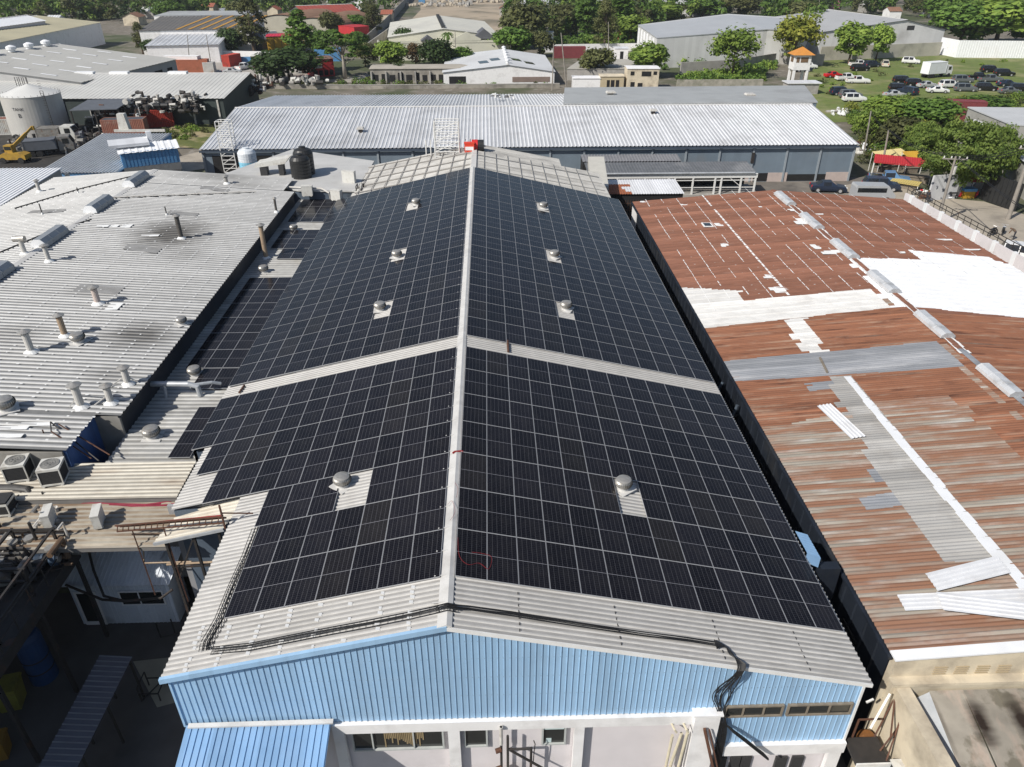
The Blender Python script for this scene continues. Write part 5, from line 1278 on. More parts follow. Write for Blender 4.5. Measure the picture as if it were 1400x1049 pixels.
# ---- storage tank
tp_ = P(59, 185, 0); tr = 4.5; th_ = 6.7
tk = thing('storage_tank', 'big white cylindrical storage tank with black lettering, left background', 'storage tank', tp_)
TANKM = pm('tank_white', (.52, .51, .48), (.43, .42, .40), .35, .55, dirt=(.34, .31, .27), dscale=.22, dlo=.5, dhi=.8, dmax=.6, dstretch=(1, 1, .3))
m = MB(); m.lathe(tp_, [(tr, 0), (tr, th_*.25), (tr*1.002, th_*.25), (tr*1.002, th_*.5), (tr, th_*.5), (tr, th_), (tr*1.01, th_), (tr*1.01, th_+.08)], 56); m.build('shell', [TANKM], tk, smooth=False)
m = MB(); m.lathe(tp_, [(tr*1.01, th_+.08), (tr*.5, th_+.85), (.02, th_+1.6)], 56); m.build('cone_roof', [pm('tank_roof_white', (.66, .655, .63), (.6, .595, .575), .5, .6)], tk)
m = MB()
for a in range(0, 360, 12): m.tube([tp_+V((tr*.99*math.cos(math.radians(a)), tr*.99*math.sin(math.radians(a)), th_)), tp_+V((tr*.99*math.cos(math.radians(a)), tr*.99*math.sin(math.radians(a)), th_+.35))], .03, 4)
for dx in (-1.6, -.9, -.2): m.tube([tp_+V((dx-1, 1.5, th_+1.0)), tp_+V((dx-1, 1.5, th_+2.4)), tp_+V((dx-.6, 1.5, th_+2.4)), tp_+V((dx-.6, 1.5, th_+1))], .06, 6)
m.tube([tp_+V((.2, 0, th_+1.4)), tp_+V((.2, 0, th_+2.6))], .05, 6); m.build('roof_fittings', [STEEL_D], tk)
m = MB()
for s_ in (-.25, .25): m.tube([tp_+V((tr*.8+s_, -tr*.62-.1, 0)), tp_+V((tr*.8+s_, -tr*.62-.1, th_+.9))], .05, 6)
for k in range(24): m.tube([tp_+V((tr*.8-.25, -tr*.62-.1, .4+k*.38)), tp_+V((tr*.8+.25, -tr*.62-.1, .4+k*.38))], .03, 6)
m.build('ladder', [STEEL_D], tk)
LETTER = pm('black_lettering', (.05, .05, .055), (.08, .08, .085), 5, .7)
def text_on(txt, size, center, ex, ez, parent, mat, off=.02):
    cu = bpy.data.curves.new('lettering', 'FONT'); cu.body = txt; cu.size = size; cu.align_x = 'CENTER'; cu.align_y = 'CENTER'; cu.extrude = .01
    o = bpy.data.objects.new('tmp', cu); col.objects.link(o)
    dg = bpy.context.evaluated_depsgraph_get(); me = bpy.data.meshes.new_from_object(o.evaluated_get(dg))
    bpy.data.objects.remove(o); me.materials.clear(); me.materials.append(mat)
    ex, ez = V(ex).normalized(), V(ez).normalized(); n = ex.cross(ez)
    for v in me.vertices:
        c = v.co; v.co = V(center)+ex*c.x+ez*c.y+n*(c.z+off)
    return me
def curved_text(txt, size, zc, ang):
    me = text_on(txt, size, (0, 0, 0), (1, 0, 0), (0, 0, 1), None, LETTER, 0)
    for v in me.vertices:
        a = ang+v.co.x/tr; r_ = tr*1.012
        v.co = V((r_*math.cos(a), r_*math.sin(a), zc+v.co.z))
    link('lettering', me, tk)
a0 = math.radians(-92)
curved_text('TANK', .68, 5.0, a0); curved_text('B', .9, 4.0, a0)
# ---- containers
def container(p, rz, L, colr, label, name='shipping_container', cat='container', top=None, group=None, h=2.6, w=2.44):
    t = thing(name, label, cat, p, rz, group)
    m = MB(); h0 = h
    for s_, up in ((0, (0, -1, 0)), (w, (0, 1, 0))):
        m.corr((.12, s_, .15), (L-.12, s_, .15), (.12, s_, h0-.12), .28, -.05, TRAP, 1, 0, up)
    for s_, up in ((0, (-1, 0, 0)), (L, (1, 0, 0))):
        m.corr((s_, .12, .15), (s_, w-.12, .15), (s_, .12, h0-.12), .28, -.05, TRAP, 1, 0, up)
    m.corr((.1, .05, h0-.06), (L-.1, .05, h0-.06), (.1, w-.05, h0-.06), .28, .03, TRAP, 1, 1)
    m.build('body', [colr, top or colr], t, local=True)
    f = MB()
    for x in (0, L-.14):
        for y in (0, w-.14): f.box(x, y, 0, x+.14, y+.14, h0)
    for y in (-.01, w-.11): f.box(.14, y, 0, L-.14, y+.12, .16); f.box(.14, y, h0-.12, L-.14, y+.12, h0-.002)
    for x in (-.01, L-.11): f.box(x, .14, 0, x+.12, w-.14, .16); f.box(x, .14, h0-.12, x+.12, w-.14, h0-.002)
    f.build('frame', [colr], t, local=True)
    return t
CRUST = pm('faded_rust_container', (.36, .15, .10), (.28, .12, .085), 1.2, .75, dirt=(.45, .38, .33), dscale=1, dmax=.6)
CRED = pm('red_container', (.46, .055, .035), (.38, .05, .035), 1.2, .6, dirt=(.2, .06, .04), dscale=.8)
CGREY = pm('dark_grey_container', (.13, .14, .16), (.1, .11, .125), 1.2, .65)
CWHITE = pm('dirty_white_container', (.58, .57, .54), (.5, .49, .46), 1.2, .6, dirt=(.34, .2, .12), dscale=.8)
CBLUE = pm('blue_container', (.10, .28, .52), (.085, .24, .45), 1.2, .55, dirt=(.25, .25, .24), dscale=.7, dmax=.5)
CORANGE = pm('orange_rust_container', (.46, .16, .09), (.4, .14, .08), 1.2, .6, dirt=(.25, .1, .05), dscale=.5)
container(P(143, 190, 0), .12, 6.8, CRUST, 'faded rust striped container beside the grey striped roof', top=CGREY, h=3.0)
container(P(188, 176, 0), .30, 6.2, CRED, 'red open topped container loaded with scrap, middle of the yard', h=2.9)
container(P(232, 164, 0), 1.1, 6.2, CRED, 'red container beside the dark grey one near the grass patch', h=2.9)
container(P(252, 158, 0), 1.0, 6.2, CGREY, 'dark grey blue container at the right end of the scrap yard', h=3.2)
container(P(-25, 186, 0), .15, 6.6, CWHITE, 'dirty white container left of the storage tank, at the picture edge', top=CRUST)
tangle('scrap_heap', P(168, 158, 2.6), 46, (3.5, 2), 'pile of rods and beams on top of the faded rust container', [STEEL_D, STEEL_W, RUSTSTEEL], (.06, .2), 31, 'scrap', 2.2)
tangle('scrap_heap', P(228, 150, 2.9), 150, (7, 3), 'tall dark scrap metal heap above the red containers', [STEEL_D, BLACKPLASTIC, STEEL_D, PIPEGREY], (.12, .5), 32, 'scrap', 4.6)
tangle('scrap_heap', P(322, 126, 2.6), 110, (6, 5), 'dark scrap heap at the right end of the long grey shed', [STEEL_D, BLACKPLASTIC, PIPEGREY, RUSTSTEEL], (.1, .35), 33, 'scrap', 4.2)
tangle('scrap_heap', P(65, 200, 0), 120, (7, 7), 'dark machine scrap lying in front of the storage tank', [STEEL_D, BLACKPLASTIC, GREYP, CGREY], (.1, .4), 34, 'scrap', 1.8)
tangle('scrap_heap', P(120, 182, 0), 50, (6, 4), 'dark clutter under the black canopy right of the tank', [STEEL_D, BLACKPLASTIC, ACWHITE], (.1, .3), 35, 'scrap', 1.6)
q = MB(); p = P(163, 180, 3.1); q.prism([p, p+V((1.6, 0, 0)), p+V((1.3, 0, 2.6)), p+V((.2, 0, 2.6))], (0, 1.0, 0)); q.box(p.x-.6, p.y-.4, p.z, p.x+7.2, p.y-.1, p.z+.35)
tag(q.build('white_hopper', [ACWHITE]), 'white tapered hopper with a long white beam on the rust container', 'hopper')
bc = thing('black_canopy', 'open black lean-to canopy between the tank and the rust container', 'canopy', P(125, 185, 0))
p = P(95, 152, 4.2); p2 = P(160, 150, 4.2); d_ = (p2-p)
m = MB(); m.obox(p, d_, (0, 7, .5), (0, 0, .12)); m.build('roof', [CGREY], bc)
m = MB()
for q_ in (0, .5, 1): a_ = p+d_*q_; m.bar((a_.x, a_.y+.3, 0), (a_.x, a_.y+.3, 4.2), .2)
m.build('post', [STEEL_D], bc)
m = MB(); m.box(p.x, p.y+6.8, 0, p2.x, p.y+7, 4.3); m.build('back_wall', [BLACKHOLE], bc)
# ---- grey striped roof, blue cabin, white ribbed roof
t, l_ = hall('striped_roof_shed', 'shed with a finely ribbed grey roof and blue wall behind the left hall', 'shed', P(52, 234, 4.2), P(160, 236, 4.0), 17.5, 4.0, 4.9, pm('fine_grey_sheet', (.60, .61, .62), (.50, .51, .52), 1, .5, .2), CBLUE, True, 1.0, .42, .12, .2, ridge=False)
t, l_ = hall('blue_cabin', 'long blue ribbed cabin with a curved white roof behind the left hall', 'cabin', P(172, 240, 3.4), P(249, 231, 3.4), 4.6, 6.1, 6.6, BRIGHTWHITE, CBLUE, True, .5, .8, .05, .25, ridge=False, z0=3.4)
lbox(t, 'plinth', [CONC], [(.1, .1, -3.4, l_-.1, 4.5, 0)])
lbox(t, 'cabin_panel', [CBLUE, pm('grimy_base', (.24, .25, .25), (.2, .2, .2), 2, .8)], [(.1+i*.42, -.05, .9, .38+i*.42, -.002, 2.75) for i in range(15)]+[(0, -.04, 0, l_, -.002, .9, 1)])
lbox(t, 'roof_box', [FARROOF], [(-1.0, .8, 3.15, 3.6, 4.5, 3.5), (3.6, 3.6, 3.0, 4.2, 4.5, 4.2)])
t, l_ = hall('white_ribbed_shed', 'shed with a bright white ribbed roof left of the grey hall', 'shed', (-62, 58), (-45, 58), 21, 7.2, 8.0, BRIGHTWHITE, pm('pale_ribbed_wall', (.45, .45, .44), (.33, .33, .32), 1, .6), True, 1.0, .4, .06, .3, ridge=False)
lbox(t, 'side_slats', [OLDFRAME, PIPEGREY], [(l_+.005, 2+i*1.5, 4.5, l_+.05, 2.9+i*1.5, 7.2, i % 2) for i in range(14)])
# ---- crane and trucks in the scrap yard
YELC = pm('crane_yellow', (.46, .28, .04), (.38, .23, .04), 2, .5, dirt=(.2, .13, .05), dscale=1)
cr = thing('mobile_crane', 'small yellow mobile crane with a raised boom at the left edge of the scrap yard', 'crane', P(22, 222, 0))
p = P(22, 222, 0)
m = MB(); m.prism([p+V((-2.4, -1.1, .7)), p+V((2.6, -1.1, .7)), p+V((2.6, -1.1, 1.5)), p+V((1.5, -1.1, 1.9)), p+V((-1.2, -1.1, 1.9)), p+V((-2.4, -1.1, 1.4))], (0, 2.2, 0)); m.build('chassis', [YELC], cr)
m = MB(); m.box(p.x-1.0, p.y-.7, p.z+1.9, p.x+.4, p.y+.7, p.z+3.2); m.build('cab', [YELC], cr)
m = MB(); m.box(p.x-.9, p.y-.74, p.z+2.4, p.x+.3, p.y-.705, p.z+3.0); m.build('window', [GLASS_D], cr)
m = MB(); m.bar(p+V((0, 0, 2.6)), p+V((2.3, 2.2, 4.8)), .5, .5); m.bar(p+V((2.0, 1.9, 4.5)), p+V((3.3, 3.1, 5.8)), .35, .35); m.box(p.x+3.0, p.y+2.9, p.z+5.2, p.x+3.5, p.y+3.4, p.z+5.9); m.build('boom', [YELC], cr)
for x in (-1.6, 1.7):
    for y in (-1.25, 1.0): m = MB(); m.tube([p+V((x, y, .55)), p+V((x, y+.3, .55))], .55, 16); m.build('wheel', [RUBBER], cr)
cr.scale = (.8, .8, .8)
def truck(p, rz, label, cabm, bodym, Lb=6.0, hb=2.5, cab=True):
    t = thing('lorry', label, 'lorry', p, rz)
    m = MB(); m.box(0, -1.2, 1.0, Lb, 1.2, 1.0+hb)
    for x in (0, Lb-.08): m.box(x-.03, -1.23, 1.0, x+.11, 1.23, 1.03+hb)
    m.box(-.02, -1.23, 1.0+hb-.08, Lb+.02, 1.23, 1.0+hb+.03); m.build('cargo_box', [bodym], t, local=True)
    m = MB(); m.box(-.2, -.5, .7, Lb+2.2, .5, .98); m.build('chassis', [STEEL_D], t, local=True)
    if cab:
        m = MB(); m.prism([(Lb+.25, -1.1, .7), (Lb+2.3, -1.1, .7), (Lb+2.35, -1.1, 1.7), (Lb+1.9, -1.1, 2.7), (Lb+.25, -1.1, 2.75)], (0, 2.2, 0)); m.build('cab', [cabm], t, local=True)
        m = MB(); m.prism([(Lb+2.372, -.95, 1.75), (Lb+2.39, -.95, 1.75), (Lb+1.98, -.95, 2.6), (Lb+1.96, -.95, 2.6)], (0, 1.9, 0)); m.box(Lb+.9, -1.13, 1.7, Lb+1.75, -1.105, 2.45); m.box(Lb+.9, 1.105, 1.7, Lb+1.75, 1.13, 2.45); m.build('window', [GLASS_D], t, local=True)
    for x in (.9, 1.9, Lb+1.4):
        for y in (-1.15, .85): m = MB(); m.tube([(x, y, .48), (x, y+.3, .48)], .48, 14); m.build('wheel', [RUBBER], t, local=True)
    return t
truck(P(38, 214, 0), .35, 'dark grey tipper lorry beside the yellow crane', GREYP, CGREY, 4.5, 1.4)
truck(P(58, 196, 0), .1, 'pale grey lorry in front of the storage tank', ACWHITE, GREYP, 3.5, 1.5)
# ---- left background warehouses
TAN = pm('tan_roof', (.46, .42, .29), (.40, .37, .26), .2, .7, sheet=(0, 5.0, .06))
B2ROOF = pm('grey_beige_roof', (.45, .445, .42), (.40, .395, .37), .12, .65, dirt=(.34, .33, .31), dscale=.05, dmax=.5)
t, L = hall('skylit_warehouse', 'large grey beige roofed warehouse with rows of white roof lights, upper left', 'warehouse', (-132, 160.2), (-76.6, 150), 33, 6, 8.6, B2ROOF, pm('grey_white_wall', (.42, .42, .42), (.36, .36, .36), .5, .7), False, .5, 1.2, .05, .4)
kk = 2.6/(L/2)
for j, fx in enumerate((.58, .70, .83)):
    for i in range(6):
        x = L*fx; y = 2+i*5.2+(j % 2)*2.2; z = 8.6-kk*(x-L/2)
        if y < 31: m = MB(); m.obox((x, y, z+.06), (3.2, 0, -3.2*kk), (0, .55, 0), (0, 0, .03)); m.build('roof_light', [BRIGHTWHITE], t, local=True)
for i in range(6):
    m = MB(); c = (L/2, 2.5+i*5.3, 8.65); m.lathe(c, [(.7, 0), (.7, .4), (1.0, .5), (1.0, 1.0), (.3, 1.3), (.01, 1.3)], 14); m.build('ridge_turbine', [BRIGHTWHITE], t, local=True)
lbox(t, 'wall_opening', [BLACKHOLE], [(L+.005, 24, 1.5, L+.03, 27, 4.6), (L+.005, 29, 2.5, L+.03, 31, 4.6)])
t, L = hall('tan_roof_warehouse', 'warehouse with a tan striped roof and white wall at the upper left', 'warehouse', P(-60, 76, 5.5), P(138, 35, 5.5), 40, 6.5, 8.5, TAN, WHITE_WALL, True, .5, 1.4, .05, .4)
t, L = hall('white_roof_hall', 'white roofed hall on the left edge beyond the tan roof', 'warehouse', P(-90, 52, 7.8), P(62, 31, 7.8), 14, 8.4, 9.8, BRIGHTWHITE, PINKGREY, True, .4, 1.2, .05, .4)
t, L = hall('white_walled_warehouse', 'low white walled warehouse with a grey ribbed roof beside the container yard', 'warehouse', P(200, 65, 4.2), P(298, 63, 4.2), 55, 4.6, 6.0, FARROOF, WHITE_WALL, True, .55, 1.2, .08, .4)
t, L = hall('orange_striped_warehouse', 'dark roofed warehouse with slanting orange stripes, upper left', 'warehouse', P(190, 42, 6.6), P(340, 40, 6.6), 26, 6.6, 8.4, pm('dark_grey_brown_roof', (.15, .14, .13), (.12, .115, .11), .3, .7), WHITE_WALL, True, 1.0, 1.2, .05, .3, ridge=False)
k_ = 1.8/26
m = MB()
for i in range(6): x = 10+i*(L-10)/6; m.obox((x, .5, 6.6+.12), (.9, 0, 0), (5, 25, 25*k_), (0, 0, .03))
m.build('roof_stripe', [pm('orange_strip', (.50, .27, .05), (.42, .23, .05), .5, .7)], t, local=True)
t, L = hall('white_parapet_block', 'long white parapet building behind the orange striped roof', 'building', P(212, 31, 6), P(345, 30, 6), 18, 8.0, 8.2, SMOOTHGREY, WHITE_WALL, True, 1.0, 2, .02, .1, ridge=False)
def wallrun(name, pts, h, th, mat, label, cat='wall', ribs=False, cap=None):
    m = MB()
    for a, b in zip(pts, pts[1:]):
        a, b = V(a), V(b); d = b-a; n = V((d.y, -d.x, 0)).normalized()*th
        m.obox(a, d, -n, (0, 0, h))
        if ribs: m.corr(a+n*.02, b+n*.02, a+n*.02+V((0, 0, h)), .7, .09, RIB, 1, 0, tuple(n))
        if cap: m.obox(a+n*.15+V((0, 0, h)), d, -n*1.3, (0, 0, .15), 1)
    return tag(m.build(name, [mat, cap or mat]), label, cat)
wallrun('boundary_wall', [P(222, 82, 0), P(300, 82, 0), P(415, 84, 0)], 2.4, .25, WHITE_WALL, 'long white boundary wall behind the container yard', 'wall')
wallrun('fence', [P(318, 88, 0), P(352, 88, 0)], 1.9, .1, CBLUE, 'short blue hoarding below the long white boundary wall', 'hoarding')
container(P(236, 101, 0), .1, 9, CORANGE, 'orange rust container lying before the white truck trailer, upper left', h=3.2)
truck(P(276, 99, 0), math.pi-.05, 'white box lorry parked among the containers, upper left', WHITE_WALL, WHITE_WALL, 9, 2.9)
container(P(279, 101, 0), .05, 2.6, CWHITE, 'small off white cabin box between the orange container and the lorry', name='cabin_box', cat='cabin', h=2.6)
container(P(315, 92, 0), 1.2, 5, CRED, 'red container end standing right of the white box lorry', h=2.9)
container(P(345, 92, 0), .2, 4.5, CRED, 'red container beside the white pickup at the yard gate', h=2.4)
truck(P(365, 98, 0), 1.3, 'white tractor lorry seen end on beside the big dark tree', WHITE_WALL, ACWHITE, 2.5, 1.2)
wallrun('fence', [P(224, 98, 0), P(285, 97, 0)], 3.0, .05, STEEL_D, 'dark mesh gate fence in front of the white walled warehouse', 'fence')
# yellow silo building, blue box, red works
YELB = pm('yellow_ochre_wall', (.50, .30, .03), (.44, .26, .03), .6, .7, dirt=(.2, .13, .05), dscale=.3)
t, L = hall('yellow_shed', 'yellow ochre shed with a pink red roof edge among the trees', 'shed', P(367, 72, 0), P(412, 71, 0), 9, 4.4, 4.7, pm('pink_red_roof', (.60, .03, .07), (.5, .03, .06), .5, .6), YELB, True, .5, .9, .05, .2, ridge=False)
lbox(t, 'wall_rib', [pm('brown_rib', (.26, .17, .04), (.2, .14, .04), 1, .7)], [(2+i*2.2, -.06, .2, 2.25+i*2.2, -.002, 4.2) for i in range(5)])
container(P(431, 84, 0), -.02, 7.5, CBLUE, 'bright blue container between the dark trees', h=3.3)
REDW = pm('red_painted_wall', (.50, .035, .04), (.4, .03, .035), .7, .6)
t, L = hall('red_works', 'red framed works building with open floors below the blue container', 'building', P(428, 106, 0), P(458, 104, 0), 7, 4.0, 4.3, pm('brown_deck', (.2, .12, .09), (.15, .1, .08), 1, .8), REDW, True, .5, .9, .05, .2, ridge=False)
lbox(t, 'opening', [BLACKHOLE, ACWHITE], [(.4+i*1.3, -.05, .3, 1.3+i*1.3, -.002, 1.5) for i in range(4)]+[(.4, -.04, 2.0, 2.6, -.003, 3.2, 1)])
t, L = hall('crimson_block', 'crimson windowless block beside the diagonal boundary wall', 'building', P(486, 58, 0), P(506, 56, 0), 9, 4.6, 4.8, REDW, REDW, True, .5, 2, .02, .1, ridge=False, ribs=False)
ROOFRUST = pm('rusty_vault', (.27, .155, .095), (.21, .12, .075), .35, .75, sheet=(1, 1.2, .1))
def vault(u, v, w, d, h, label, zw=2.5):
    p = P(u, v, 0); t = thing('arched_warehouse', label, 'warehouse', p, -.25, 'rusty arched roofs')
    m = MB(); n = 16
    pts = [(w/2*math.cos(math.pi*i/n), zw+h*math.sin(math.pi*i/n)) for i in range(n+1)]
    for (x0, z0), (x1, z1) in zip(pts, pts[1:]):
        m.add([(x0, 0, z0), (x1, 0, z1), (x1, d, z1), (x0, d, z0)], [(0, 1, 2, 3)])
        m.add([(x0*1.0, 0, z0-.15), (x1, 0, z1-.15), (x1, d, z1-.15), (x0, d, z0-.15)], [(3, 2, 1, 0)])
    m.build('roof', [ROOFRUST], t, local=True)
    m = MB(); m.prism([(x*.98, .3, z-.1) for x, z in pts]+[(-w/2*.98, .3, 0), (w/2*.98, .3, 0)], (0, d-.6, 0)); m.build('wall', [pm('dim_cream_wall', (.42, .40, .33), (.36, .34, .28), .5, .8)], t, local=True)
vault(386, 45, 20, 34, 3.6, 'rusty arched roof warehouse, left of the two vaults')
vault(432, 50, 18, 34, 3.6, 'rusty arched roof warehouse, right of the two vaults, partly behind trees')
t, L = hall('red_roof_shed', 'long shed with a dull red roof in the upper left background', 'shed', P(416, 22, 4), P(492, 19, 4), 22, 5, 7, pm('dull_red_roof', (.34, .075, .05), (.28, .065, .05), .3, .7), pm('dark_bluegrey_wall', (.10, .11, .13), (.08, .09, .1), .4, .7), True, .5, 1.5, .06, .4)
t, L = hall('slate_house', 'small slate grey roofed shed beside the arched roofs', 'shed', P(358, 56, 3), P(386, 54, 3), 10, 3.4, 5.0, CGREY, CGREY, True, .5, 1.2, .05, .3)
wallrun('boundary_wall', [P(500, 66, 0), P(528, 38, 0), P(566, -6, 0)], 3.2, .3, pm('grey_block_wall', (.30, .29, .27), (.24, .235, .22), .5, .85), 'grey block wall running diagonally uphill past the crimson block', 'wall')
wallrun('boundary_wall', [P(505, 76, 0), P(537, 50, 0)], 3.4, .3, CONC, 'shorter pale concrete wall parallel to the diagonal block wall', 'wall')
# cream warehouse and white centre warehouse
CREAMW = pm('pale_cream_wall', (.66, .64, .52), (.58, .565, .47), .5, .75, dirt=(.4, .38, .3), dscale=.2, dmax=.5)
t, L = hall('cream_warehouse', 'wide cream warehouse with a small pediment and a dark ridge vent row, upper centre', 'warehouse', P(531, 51, 5.6), P(682, 49, 5.6), 48, 5.6, 7.6, pm('cream_grey_roof', (.56, .55, .49), (.50, .495, .45), .2, .6, dirt=(.42, .41, .38), dscale=.05), CREAMW, False, .5, 1.3, .05, .3, ridge=False)
m = MB(); 
for i in range(14): m.box(L/2-.5, 2+i*3.2, 7.55, L/2+.5, 4.2+i*3.2, 8.1)
m.build('ridge_vent', [ACDARK], t, local=True)
lbox(t, 'front_block', [CREAMW, GLASS_D], [(-3, -5, 0, L+3, -.4, 4.4), (-3.1, -5.1, 4.4, L+3.1, -4.8, 5.0), (-3.1, -4.8, 4.4, -2.8, -.5, 5.0), (8, -6, 3.0, 19, -5.02, 3.3), (8, -5.05, 2.0, 19, -5.01, 2.7, 1)])
m = MB(); m.prism([(18, -5.15, 4.9), (26, -5.15, 4.9), (26, -5.15, 5.4), (22, -5.15, 7.2), (18, -5.15, 5.4)], (0, .5, 0)); m.build('pediment', [CREAMW], t, local=True)
m = MB(); m.prism([(9, -5.5, 5.0), (13, -5.5, 5.0), (11, -5.5, 6.3)], (0, 4, 0)); m.prism([(L-8, -2, 5.0), (L-1, -2, 5.0), (L-4.5, -2, 7.6)], (0, 6, 0)); m.build('dormer', [pm('dark_slate_dormer', (.12, .125, .14), (.1, .1, .11), .5, .6)], t, local=True)
t, L = hall('white_gable_warehouse', 'white warehouse with a low white roof, four dark roof lights and ridge turbines, upper centre', 'warehouse', P(606, 99, 3.1), P(758, 98, 3.1), 30, 3.1, 4.6, pm('white_grey_roof', (.60, .61, .62), (.54, .55, .56), .2, .55, dirt=(.45, .45, .45), dscale=.06), WHITE_WALL, False, .58, 1.2, .05, .3)
kk = 1.5/(L*.58); k2 = 1.5/(L*.42)
for x, y, z, k_ in ((L*.33, 6.5, 3.1+kk*L*.33, kk), (L*.44, 9, 3.1+kk*L*.44, kk), (L*.64, 9.5, 4.6-k2*L*.06, -k2), (L*.76, 7, 4.6-k2*L*.18, -k2)): m = MB(); m.obox((x, y, z+.06), (2.2, 0, 2.2*k_), (-.5, 4, 0), (0, 0, .04)); m.build('roof_light', [GLASS_D], t, local=True)
for i in range(6): m = MB(); m.lathe((L*.58, 3+i*5, 4.65), [(.35, 0), (.35, .3), (.5, .4), (.5, .75), (.01, .95)], 12); m.build('ridge_turbine', [BRIGHTWHITE], t, local=True)
lbox(t, 'front_opening', [BLACKHOLE, pm('dull_brown_shutter', (.25, .19, .16), (.2, .15, .13), .6, .8)], [(L*.62, -.06, .9, L-1, -.002, 2.0, 1), (L*.05, -.06, .2, L*.2, -.002, 2.2)])
OLDROW = pm('stained_block_wall', (.40, .37, .32), (.27, .25, .215), .5, .85, dirt=(.10, .09, .08), dscale=.35, dlo=.45, dhi=.65, dmax=.7)
t, L = hall('old_row_building', 'long decaying low row building with many openings before the cream warehouse', 'building', P(508, 116, 0), P(664, 115, 0), 7, 3.5, 3.7, pm('tan_flat_roof', (.44, .40, .34), (.36, .33, .28), .4, .85), OLDROW, True, .5, 1.2, .02, .25, ridge=False, ribs=False)
g = random.Random(77)
lbox(t, 'opening', [BLACKHOLE, pm('ochre_board', (.42, .30, .10), (.32, .24, .1), .7, .8)], [(.6+i*1.9, -.06, .4+g.random()*.5, 1.6+i*1.9+g.random()*.4, -.002, 2.0+g.random()*.7, 1 if i in (11, 15, 17) else 0) for i in range(int(L/1.9)-1)])
for i in range(0, int(L/3.4)): lbox(t, 'buttress', [CONC], [(i*3.4, -.5, 0, i*3.4+.35, -.061, 2.9)])
wallrun('boundary_wall', [P(300, 122, 0), P(400, 122, 0), P(520, 122, 0), P(660, 121, 0), P(765, 120, 0)], .8, .3, OLDROW, 'low stained boundary wall right behind the silver warehouse roof', 'wall', cap=CONC)
tangle('rooftop_junk', P(395, 113, 1.2), 40, (9, 2), 'pale and dark clutter on the ground behind the silver roof, left', [ACWHITE, CONC, STEEL_D], (.15, .5), 51, 'clutter', 1.6)
# right of centre: huts behind the smooth grey roof
def hut(u0, u1, v, h, d, label, wallm, roofm, openings=(), name='hut'):
    t, L = hall(name, label, 'hut', P(u0, v, 0), P(u1, v, 0), d, h, h+.15, roofm, wallm, True, .5, 1.0, .02, .15, ridge=False, ribs=False)
    if openings: lbox(t, 'opening', [BLACKHOLE], [(a*L, -.05, b, c*L, -.002, e) for a, b, c, e in openings])
    return t
hut(856, 899, 124, 4.6, 5, 'roofless looking white two bay hut behind the smooth grey roof', CREAM, WHITE_WALL, ((.12, .6, .25, 1.8), (.35, .6, .5, 1.6), (.1, 3.2, .22, 4.0), (.45, 3.0, .75, 4.0), (.82, 3.3, .93, 4.0)))
hut(820, 852, 124, 3.0, 4, 'tan hut with dark doorways beside the white two bay hut', pm('tan_wall', (.50, .42, .28), (.42, .35, .24), .8, .8), CREAM, ((.28, .4, .4, 2.2), (.45, .4, .6, 2.2), (.66, .4, .8, 2.2)))
hut(783, 820, 124, 2.6, 4, 'low white hut behind the join of the silver and grey roofs', WHITE_WALL, WHITE_WALL)
hut(840, 858, 82, 3.0, 5, 'small white hut with a door behind the round green trees', WHITE_WALL, FARROOF, ((.4, .1, .65, 2.2),))
hut(743, 756, 66, 4.6, 4, 'small white watch hut with flat roof near the field track', WHITE_WALL, SMOOTHGREY, ((.3, 2.6, .7, 3.6),), 'watch_hut')
wallrun('boundary_wall', [P(745, 72, 0), P(870, 70, 0)], 2.2, .3, WHITE_WALL, 'white boundary wall along the green field, upper centre', 'wall')
container(P(758, 80, 0), .0, 9, pm('maroon_container', (.22, .05, .055), (.18, .045, .05), 1, .6), 'dark red container behind the white gable warehouse, upper centre', h=3.0)
container(P(847, 55, 0), 0.1, 4, CORANGE, 'orange red container in the green wood edge', h=4.2)
poly_building('grey_yard_shed', 'low grey beige flat roof between the round trees', 'shed', [P(775, 95, 2.5), P(880, 95, 2.5), P(868, 82, 2.5), P(795, 81, 2.5)], pm('beige_grey_roof', (.44, .42, .37), (.38, .36, .32), .3, .8), CONC)
wallrun('stone_wall', [P(925, 122, 0), P(1042, 121, 0)], 1.9, .6, pm('stone_wall', (.42, .39, .33), (.26, .25, .2), 1.0, .9, dirt=(.1, .12, .06), dscale=.6), 'rough stone wall under the grassy bank behind the grey roof', 'wall')
# big grey warehouse (right of centre)
a_, b_, c_, d_, r_ = P(898, 53, 7.2), P(1050, 41, 8.6), P(1058, 26, 9.2), P(872, 35, 7.2), P(995, 20, 10)
e_ = P(1098, 43, 8.2)
t = poly_building('big_grey_warehouse', 'big light grey ribbed warehouse behind the leafy tree, right of centre', 'warehouse', [a_, b_, e_, P(1110, 27, 9), r_, d_], pm('pale_blue_grey_roof', (.44, .455, .47), (.40, .41, .425), .15, .5), LIGHTWALL, 0, .2)
m = MB()
for i in range(6): p = d_.lerp(a_, .1+i*.15); n_ = V(((a_-d_).y, -(a_-d_).x, 0)).normalized()*(-.2); m.bar(p+n_-V((0, 0, 6.5)), p+n_-V((0, 0, .4)), .9, .5)
m.build('white_pilaster', [BRIGHTWHITE], t)
wallrun('retaining_wall', [P(930, 102, 0), P(1000, 98, 0), P(1060, 88, 0), P(1125, 90, 0)], 2.8, .4, CONC, 'stained concrete retaining wall below the big grey warehouse', 'wall')
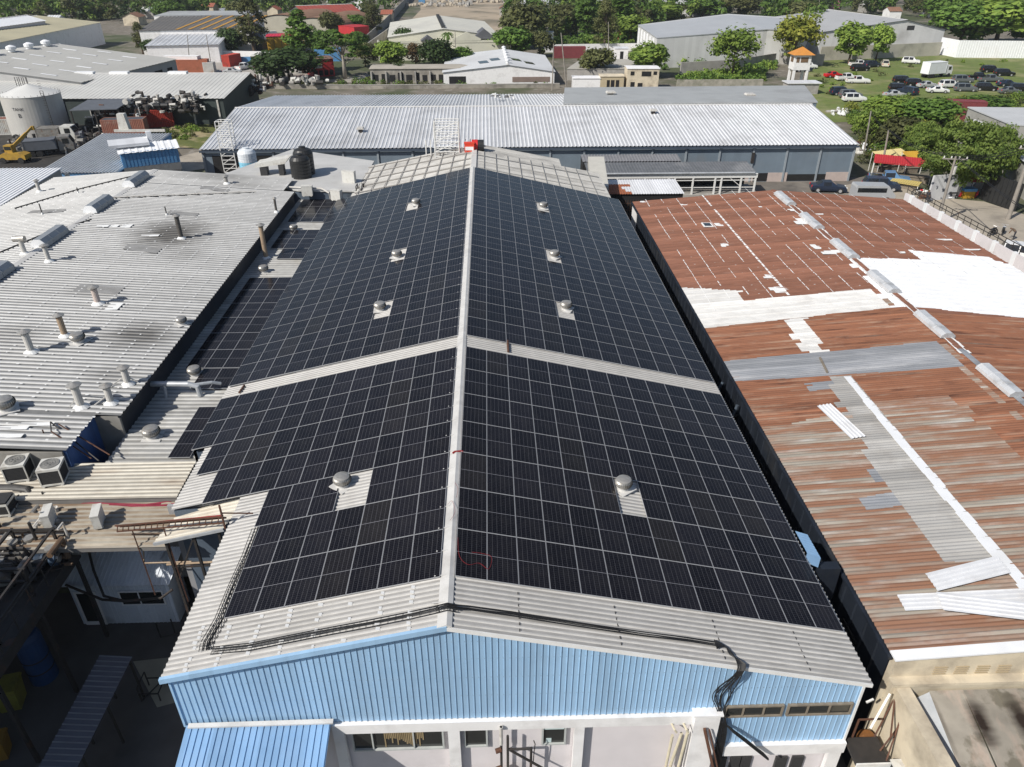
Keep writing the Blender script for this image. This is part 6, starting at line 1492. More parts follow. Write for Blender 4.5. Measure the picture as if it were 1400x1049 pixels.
# second grey warehouse with gable
t, L = hall('gabled_grey_warehouse', 'light grey gabled warehouse with a louvre, behind the car lot', 'warehouse', P(1120, 60, 3.0), P(1288, 56, 3.0), 42, 6.2, 9.0, pm('mid_grey_metal_roof', (.40, .405, .41), (.36, .365, .37), .15, .55), LIGHTWALL, False, .66, 1.2, .06, .4)
lbox(t, 'louvre', [ACDARK], [(L*.68, -.06, 6.2, L*.74, -.002, 7.4)])
t2, L2 = hall('side_annexe', 'lower grey annexe in front of the gabled warehouse, left side', 'annexe', P(1108, 72, 0), P(1190, 72, 0), 12, 5.0, 6.0, pm('annexe_roof', (.34, .345, .35), (.3, .305, .31), .2, .55), LIGHTWALL, True, 1.0, 1.2, .05, .3, ridge=False)
wallrun('boundary_wall', [P(1120, 83, 0), P(1205, 80, 0), P(1284, 76, 0)], 3.6, .4, pm('block_wall_beige', (.50, .47, .40), (.42, .395, .34), .6, .85, dirt=(.25, .24, .2), dscale=.25), 'beige block boundary wall at the back of the car lot', 'wall')
wallrun('white_fence', [P(1282, 74, 0), P(1306, 79, 0), P(1400, 80, 0), P(1520, 82, 0)], 4.6, .15, BRIGHTWHITE, 'tall white sheet fence at the upper right behind the car lot', 'fence', True)
t, L = hall('far_long_hall', 'very long pale roof beyond the trees at the top edge, right of centre', 'warehouse', P(712, 11, 4), P(990, 9, 4), 40, 5, 7, pm('far_pale_roof', (.52, .52, .53), (.47, .47, .48), .1, .6), WHITE_WALL, True, .5, 2, .06, .4)
# guard tower
gp = P(1088, 116, 0)
gt = thing('guard_tower', 'white guard tower on legs with an orange pyramid roof', 'guard tower', gp)
for x in (-1.5, 1.5):
    for y in (-1.3, 1.3): m = MB(); m.box(gp.x+x-.25, gp.y+y-.25, 0, gp.x+x+.25, gp.y+y+.25, 3.4); m.build('leg', [WHITE_WALL], gt)
m = MB(); m.box(gp.x-1.9, gp.y-1.6, 3.4, gp.x+1.9, gp.y+1.6, 6.6); m.build('cabin', [WHITE_WALL], gt)
m = MB(); m.box(gp.x-.5, gp.y-1.64, 5.0, gp.x+1.2, gp.y-1.605, 6.1); m.box(gp.x-1.5, gp.y-1.64, 5.0, gp.x-.8, gp.y-1.605, 6.1); m.box(gp.x-1.94, gp.y-.8, 5.0, gp.x-1.905, gp.y+.8, 6.1); m.build('window', [pm('brown_shutter', (.2, .12, .07), (.15, .1, .06), 1, .7)], gt)
m = MB(); b4 = [gp+V((x, y, 6.6)) for x, y in ((-2.5, -2.2), (2.5, -2.2), (2.5, 2.2), (-2.5, 2.2))]; top = gp+V((0, 0, 8.2)); m.add(b4+[top], [(0, 1, 4), (1, 2, 4), (2, 3, 4), (3, 0, 4), (3, 2, 1, 0)]); m.build('roof', [pm('orange_tile', (.60, .25, .05), (.52, .22, .05), 1, .7)], gt)
# small shed near the tower
q = MB(); p = P(1090, 128, 0); q.box(p.x-3, p.y-1.5, 2.2, p.x+4.5, p.y+2.5, 2.4); q.box(p.x-2.7, p.y-1.2, 0, p.x+4, p.y+2.2, 2.2, 1); tag(q.build('lean_to', [FARROOF, CONC]), 'low silver lean-to roof below the guard tower', 'lean-to')
# concrete house at the right edge
RH = pm('raw_concrete_wall', (.36, .35, .32), (.29, .285, .26), .6, .9, dirt=(.2, .19, .17), dscale=.25)
t = poly_building('concrete_house', 'raw concrete flat roofed house with white blind windows at the right edge', 'house', [(72.8, 104, 6.5), (100, 98, 6.5), (102, 114, 6.5), (74, 117, 6.5)], pm('pale_roof_slab', (.52, .53, .54), (.45, .46, .47), .3, .8), RH)
m = MB()
for x, z in ((75.5, 3.9), (80.5, 3.9), (85.5, 3.9)):
    y = 104-(x-72.8)*.2206-.06; m.box(x, y-.05, z, x+2.0, y+.06, z+1.7)
for y in (106, 110.5): m.box(72.9, y, 3.8, 73.06, y+2.3, 5.6)
m.build('window', [BRIGHTWHITE], t)
t, L = hall('front_annexe', 'white and grey annexe with an awning in front of the concrete house', 'annexe', (68.5, 91), (80, 88.5), 8, 4.0, 4.3, FARROOF, RH, True, .5, 1.0, .03, .4, ridge=False)
lbox(t, 'gate', [BLACKHOLE, BRIGHTWHITE], [(.3, -.12, .1, 5, -.003, 3.0), (5.4, -.6, 2.6, 9, -.02, 3.3, 1)])
mw = wallrun('mural_wall', [P(1268, 275, 0), P(1305, 272, 0), P(1330, 262, 0)], 3.2, .25, pm('mural_wall', (.62, .63, .63), (.5, .5, .52), 1.2, .7, third=(.07, .08, .1), tscale=1.0, tlo=.52, thi=.55), 'white yard wall with dark smeared marks under the big street tree', 'wall')
wallrun('gate', [P(1338, 272, 0), P(1387, 290, 0)], 3.4, .1, BLACKPLASTIC, 'black steel yard gate at the right street side', 'gate', True)
container(P(1290, 166, 0), -.25, 6.5, pm('maroon_container', (.22, .05, .055), (.18, .045, .05), 1, .6), 'dark red container half hidden in the bushes by the concrete house', h=3.6)
# ================================================================ vegetation
BARK = pm('bark', (.14, .10, .07), (.09, .065, .045), 2, .9)
PALEBARK = pm('pale_bark', (.38, .35, .30), (.28, .25, .21), 2, .9)
LEAF_MID = leafmat('leaf_mid', (0.154, 0.253, 0.046), (0.077, 0.145, 0.030))
LEAF_DARK = leafmat('leaf_dark', (0.072, 0.121, 0.034), (0.041, 0.071, 0.022))
LEAF_LIGHT = leafmat('leaf_light', (0.296, 0.399, 0.074), (0.141, 0.229, 0.042))
LEAF_YEL = leafmat('leaf_yellowish', (0.388, 0.386, 0.063), (0.193, 0.241, 0.042))
LEAF_OLIVE = leafmat('leaf_olive', (0.154, 0.164, 0.059), (0.090, 0.102, 0.039))
LEAF_RED = leafmat('leaf_reddish', (0.154, 0.093, 0.042), (0.090, 0.068, 0.030))
LEAF_FEATH = leafmat('leaf_feathery', (0.199, 0.262, 0.055), (0.089, 0.145, 0.030))
def rdir(g):
    z = g.uniform(-1, 1); t = g.uniform(0, 2*math.pi); r = math.sqrt(1-z*z); return V((r*math.cos(t), r*math.sin(t), z))
def leafquad(mb, c, n, s, g):
    a = n.cross(rdir(g)); 
    if a.length < .01: return
    a = a.normalized()*s; b = n.cross(a).normalized()*s*g.uniform(.5, .9)
    i = len(mb.v); mb.v += [c-a, c-b*.7+a*.1, c+a, c+b]; mb.f.append([i, i+1, i+2, i+3]); mb.m.append(0)
def clump(mb, c, r, n, s, g, flat=.75):
    for _ in range(n):
        d = rdir(g); k = r*(g.random()**.45); p = c+V((d.x*k, d.y*k, d.z*k*flat))
        nn = (d+V((0, 0, .5))+rdir(g)*.8).normalized()
        leafquad(mb, p, nn, s*g.uniform(.6, 1.25), g)
def tree_proto(name, seed, H, Wd, base, nclump, nleaf, leaf, bark, lmat, shape='round', open_=.0):
    g = random.Random(seed)
    t = thing(name, 'x', 'tree')
    tr_ = MB(); cr = MB(); tips = []
    top = V((g.uniform(-.3, .3), g.uniform(-.3, .3), H*.72)); r0 = max(.12, H*.022)
    tr_.tube([V((0, 0, -.2)), V((.05, .02, base*.6)), top*.55, top], [r0*1.3, r0, r0*.65, r0*.15], 8)
    for i in range(nclump):
        if shape == 'round':
            d = rdir(g); d.z = abs(d.z)*1.0 if g.random() < .75 else d.z
            k = g.uniform(.55, 1.0); c = V((d.x*Wd*.38*k, d.y*Wd*.38*k, base+(H-base)*(.42+.42*d.z*k)))
            rr = g.uniform(.13, .22)*Wd
        elif shape == 'column':
            q = g.random(); a = g.uniform(0, 6.28); w = Wd*.36*math.sin(math.pi*min(1, .2+q*.8))**.7
            c = V((math.cos(a)*w*g.random()**.5, math.sin(a)*w*g.random()**.5, base+(H-base)*(.05+.9*q))); rr = Wd*g.uniform(.12, .2)
        elif shape == 'layered':
            d = rdir(g); k = g.uniform(.35, 1.0)**.6; c = V((d.x*Wd*.44*k, d.y*Wd*.44*k, base+(H-base)*(.48+.46*d.z*k))); rr = Wd*g.uniform(.07, .15)
        elif shape == 'umbrella':
            a = g.uniform(0, 6.28); q = g.random()**.5; c = V((math.cos(a)*q*Wd*.46, math.sin(a)*q*Wd*.46, H*(.60+.30*(1-q*q))+g.uniform(-.16, .08)*H)); rr = Wd*g.uniform(.08, .14)
        tips.append(c); clump(cr, c, rr, nleaf, leaf, g, .45 if shape in ('umbrella', 'layered') else .8)
    for c in tips[:16]:
        s0 = top*g.uniform(.35, .8); mid = s0.lerp(c, .55)+V((0, 0, -.2)); tr_.tube([s0, mid, c], [r0*.4, r0*.25, r0*.08], 5)
    tr_.build('trunk', [bark], t, local=True, smooth=True); cr.build('crown', [lmat], t, local=True)
    return t
PROTO = {
 'round': tree_proto('leafy_tree', 1, 8, 8, 1.6, 58, 70, .36, BARK, LEAF_MID),
 'rounddark': tree_proto('leafy_tree', 2, 8, 8, 1.2, 58, 70, .36, BARK, LEAF_DARK),
 'light': tree_proto('leafy_tree', 3, 8, 6.5, 1.4, 56, 72, .36, BARK, LEAF_LIGHT),
 'yellow': tree_proto('leafy_tree', 4, 9, 7.5, 1.4, 46, 62, .32, BARK, LEAF_YEL),
 'column': tree_proto('slender_tree', 5, 11, 5, 1.2, 50, 56, .30, BARK, LEAF_MID, 'column'),
 'feather': tree_proto('feathery_tree', 6, 12, 6, 2, 64, 70, .22, BARK, LEAF_OLIVE, 'column'),
 'olive': tree_proto('leafy_tree', 7, 8, 8, 1.2, 56, 66, .36, BARK, LEAF_OLIVE),
 'reddish': tree_proto('leafy_tree', 8, 6, 7, 1.2, 40, 55, .30, BARK, LEAF_RED),
 'umbrella': tree_proto('umbrella_tree', 9, 9, 13, 1.6, 150, 120, .21, PALEBARK, LEAF_FEATH, 'layered'),
 'tallpale': tree_proto('tall_tree', 10, 11, 8, 5.5, 44, 62, .32, PALEBARK, LEAF_MID, 'umbrella'),
 'airy': tree_proto('leafy_tree', 11, 8, 7.5, .8, 56, 38, .28, BARK, LEAF_LIGHT),
}
PDIM = {'round': (8, 8), 'rounddark': (8, 8), 'light': (8, 6.5), 'yellow': (9, 7.5), 'column': (11, 5), 'feather': (12, 6), 'olive': (8, 8), 'reddish': (6, 7), 'umbrella': (9, 13), 'tallpale': (11, 8), 'airy': (8, 7.5)}
used = set()
def tree(kind, u, vb, vt, wpx, label, rzz=None, group=None):
    p = P(u, vb, 0); m = mpp(p); H = (vb-vt)*m*1.04; w = wpx*m*1.22
    s = (w/PDIM[kind][1], w/PDIM[kind][1], H/PDIM[kind][0])
    rz_ = u*.37 if rzz is None else rzz
    if kind not in used:
        used.add(kind); t = PROTO[kind]; t.location = p; t.scale = s; t.rotation_euler = (0, 0, rz_); t['label'] = label
        if group: t['group'] = group
        return t
    return dup(PROTO[kind], p, rz_, s, label, group)
tree('umbrella', 1298, 268, 166, 96, 'big feathery green street tree leaning over the mural wall')
tree('umbrella', 1342, 258, 172, 62, 'feathery green street tree right of the biggest one, before the concrete house')
tree('umbrella', 1252, 222, 168, 48, 'smaller feathery green tree left of the biggest street tree, over the red stall')
tree('yellow', 1083, 92, 22, 56, 'bushy yellowish green tree right behind the guard tower')
tree('light', 1160, 88, 33, 44, 'bright green tree in front of the grey gabled warehouse, left of the two')
tree('light', 1197, 84, 34, 30, 'narrower bright green tree in front of the grey gabled warehouse, right of the two')
tree('airy', 1000, 108, 38, 64, 'airy light green tree before the big grey warehouse wall')
tree('light', 886, 106, 60, 50, 'dense round bright green tree behind the white two bay hut')
tree('olive', 815, 108, 66, 44, 'dark leafy tree behind the tan hut')
tree('round', 665, 76, 48, 44, 'low round green tree at the left of cluster above the white gable warehouse')
tree('round', 700, 80, 40, 52, 'round green tree directly above the white gable warehouse ridge')
tree('olive', 716, 66, 8, 62, 'large dull green tree between the cream warehouse and the watch hut')
tree('light', 535, 96, 57, 40, 'bright round tree standing before the cream warehouse front, leftmost')
tree('reddish', 569, 90, 62, 36, 'low dark reddish tree before the cream warehouse front')
tree('rounddark', 597, 100, 56, 46, 'dense round dark tree before the cream warehouse front, beside the palm')
tree('tallpale', 472, 108, 44, 62, 'tall tree with pale bare trunk and drooping crown near the red works')
tree('column', 416, 100, 25, 46, 'tall leafy green tree right of the yellow shed')
tree('rounddark', 398, 112, 68, 84, 'broad dark tree beside the silver roof and the tractor lorry')
tree('rounddark', 318, 76, 40, 34, 'round dark tree at the corner of the white walled warehouse')
tree('feather', 349, 76, 6, 40, 'feathery dark grey green tree left of the yellow shed')
tree('feather', 196, 74, 36, 20, 'thin dark feathery tree between the left warehouses')
tree('rounddark', 208, 76, 55, 22, 'small round dark tree at the right corner of the skylit warehouse')
tree('olive', 455, 52, 18, 32, 'dark tree at the right arched rusty roof')
tree('round', 486, 44, 22, 30, 'green tree left of the crimson block')
tree('feather', 512, 50, 12, 28, 'dull feathery tree by the diagonal wall')
tree('rounddark', 490, 70, 46, 30, 'dark tree below the crimson block')
tree('round', 1312, 62, 10, 90, 'huge green tree at left of the group above the white fence')
tree('light', 1360, 62, 0, 95, 'huge bright green tree in the middle of the group above the white fence')
tree('round', 1405, 60, 4, 80, 'huge green tree at the right edge above the white fence')
tree('column', 800, 52, -4, 34, 'tall dark columnar tree left in the wood above the green field')
tree('feather', 826, 70, 10, 36, 'feathery dull green tree at the wood edge, over the white boundary wall')
tree('column', 846, 48, -6, 44, 'tall bushy tree right in the wood above the green field')
tree('light', 862, 60, 22, 44, 'light green tree beside the left wall of the big grey warehouse')
tree('olive', 770, 48, 8, 40, 'dull green tree at the left end of the wood above the field')
tree('round', 470, 20, -12, 40, 'green tree left above the long red roof')
tree('olive', 1010, 24, -8, 50, 'dull green tree rising behind the big grey warehouse roof')
tree('light', 1212, 168, 132, 64, 'leafy light green tree between the parked cars and the silver roof corner')
tree('round', 1268, 176, 136, 76, 'leafy green tree below the row of parked cars, left of the red container')
tree('airy', 1188, 200, 142, 50, 'dull grey green tree beside the leaning pole and warehouse corner')
tree('round', 1345, 156, 132, 64, 'leafy green tree behind the concrete house roof')
tree('olive', 1222, 212, 158, 50, 'dark green tree over the rubbish by the warehouse corner')

for k_, u, vb, vt, w_, lb in (('round', 440, 78, 44, 34, 'green tree between the yellow shed and the blue container'), ('olive', 500, 92, 60, 34, 'dull green tree right of the tall pale trunked tree'), ('rounddark', 555, 76, 40, 30, 'dark tree at the left corner of the cream warehouse'), ('round', 632, 96, 66, 30, 'green tree right of the palm before the cream warehouse'),
  ('rounddark', 372, 110, 76, 44, 'dark tree merging with the left of the broad dark one by the lorry'), ('olive', 335, 40, 4, 44, 'dull green tree above the white parapet block, right'), ('round', 232, 30, 4, 40, 'green tree above the left end of the white parapet block'), ('light', 905, 30, 4, 50, 'light green tree behind the left of the big grey warehouse'), ('round', 960, 24, 0, 50, 'green tree behind the middle of the big grey warehouse'),
  ('olive', 1095, 40, 4, 50, 'dull green tree between the two big grey warehouses'), ('round', 1290, 40, -6, 60, 'green tree left behind the huge group above the white fence'), ('rounddark', 545, 112, 88, 24, 'small dark bush tree left of the old row building'), ('olive', 738, 78, 44, 36, 'dull green tree beside the watch hut')): tree(k_, u, vb, vt, w_, lb)
for k, t in PROTO.items():
    if k not in used: bpy.data.objects.remove(t)
# palm
def palm(u, vb, vt, wpx, label):
    p = P(u, vb, 0); m = mpp(p); H = (vb-vt)*m; R = wpx*m/2
    t = thing('palm_tree', label, 'palm', p)
    q = MB(); q.tube([p, p+V((.1, 0, H*.5)), p+V((.2, .1, H*.9))], [.22, .17, .13], 8); q.build('trunk', [PALEBARK], t)
    f = MB(); g = random.Random(int(u)); c = p+V((.2, .1, H*.9))
    for k in range(16):
        a = k*.39+g.uniform(-.1, .1); e = g.uniform(-.2, .9); pts = []
        for i in range(6):
            s_ = i/5; pts.append(c+V((math.cos(a)*R*s_, math.sin(a)*R*s_, R*(e*s_-1.0*s_*s_))))
        for a_, b_ in zip(pts, pts[1:]):
            d = b_-a_; sd = V((-math.sin(a), math.cos(a), 0))*R*.13
            f.add([a_-sd*.6, b_-sd+V((0, 0, -.15)), b_, a_], [(0, 1, 2, 3)]); f.add([a_, b_, b_+sd+V((0, 0, -.15)), a_+sd*.6], [(0, 1, 2, 3)])
    f.build('fronds', [LEAF_MID], t)
palm(612, 88, 46, 20, 'slim palm before the cream warehouse')
palm(985, 30, 12, 16, 'small palm in the wood at the top, right of centre')
# far wood: one mass
def pt_in(poly, g):
    us = [p[0] for p in poly]; vs = [p[1] for p in poly]
    while True:
        u, v = g.uniform(min(us), max(us)), g.uniform(min(vs), max(vs))
        if inpoly(u, v, poly): return u, v
def mass(name, regions, label, cat, mats, hr, leaf, nl, seed, wk=.55):
    mb = MB(); g = random.Random(seed)
    for poly, n in regions:
        for _ in range(n):
            u, v = pt_in(poly, g); p = P(u, v, 0); H = g.uniform(*hr); W_ = H*g.uniform(wk, wk*1.9); mi = g.randrange(len(mats)); i0 = len(mb.m)
            for k in range(7):
                d = rdir(g); c = p+V((d.x*W_*.4, d.y*W_*.4, H*(.52+.34*d.z))); clump(mb, c, W_*g.uniform(.22, .36), nl//7, leaf, g)
            for j in range(i0, len(mb.m)): mb.m[j] = mi
    o = mb.build(name, mats); return tag(o, label, cat, kind='stuff')
mass('far_wood', [([(-30, 30), (-30, -6), (420, -6), (330, 16), (150, 30)], 210), ([(230, 30), (420, 24), (470, -6), (280, -6)], 80), ([(420, 8), (570, -6), (560, -14), (420, -14)], 30), ([(500, 44), (560, 2), (540, 0), (480, 30)], 10),
  ([(695, 60), (870, 44), (990, 18), (700, 14)], 120), ([(880, 26), (1110, 26), (1110, -6), (990, -4), (880, 14)], 100), ([(1040, 36), (1110, 60), (1120, 16), (1060, 10)], 26), ([(1110, 16), (1290, 30), (1420, 30), (1420, -10), (1110, -10)], 130)],
  'dense wood of mixed green trees filling the far distance', 'wood', [LEAF_MID, LEAF_DARK, LEAF_LIGHT, LEAF_OLIVE, LEAF_MID], (6, 12), .75, 240, 5)
mass('brush', [([(1172, 170), (1220, 146), (1400, 140), (1460, 156), (1330, 168), (1260, 195), (1235, 232), (1185, 232), (1170, 205)], 130), ([(1160, 160), (1190, 140), (1200, 190), (1170, 200)], 14)],
  'thick green and brown brush covering the slope between the car lot and the street', 'brush', [LEAF_MID, LEAF_LIGHT, LEAF_OLIVE, LEAF_LIGHT, LEAF_YEL], (1.2, 3.0), .18, 420, 6, .8)
mass('tall_grass', [([(925, 112), (1045, 112), (1045, 100), (940, 104)], 60), ([(985, 98), (1060, 96), (1060, 90), (990, 92)], 18)], 'tall green grass on the bank behind the stone wall', 'grass', [LEAF_LIGHT, LEAF_MID], (1.0, 1.9), .26, 160, 8, 1.2)
mass('weeds', [([(1105, 118), (1125, 90), (1180, 100), (1240, 84), (1280, 80), (1400, 84), (1400, 90), (1250, 92), (1190, 112), (1120, 140)], 26), ([(205, 185), (300, 160), (300, 178), (240, 195)], 22), ([(500, 110), (540, 108), (535, 98), (505, 98)], 16), ([(120, 10), (125, 8), (126, 9)], 0)], 'scattered low weeds and tufts in the grass', 'weeds', [LEAF_LIGHT, LEAF_OLIVE], (.4, 1.0), .2, 84, 9, 1.3)
mass('scrub', [([(380, 121), (760, 119), (760, 113), (400, 114)], 70)], 'low scrub growing between the silver roof and the old buildings behind it', 'scrub', [LEAF_OLIVE, LEAF_MID], (.6, 1.5), .2, 120, 12, 1.2)
mass('hedge', [([(745, 66), (870, 62), (870, 52), (750, 56)], 40), ([(905, 96), (1000, 92), (990, 86), (905, 90)], 12)], 'low green undergrowth along the far boundary wall', 'undergrowth', [LEAF_MID, LEAF_LIGHT], (1.2, 3.0), .4, 140, 10, 1.0)
# ================================================================ vehicles, street furniture, people
GLASSC = pm('car_glass', (.015, .017, .02), (.02, .022, .025), 1, .08, spec=.7)
def paint(nm, c): return pm(nm, c, tuple(x*.93 for x in c), 1, .28, spec=.6)
PAINT = {'white': paint('white_car_paint', (.78, .78, .77)), 'black': paint('black_car_paint', (.012, .012, .014)), 'grey': paint('grey_car_paint', (.13, .14, .15)), 'silver': paint('silver_car_paint', (.42, .43, .44)), 'red': paint('red_car_paint', (.55, .015, .02)), 'navy': paint('navy_car_paint', (.02, .03, .055)), 'blue': paint('blue_car_paint', (.12, .24, .42)), 'cream': paint('cream_car_paint', (.62, .58, .48))}
ST = {'suv': [(-2.3, .75, .8, 1.6), (-2.27, .98, 1.05, 1.58), (-2.0, 1.0, 1.66, 1.32), (-.6, 1.0, 1.72, 1.36), (.55, .98, 1.68, 1.34), (1.2, .98, 1.04, 1.6), (2.15, .9, .95, 1.5), (2.3, .66, .7, 1.45)],
      'pickup': [(-2.65, .7, .75, 1.7), (-2.62, 1.0, 1.04, 1.72), (-.8, 1.0, 1.04, 1.72), (-.72, 1.0, 1.6, 1.36), (.6, 1.0, 1.68, 1.36), (1.25, 1.0, 1.07, 1.62), (2.5, .94, .98, 1.55), (2.65, .7, .74, 1.5)],
      'sedan': [(-2.25, .6, .64, 1.5), (-2.2, .86, .9, 1.5), (-1.55, .9, .96, 1.5), (-.85, .9, 1.38, 1.22), (.25, .9, 1.43, 1.24), (1.05, .88, .93, 1.5), (2.1, .76, .8, 1.42), (2.25, .55, .58, 1.38)]}
CACHE = {}
def car_meshes(kind, colr):
    key = (kind, colr)
    if key in CACHE: return CACHE[key]
    st = ST[kind]; w = 1.82 if kind != 'sedan' else 1.74; b = MB(); gl = MB()
    ring = []
    for x, zb, zt, wt in st:
        ring.append([V((x, -w*.46, .3)), V((x, -w/2, .55)), V((x, -w/2, zb)), V((x, -wt/2, zt)), V((x, wt/2, zt)), V((x, w/2, zb)), V((x, w/2, .55)), V((x, w*.46, .3))])
    for r0, r1 in zip(ring, ring[1:]):
        for k in range(8): k2 = (k+1) % 8; b.add([r0[k], r0[k2], r1[k2], r1[k]], [(0, 3, 2, 1)])
    b.add(ring[0], [tuple(range(8))]); b.add(ring[-1], [tuple(reversed(range(8)))])
    def pane(q, ins=.07, off=.012):
        c = sum(q, V((0, 0, 0)))/4; n = (q[1]-q[0]).cross(q[2]-q[0]).normalized(); cc = V((0, 0, .6))
        if n.dot(c-cc) < 0: n = -n
        k = [p.lerp(c, ins*1.6)+n*off for p in q]; gl.add(k, [(0, 1, 2, 3)])
    for (a, r0), (c, r1) in zip(zip(st, ring), list(zip(st, ring))[1:]):
        h0, h1 = a[2]-a[1], c[2]-c[1]
        if h0 > .3 and h1 > .3:
            pane([r0[2], r1[2], r1[3], r0[3]]); pane([r0[5], r1[5], r1[4], r0[4]])
        elif (h0 > .3) != (h1 > .3):
            pane([r0[3], r0[4], r1[4], r1[3]], .06)
    if kind == 'pickup': gl.box(-2.5, -.72, 1.02, -.92, .72, 1.05)
    wm = MB(); wm.tube([(0, -.11, 0), (0, .11, 0)], .35, 16, 0); wm.tube([(0, -.12, 0), (0, .12, 0)], .2, 12, 1)
    lm = MB(); lm.box(st[-2][0]-.05, -.62, .62, st[-1][0]+.015, -.38, .78, 0); lm.box(st[-2][0]-.05, .38, .62, st[-1][0]+.015, .62, .78, 0)
    tm = MB(); tm.box(st[0][0]-.015, -.8, .7, st[0][0]+.1, -.6, .95, 0); tm.box(st[0][0]-.015, .6, .7, st[0][0]+.1, .8, .95, 0)
    CACHE[key] = (b.mesh('body', [PAINT[colr]]), gl.mesh('glass', [GLASSC]), wm.mesh('wheel', [RUBBER, ALU]), lm.mesh('headlight', [SEAL]), tm.mesh('tail_light', [PAINT['red']]))
    return CACHE[key]
def car(kind, colr, u, v, rz, label, group='cars parked on the grass lot', z=0.02):
    p = P(u, v, z); t = thing('parked_car', label, {'suv': 'car', 'pickup': 'pickup truck', 'sedan': 'car'}[kind], p, rz, group)
    b, g_, w_, l_, tl = car_meshes(kind, colr)
    link('body', b, t); link('glass', g_, t)
    for x in ((-1.4, 1.4) if kind != 'pickup' else (-1.6, 1.55)):
        for y in (-.78, .78): link('wheel', w_, t, (x, y, .35))
    link('headlight', l_, t); link('tail_light', tl, t)
    return t
for c in [
 ('suv', 'white', 1244.6, 87, -.5, 'white car parked alone on the open grass near the top of the lot'),
 ('pickup', 'white', 1174, 91, .0, 'white car behind the black one, under the left bright green tree'),
 ('suv', 'black', 1175, 97, .1, 'black car with red tail lights in front of the white one under the trees'),
 ('suv', 'navy', 1191, 92, .3, 'dark car in the shade between the two bright green trees'),
 ('suv', 'cream', 1209, 91, 1.2, 'cream white off road car seen from behind below the narrow bright tree'),
 ('sedan', 'red', 1139, 106, .15, 'red car on the left side of the grass lot'),
 ('pickup', 'white', 1157, 110, .1, 'white pickup just right of the red car, the rear one of two'),
 ('pickup', 'white', 1172, 114, -.1, 'white pickup right of the red car, the front one of two'),
 ('suv', 'navy', 1149, 130, .05, 'dark navy car at the lower left of the lot, farthest of its three'),
 ('suv', 'grey', 1162, 134, -.1, 'grey car at the lower left of the lot, middle of its three'),
 ('suv', 'white', 1167, 139, -.05, 'white car at the lower left of the lot, nearest of its three'),
 ('suv', 'black', 1234, 114, -.1, 'black car in the left cluster, farthest back beside the box lorry'),
 ('suv', 'black', 1251, 118, -.15, 'black car in the left cluster, directly below the box lorry'),
 ('suv', 'black', 1229, 125, -.2, 'black car in the left cluster, leftmost of the front pair'),
 ('suv', 'navy', 1240, 129, 1.9, 'black car in the left cluster, right one of the front pair, front turned to us'),
 ('sedan', 'silver', 1267, 120, .1, 'silver car between the black cluster and the white sedan'),
 ('sedan', 'white', 1281, 127, -.2, 'white low car at the front of the lot beside the brush'),
 ('suv', 'white', 1297, 120, .1, 'white car behind the low white one, left of the grey pair'),
 ('suv', 'grey', 1315, 113, -.1, 'mid grey car right of the box lorry, behind the front row'),
 ('suv', 'grey', 1319, 125, -.15, 'dark grey car in the front row beside the white pair'),
 ('pickup', 'black', 1336, 109, .0, 'black pickup in the right half of the lot'),
 ('pickup', 'grey', 1353, 112, -.05, 'grey pickup right in front of the black pickup'),
 ('suv', 'black', 1353, 99, .0, 'black car at the back right of the lot, left of the farthest pair'),
 ('suv', 'black', 1372, 104, -.15, 'black car at the back right of the lot, right of the farthest pair'),
 ('suv', 'black', 1347, 124, -.3, 'black car with bright windows in the front row, right half'),
 ('sedan', 'navy', 1376, 118, .05, 'dark blue car in the second row near the right edge'),
 ('suv', 'black', 1395, 125, -.2, 'black car cut by the right picture edge'),
 ('sedan', 'grey', 1379, 128, .0, 'dark grey low car in the front row near the right edge'),
 ('suv', 'white', 1104, 94, .0, 'white car half hidden behind the guard tower'),
 ('suv', 'navy', 1097, 98, .1, 'dark car behind the legs of the guard tower'),
 ('sedan', 'silver', 1222, 133, .0, 'silver car mostly hidden by brush at the front left of the cluster')]: car(*c)
for c in [('pickup', 'blue', 1214, 251, -.35, 'light blue pickup on the street beside the red stall roof'), ('suv', 'navy', 1203, 260, -.2, 'dark navy van in front of the light blue pickup'),
          ('sedan', 'navy', 1131, 262, -.2, 'dark car half hidden behind the rusty roof ridge'), ('suv', 'white', 1398, 356, -.6, 'white car at the right picture edge by the street fence')]: car(*c, group='vehicles on the street')
car('pickup', 'white', 334, 95, 1.2, 'small pale pickup in the container yard left of the tractor lorry', 'yard vehicles')
car('sedan', 'silver', 318, 101, .0, 'silver car behind the long grey shed roof end', 'yard vehicles')
truck(P(1262, 107, 0), .35, 'white box lorry standing on the grass lot among the cars', WHITE_WALL, BRIGHTWHITE, 5.6, 2.6)
bus = thing('minibus', 'long pale silver blue minibus parked behind the rusty roof edge', 'minibus', P(1163, 274, 0), -.07)
m = MB(); m.prism([(0, -.95, .4), (4.9, -.95, .4), (5.1, -.95, .9), (4.5, -.95, 1.5), (4.0, -.95, 2.1), (.1, -.95, 2.15), (0, -.95, 1.9)], (0, 1.9, 0)); m.build('body', [PAINT['silver']], bus, local=True)
m = MB(); m.box(.2, -.97, 1.3, 3.8, -.955, 1.85); m.box(.2, .955, 1.3, 3.8, .97, 1.85); m.prism([(4.53, -.8, 1.52), (4.55, -.8, 1.52), (4.07, -.8, 2.06), (4.05, -.8, 2.06)], (0, 1.6, 0)); m.build('window', [GLASSC], bus, local=True)
for x in (.9, 4.1):
    for y in (-.97, .75): m = MB(); m.tube([(x, y, .36), (x, y+.22, .36)], .36, 14); m.build('wheel', [RUBBER], bus, local=True)
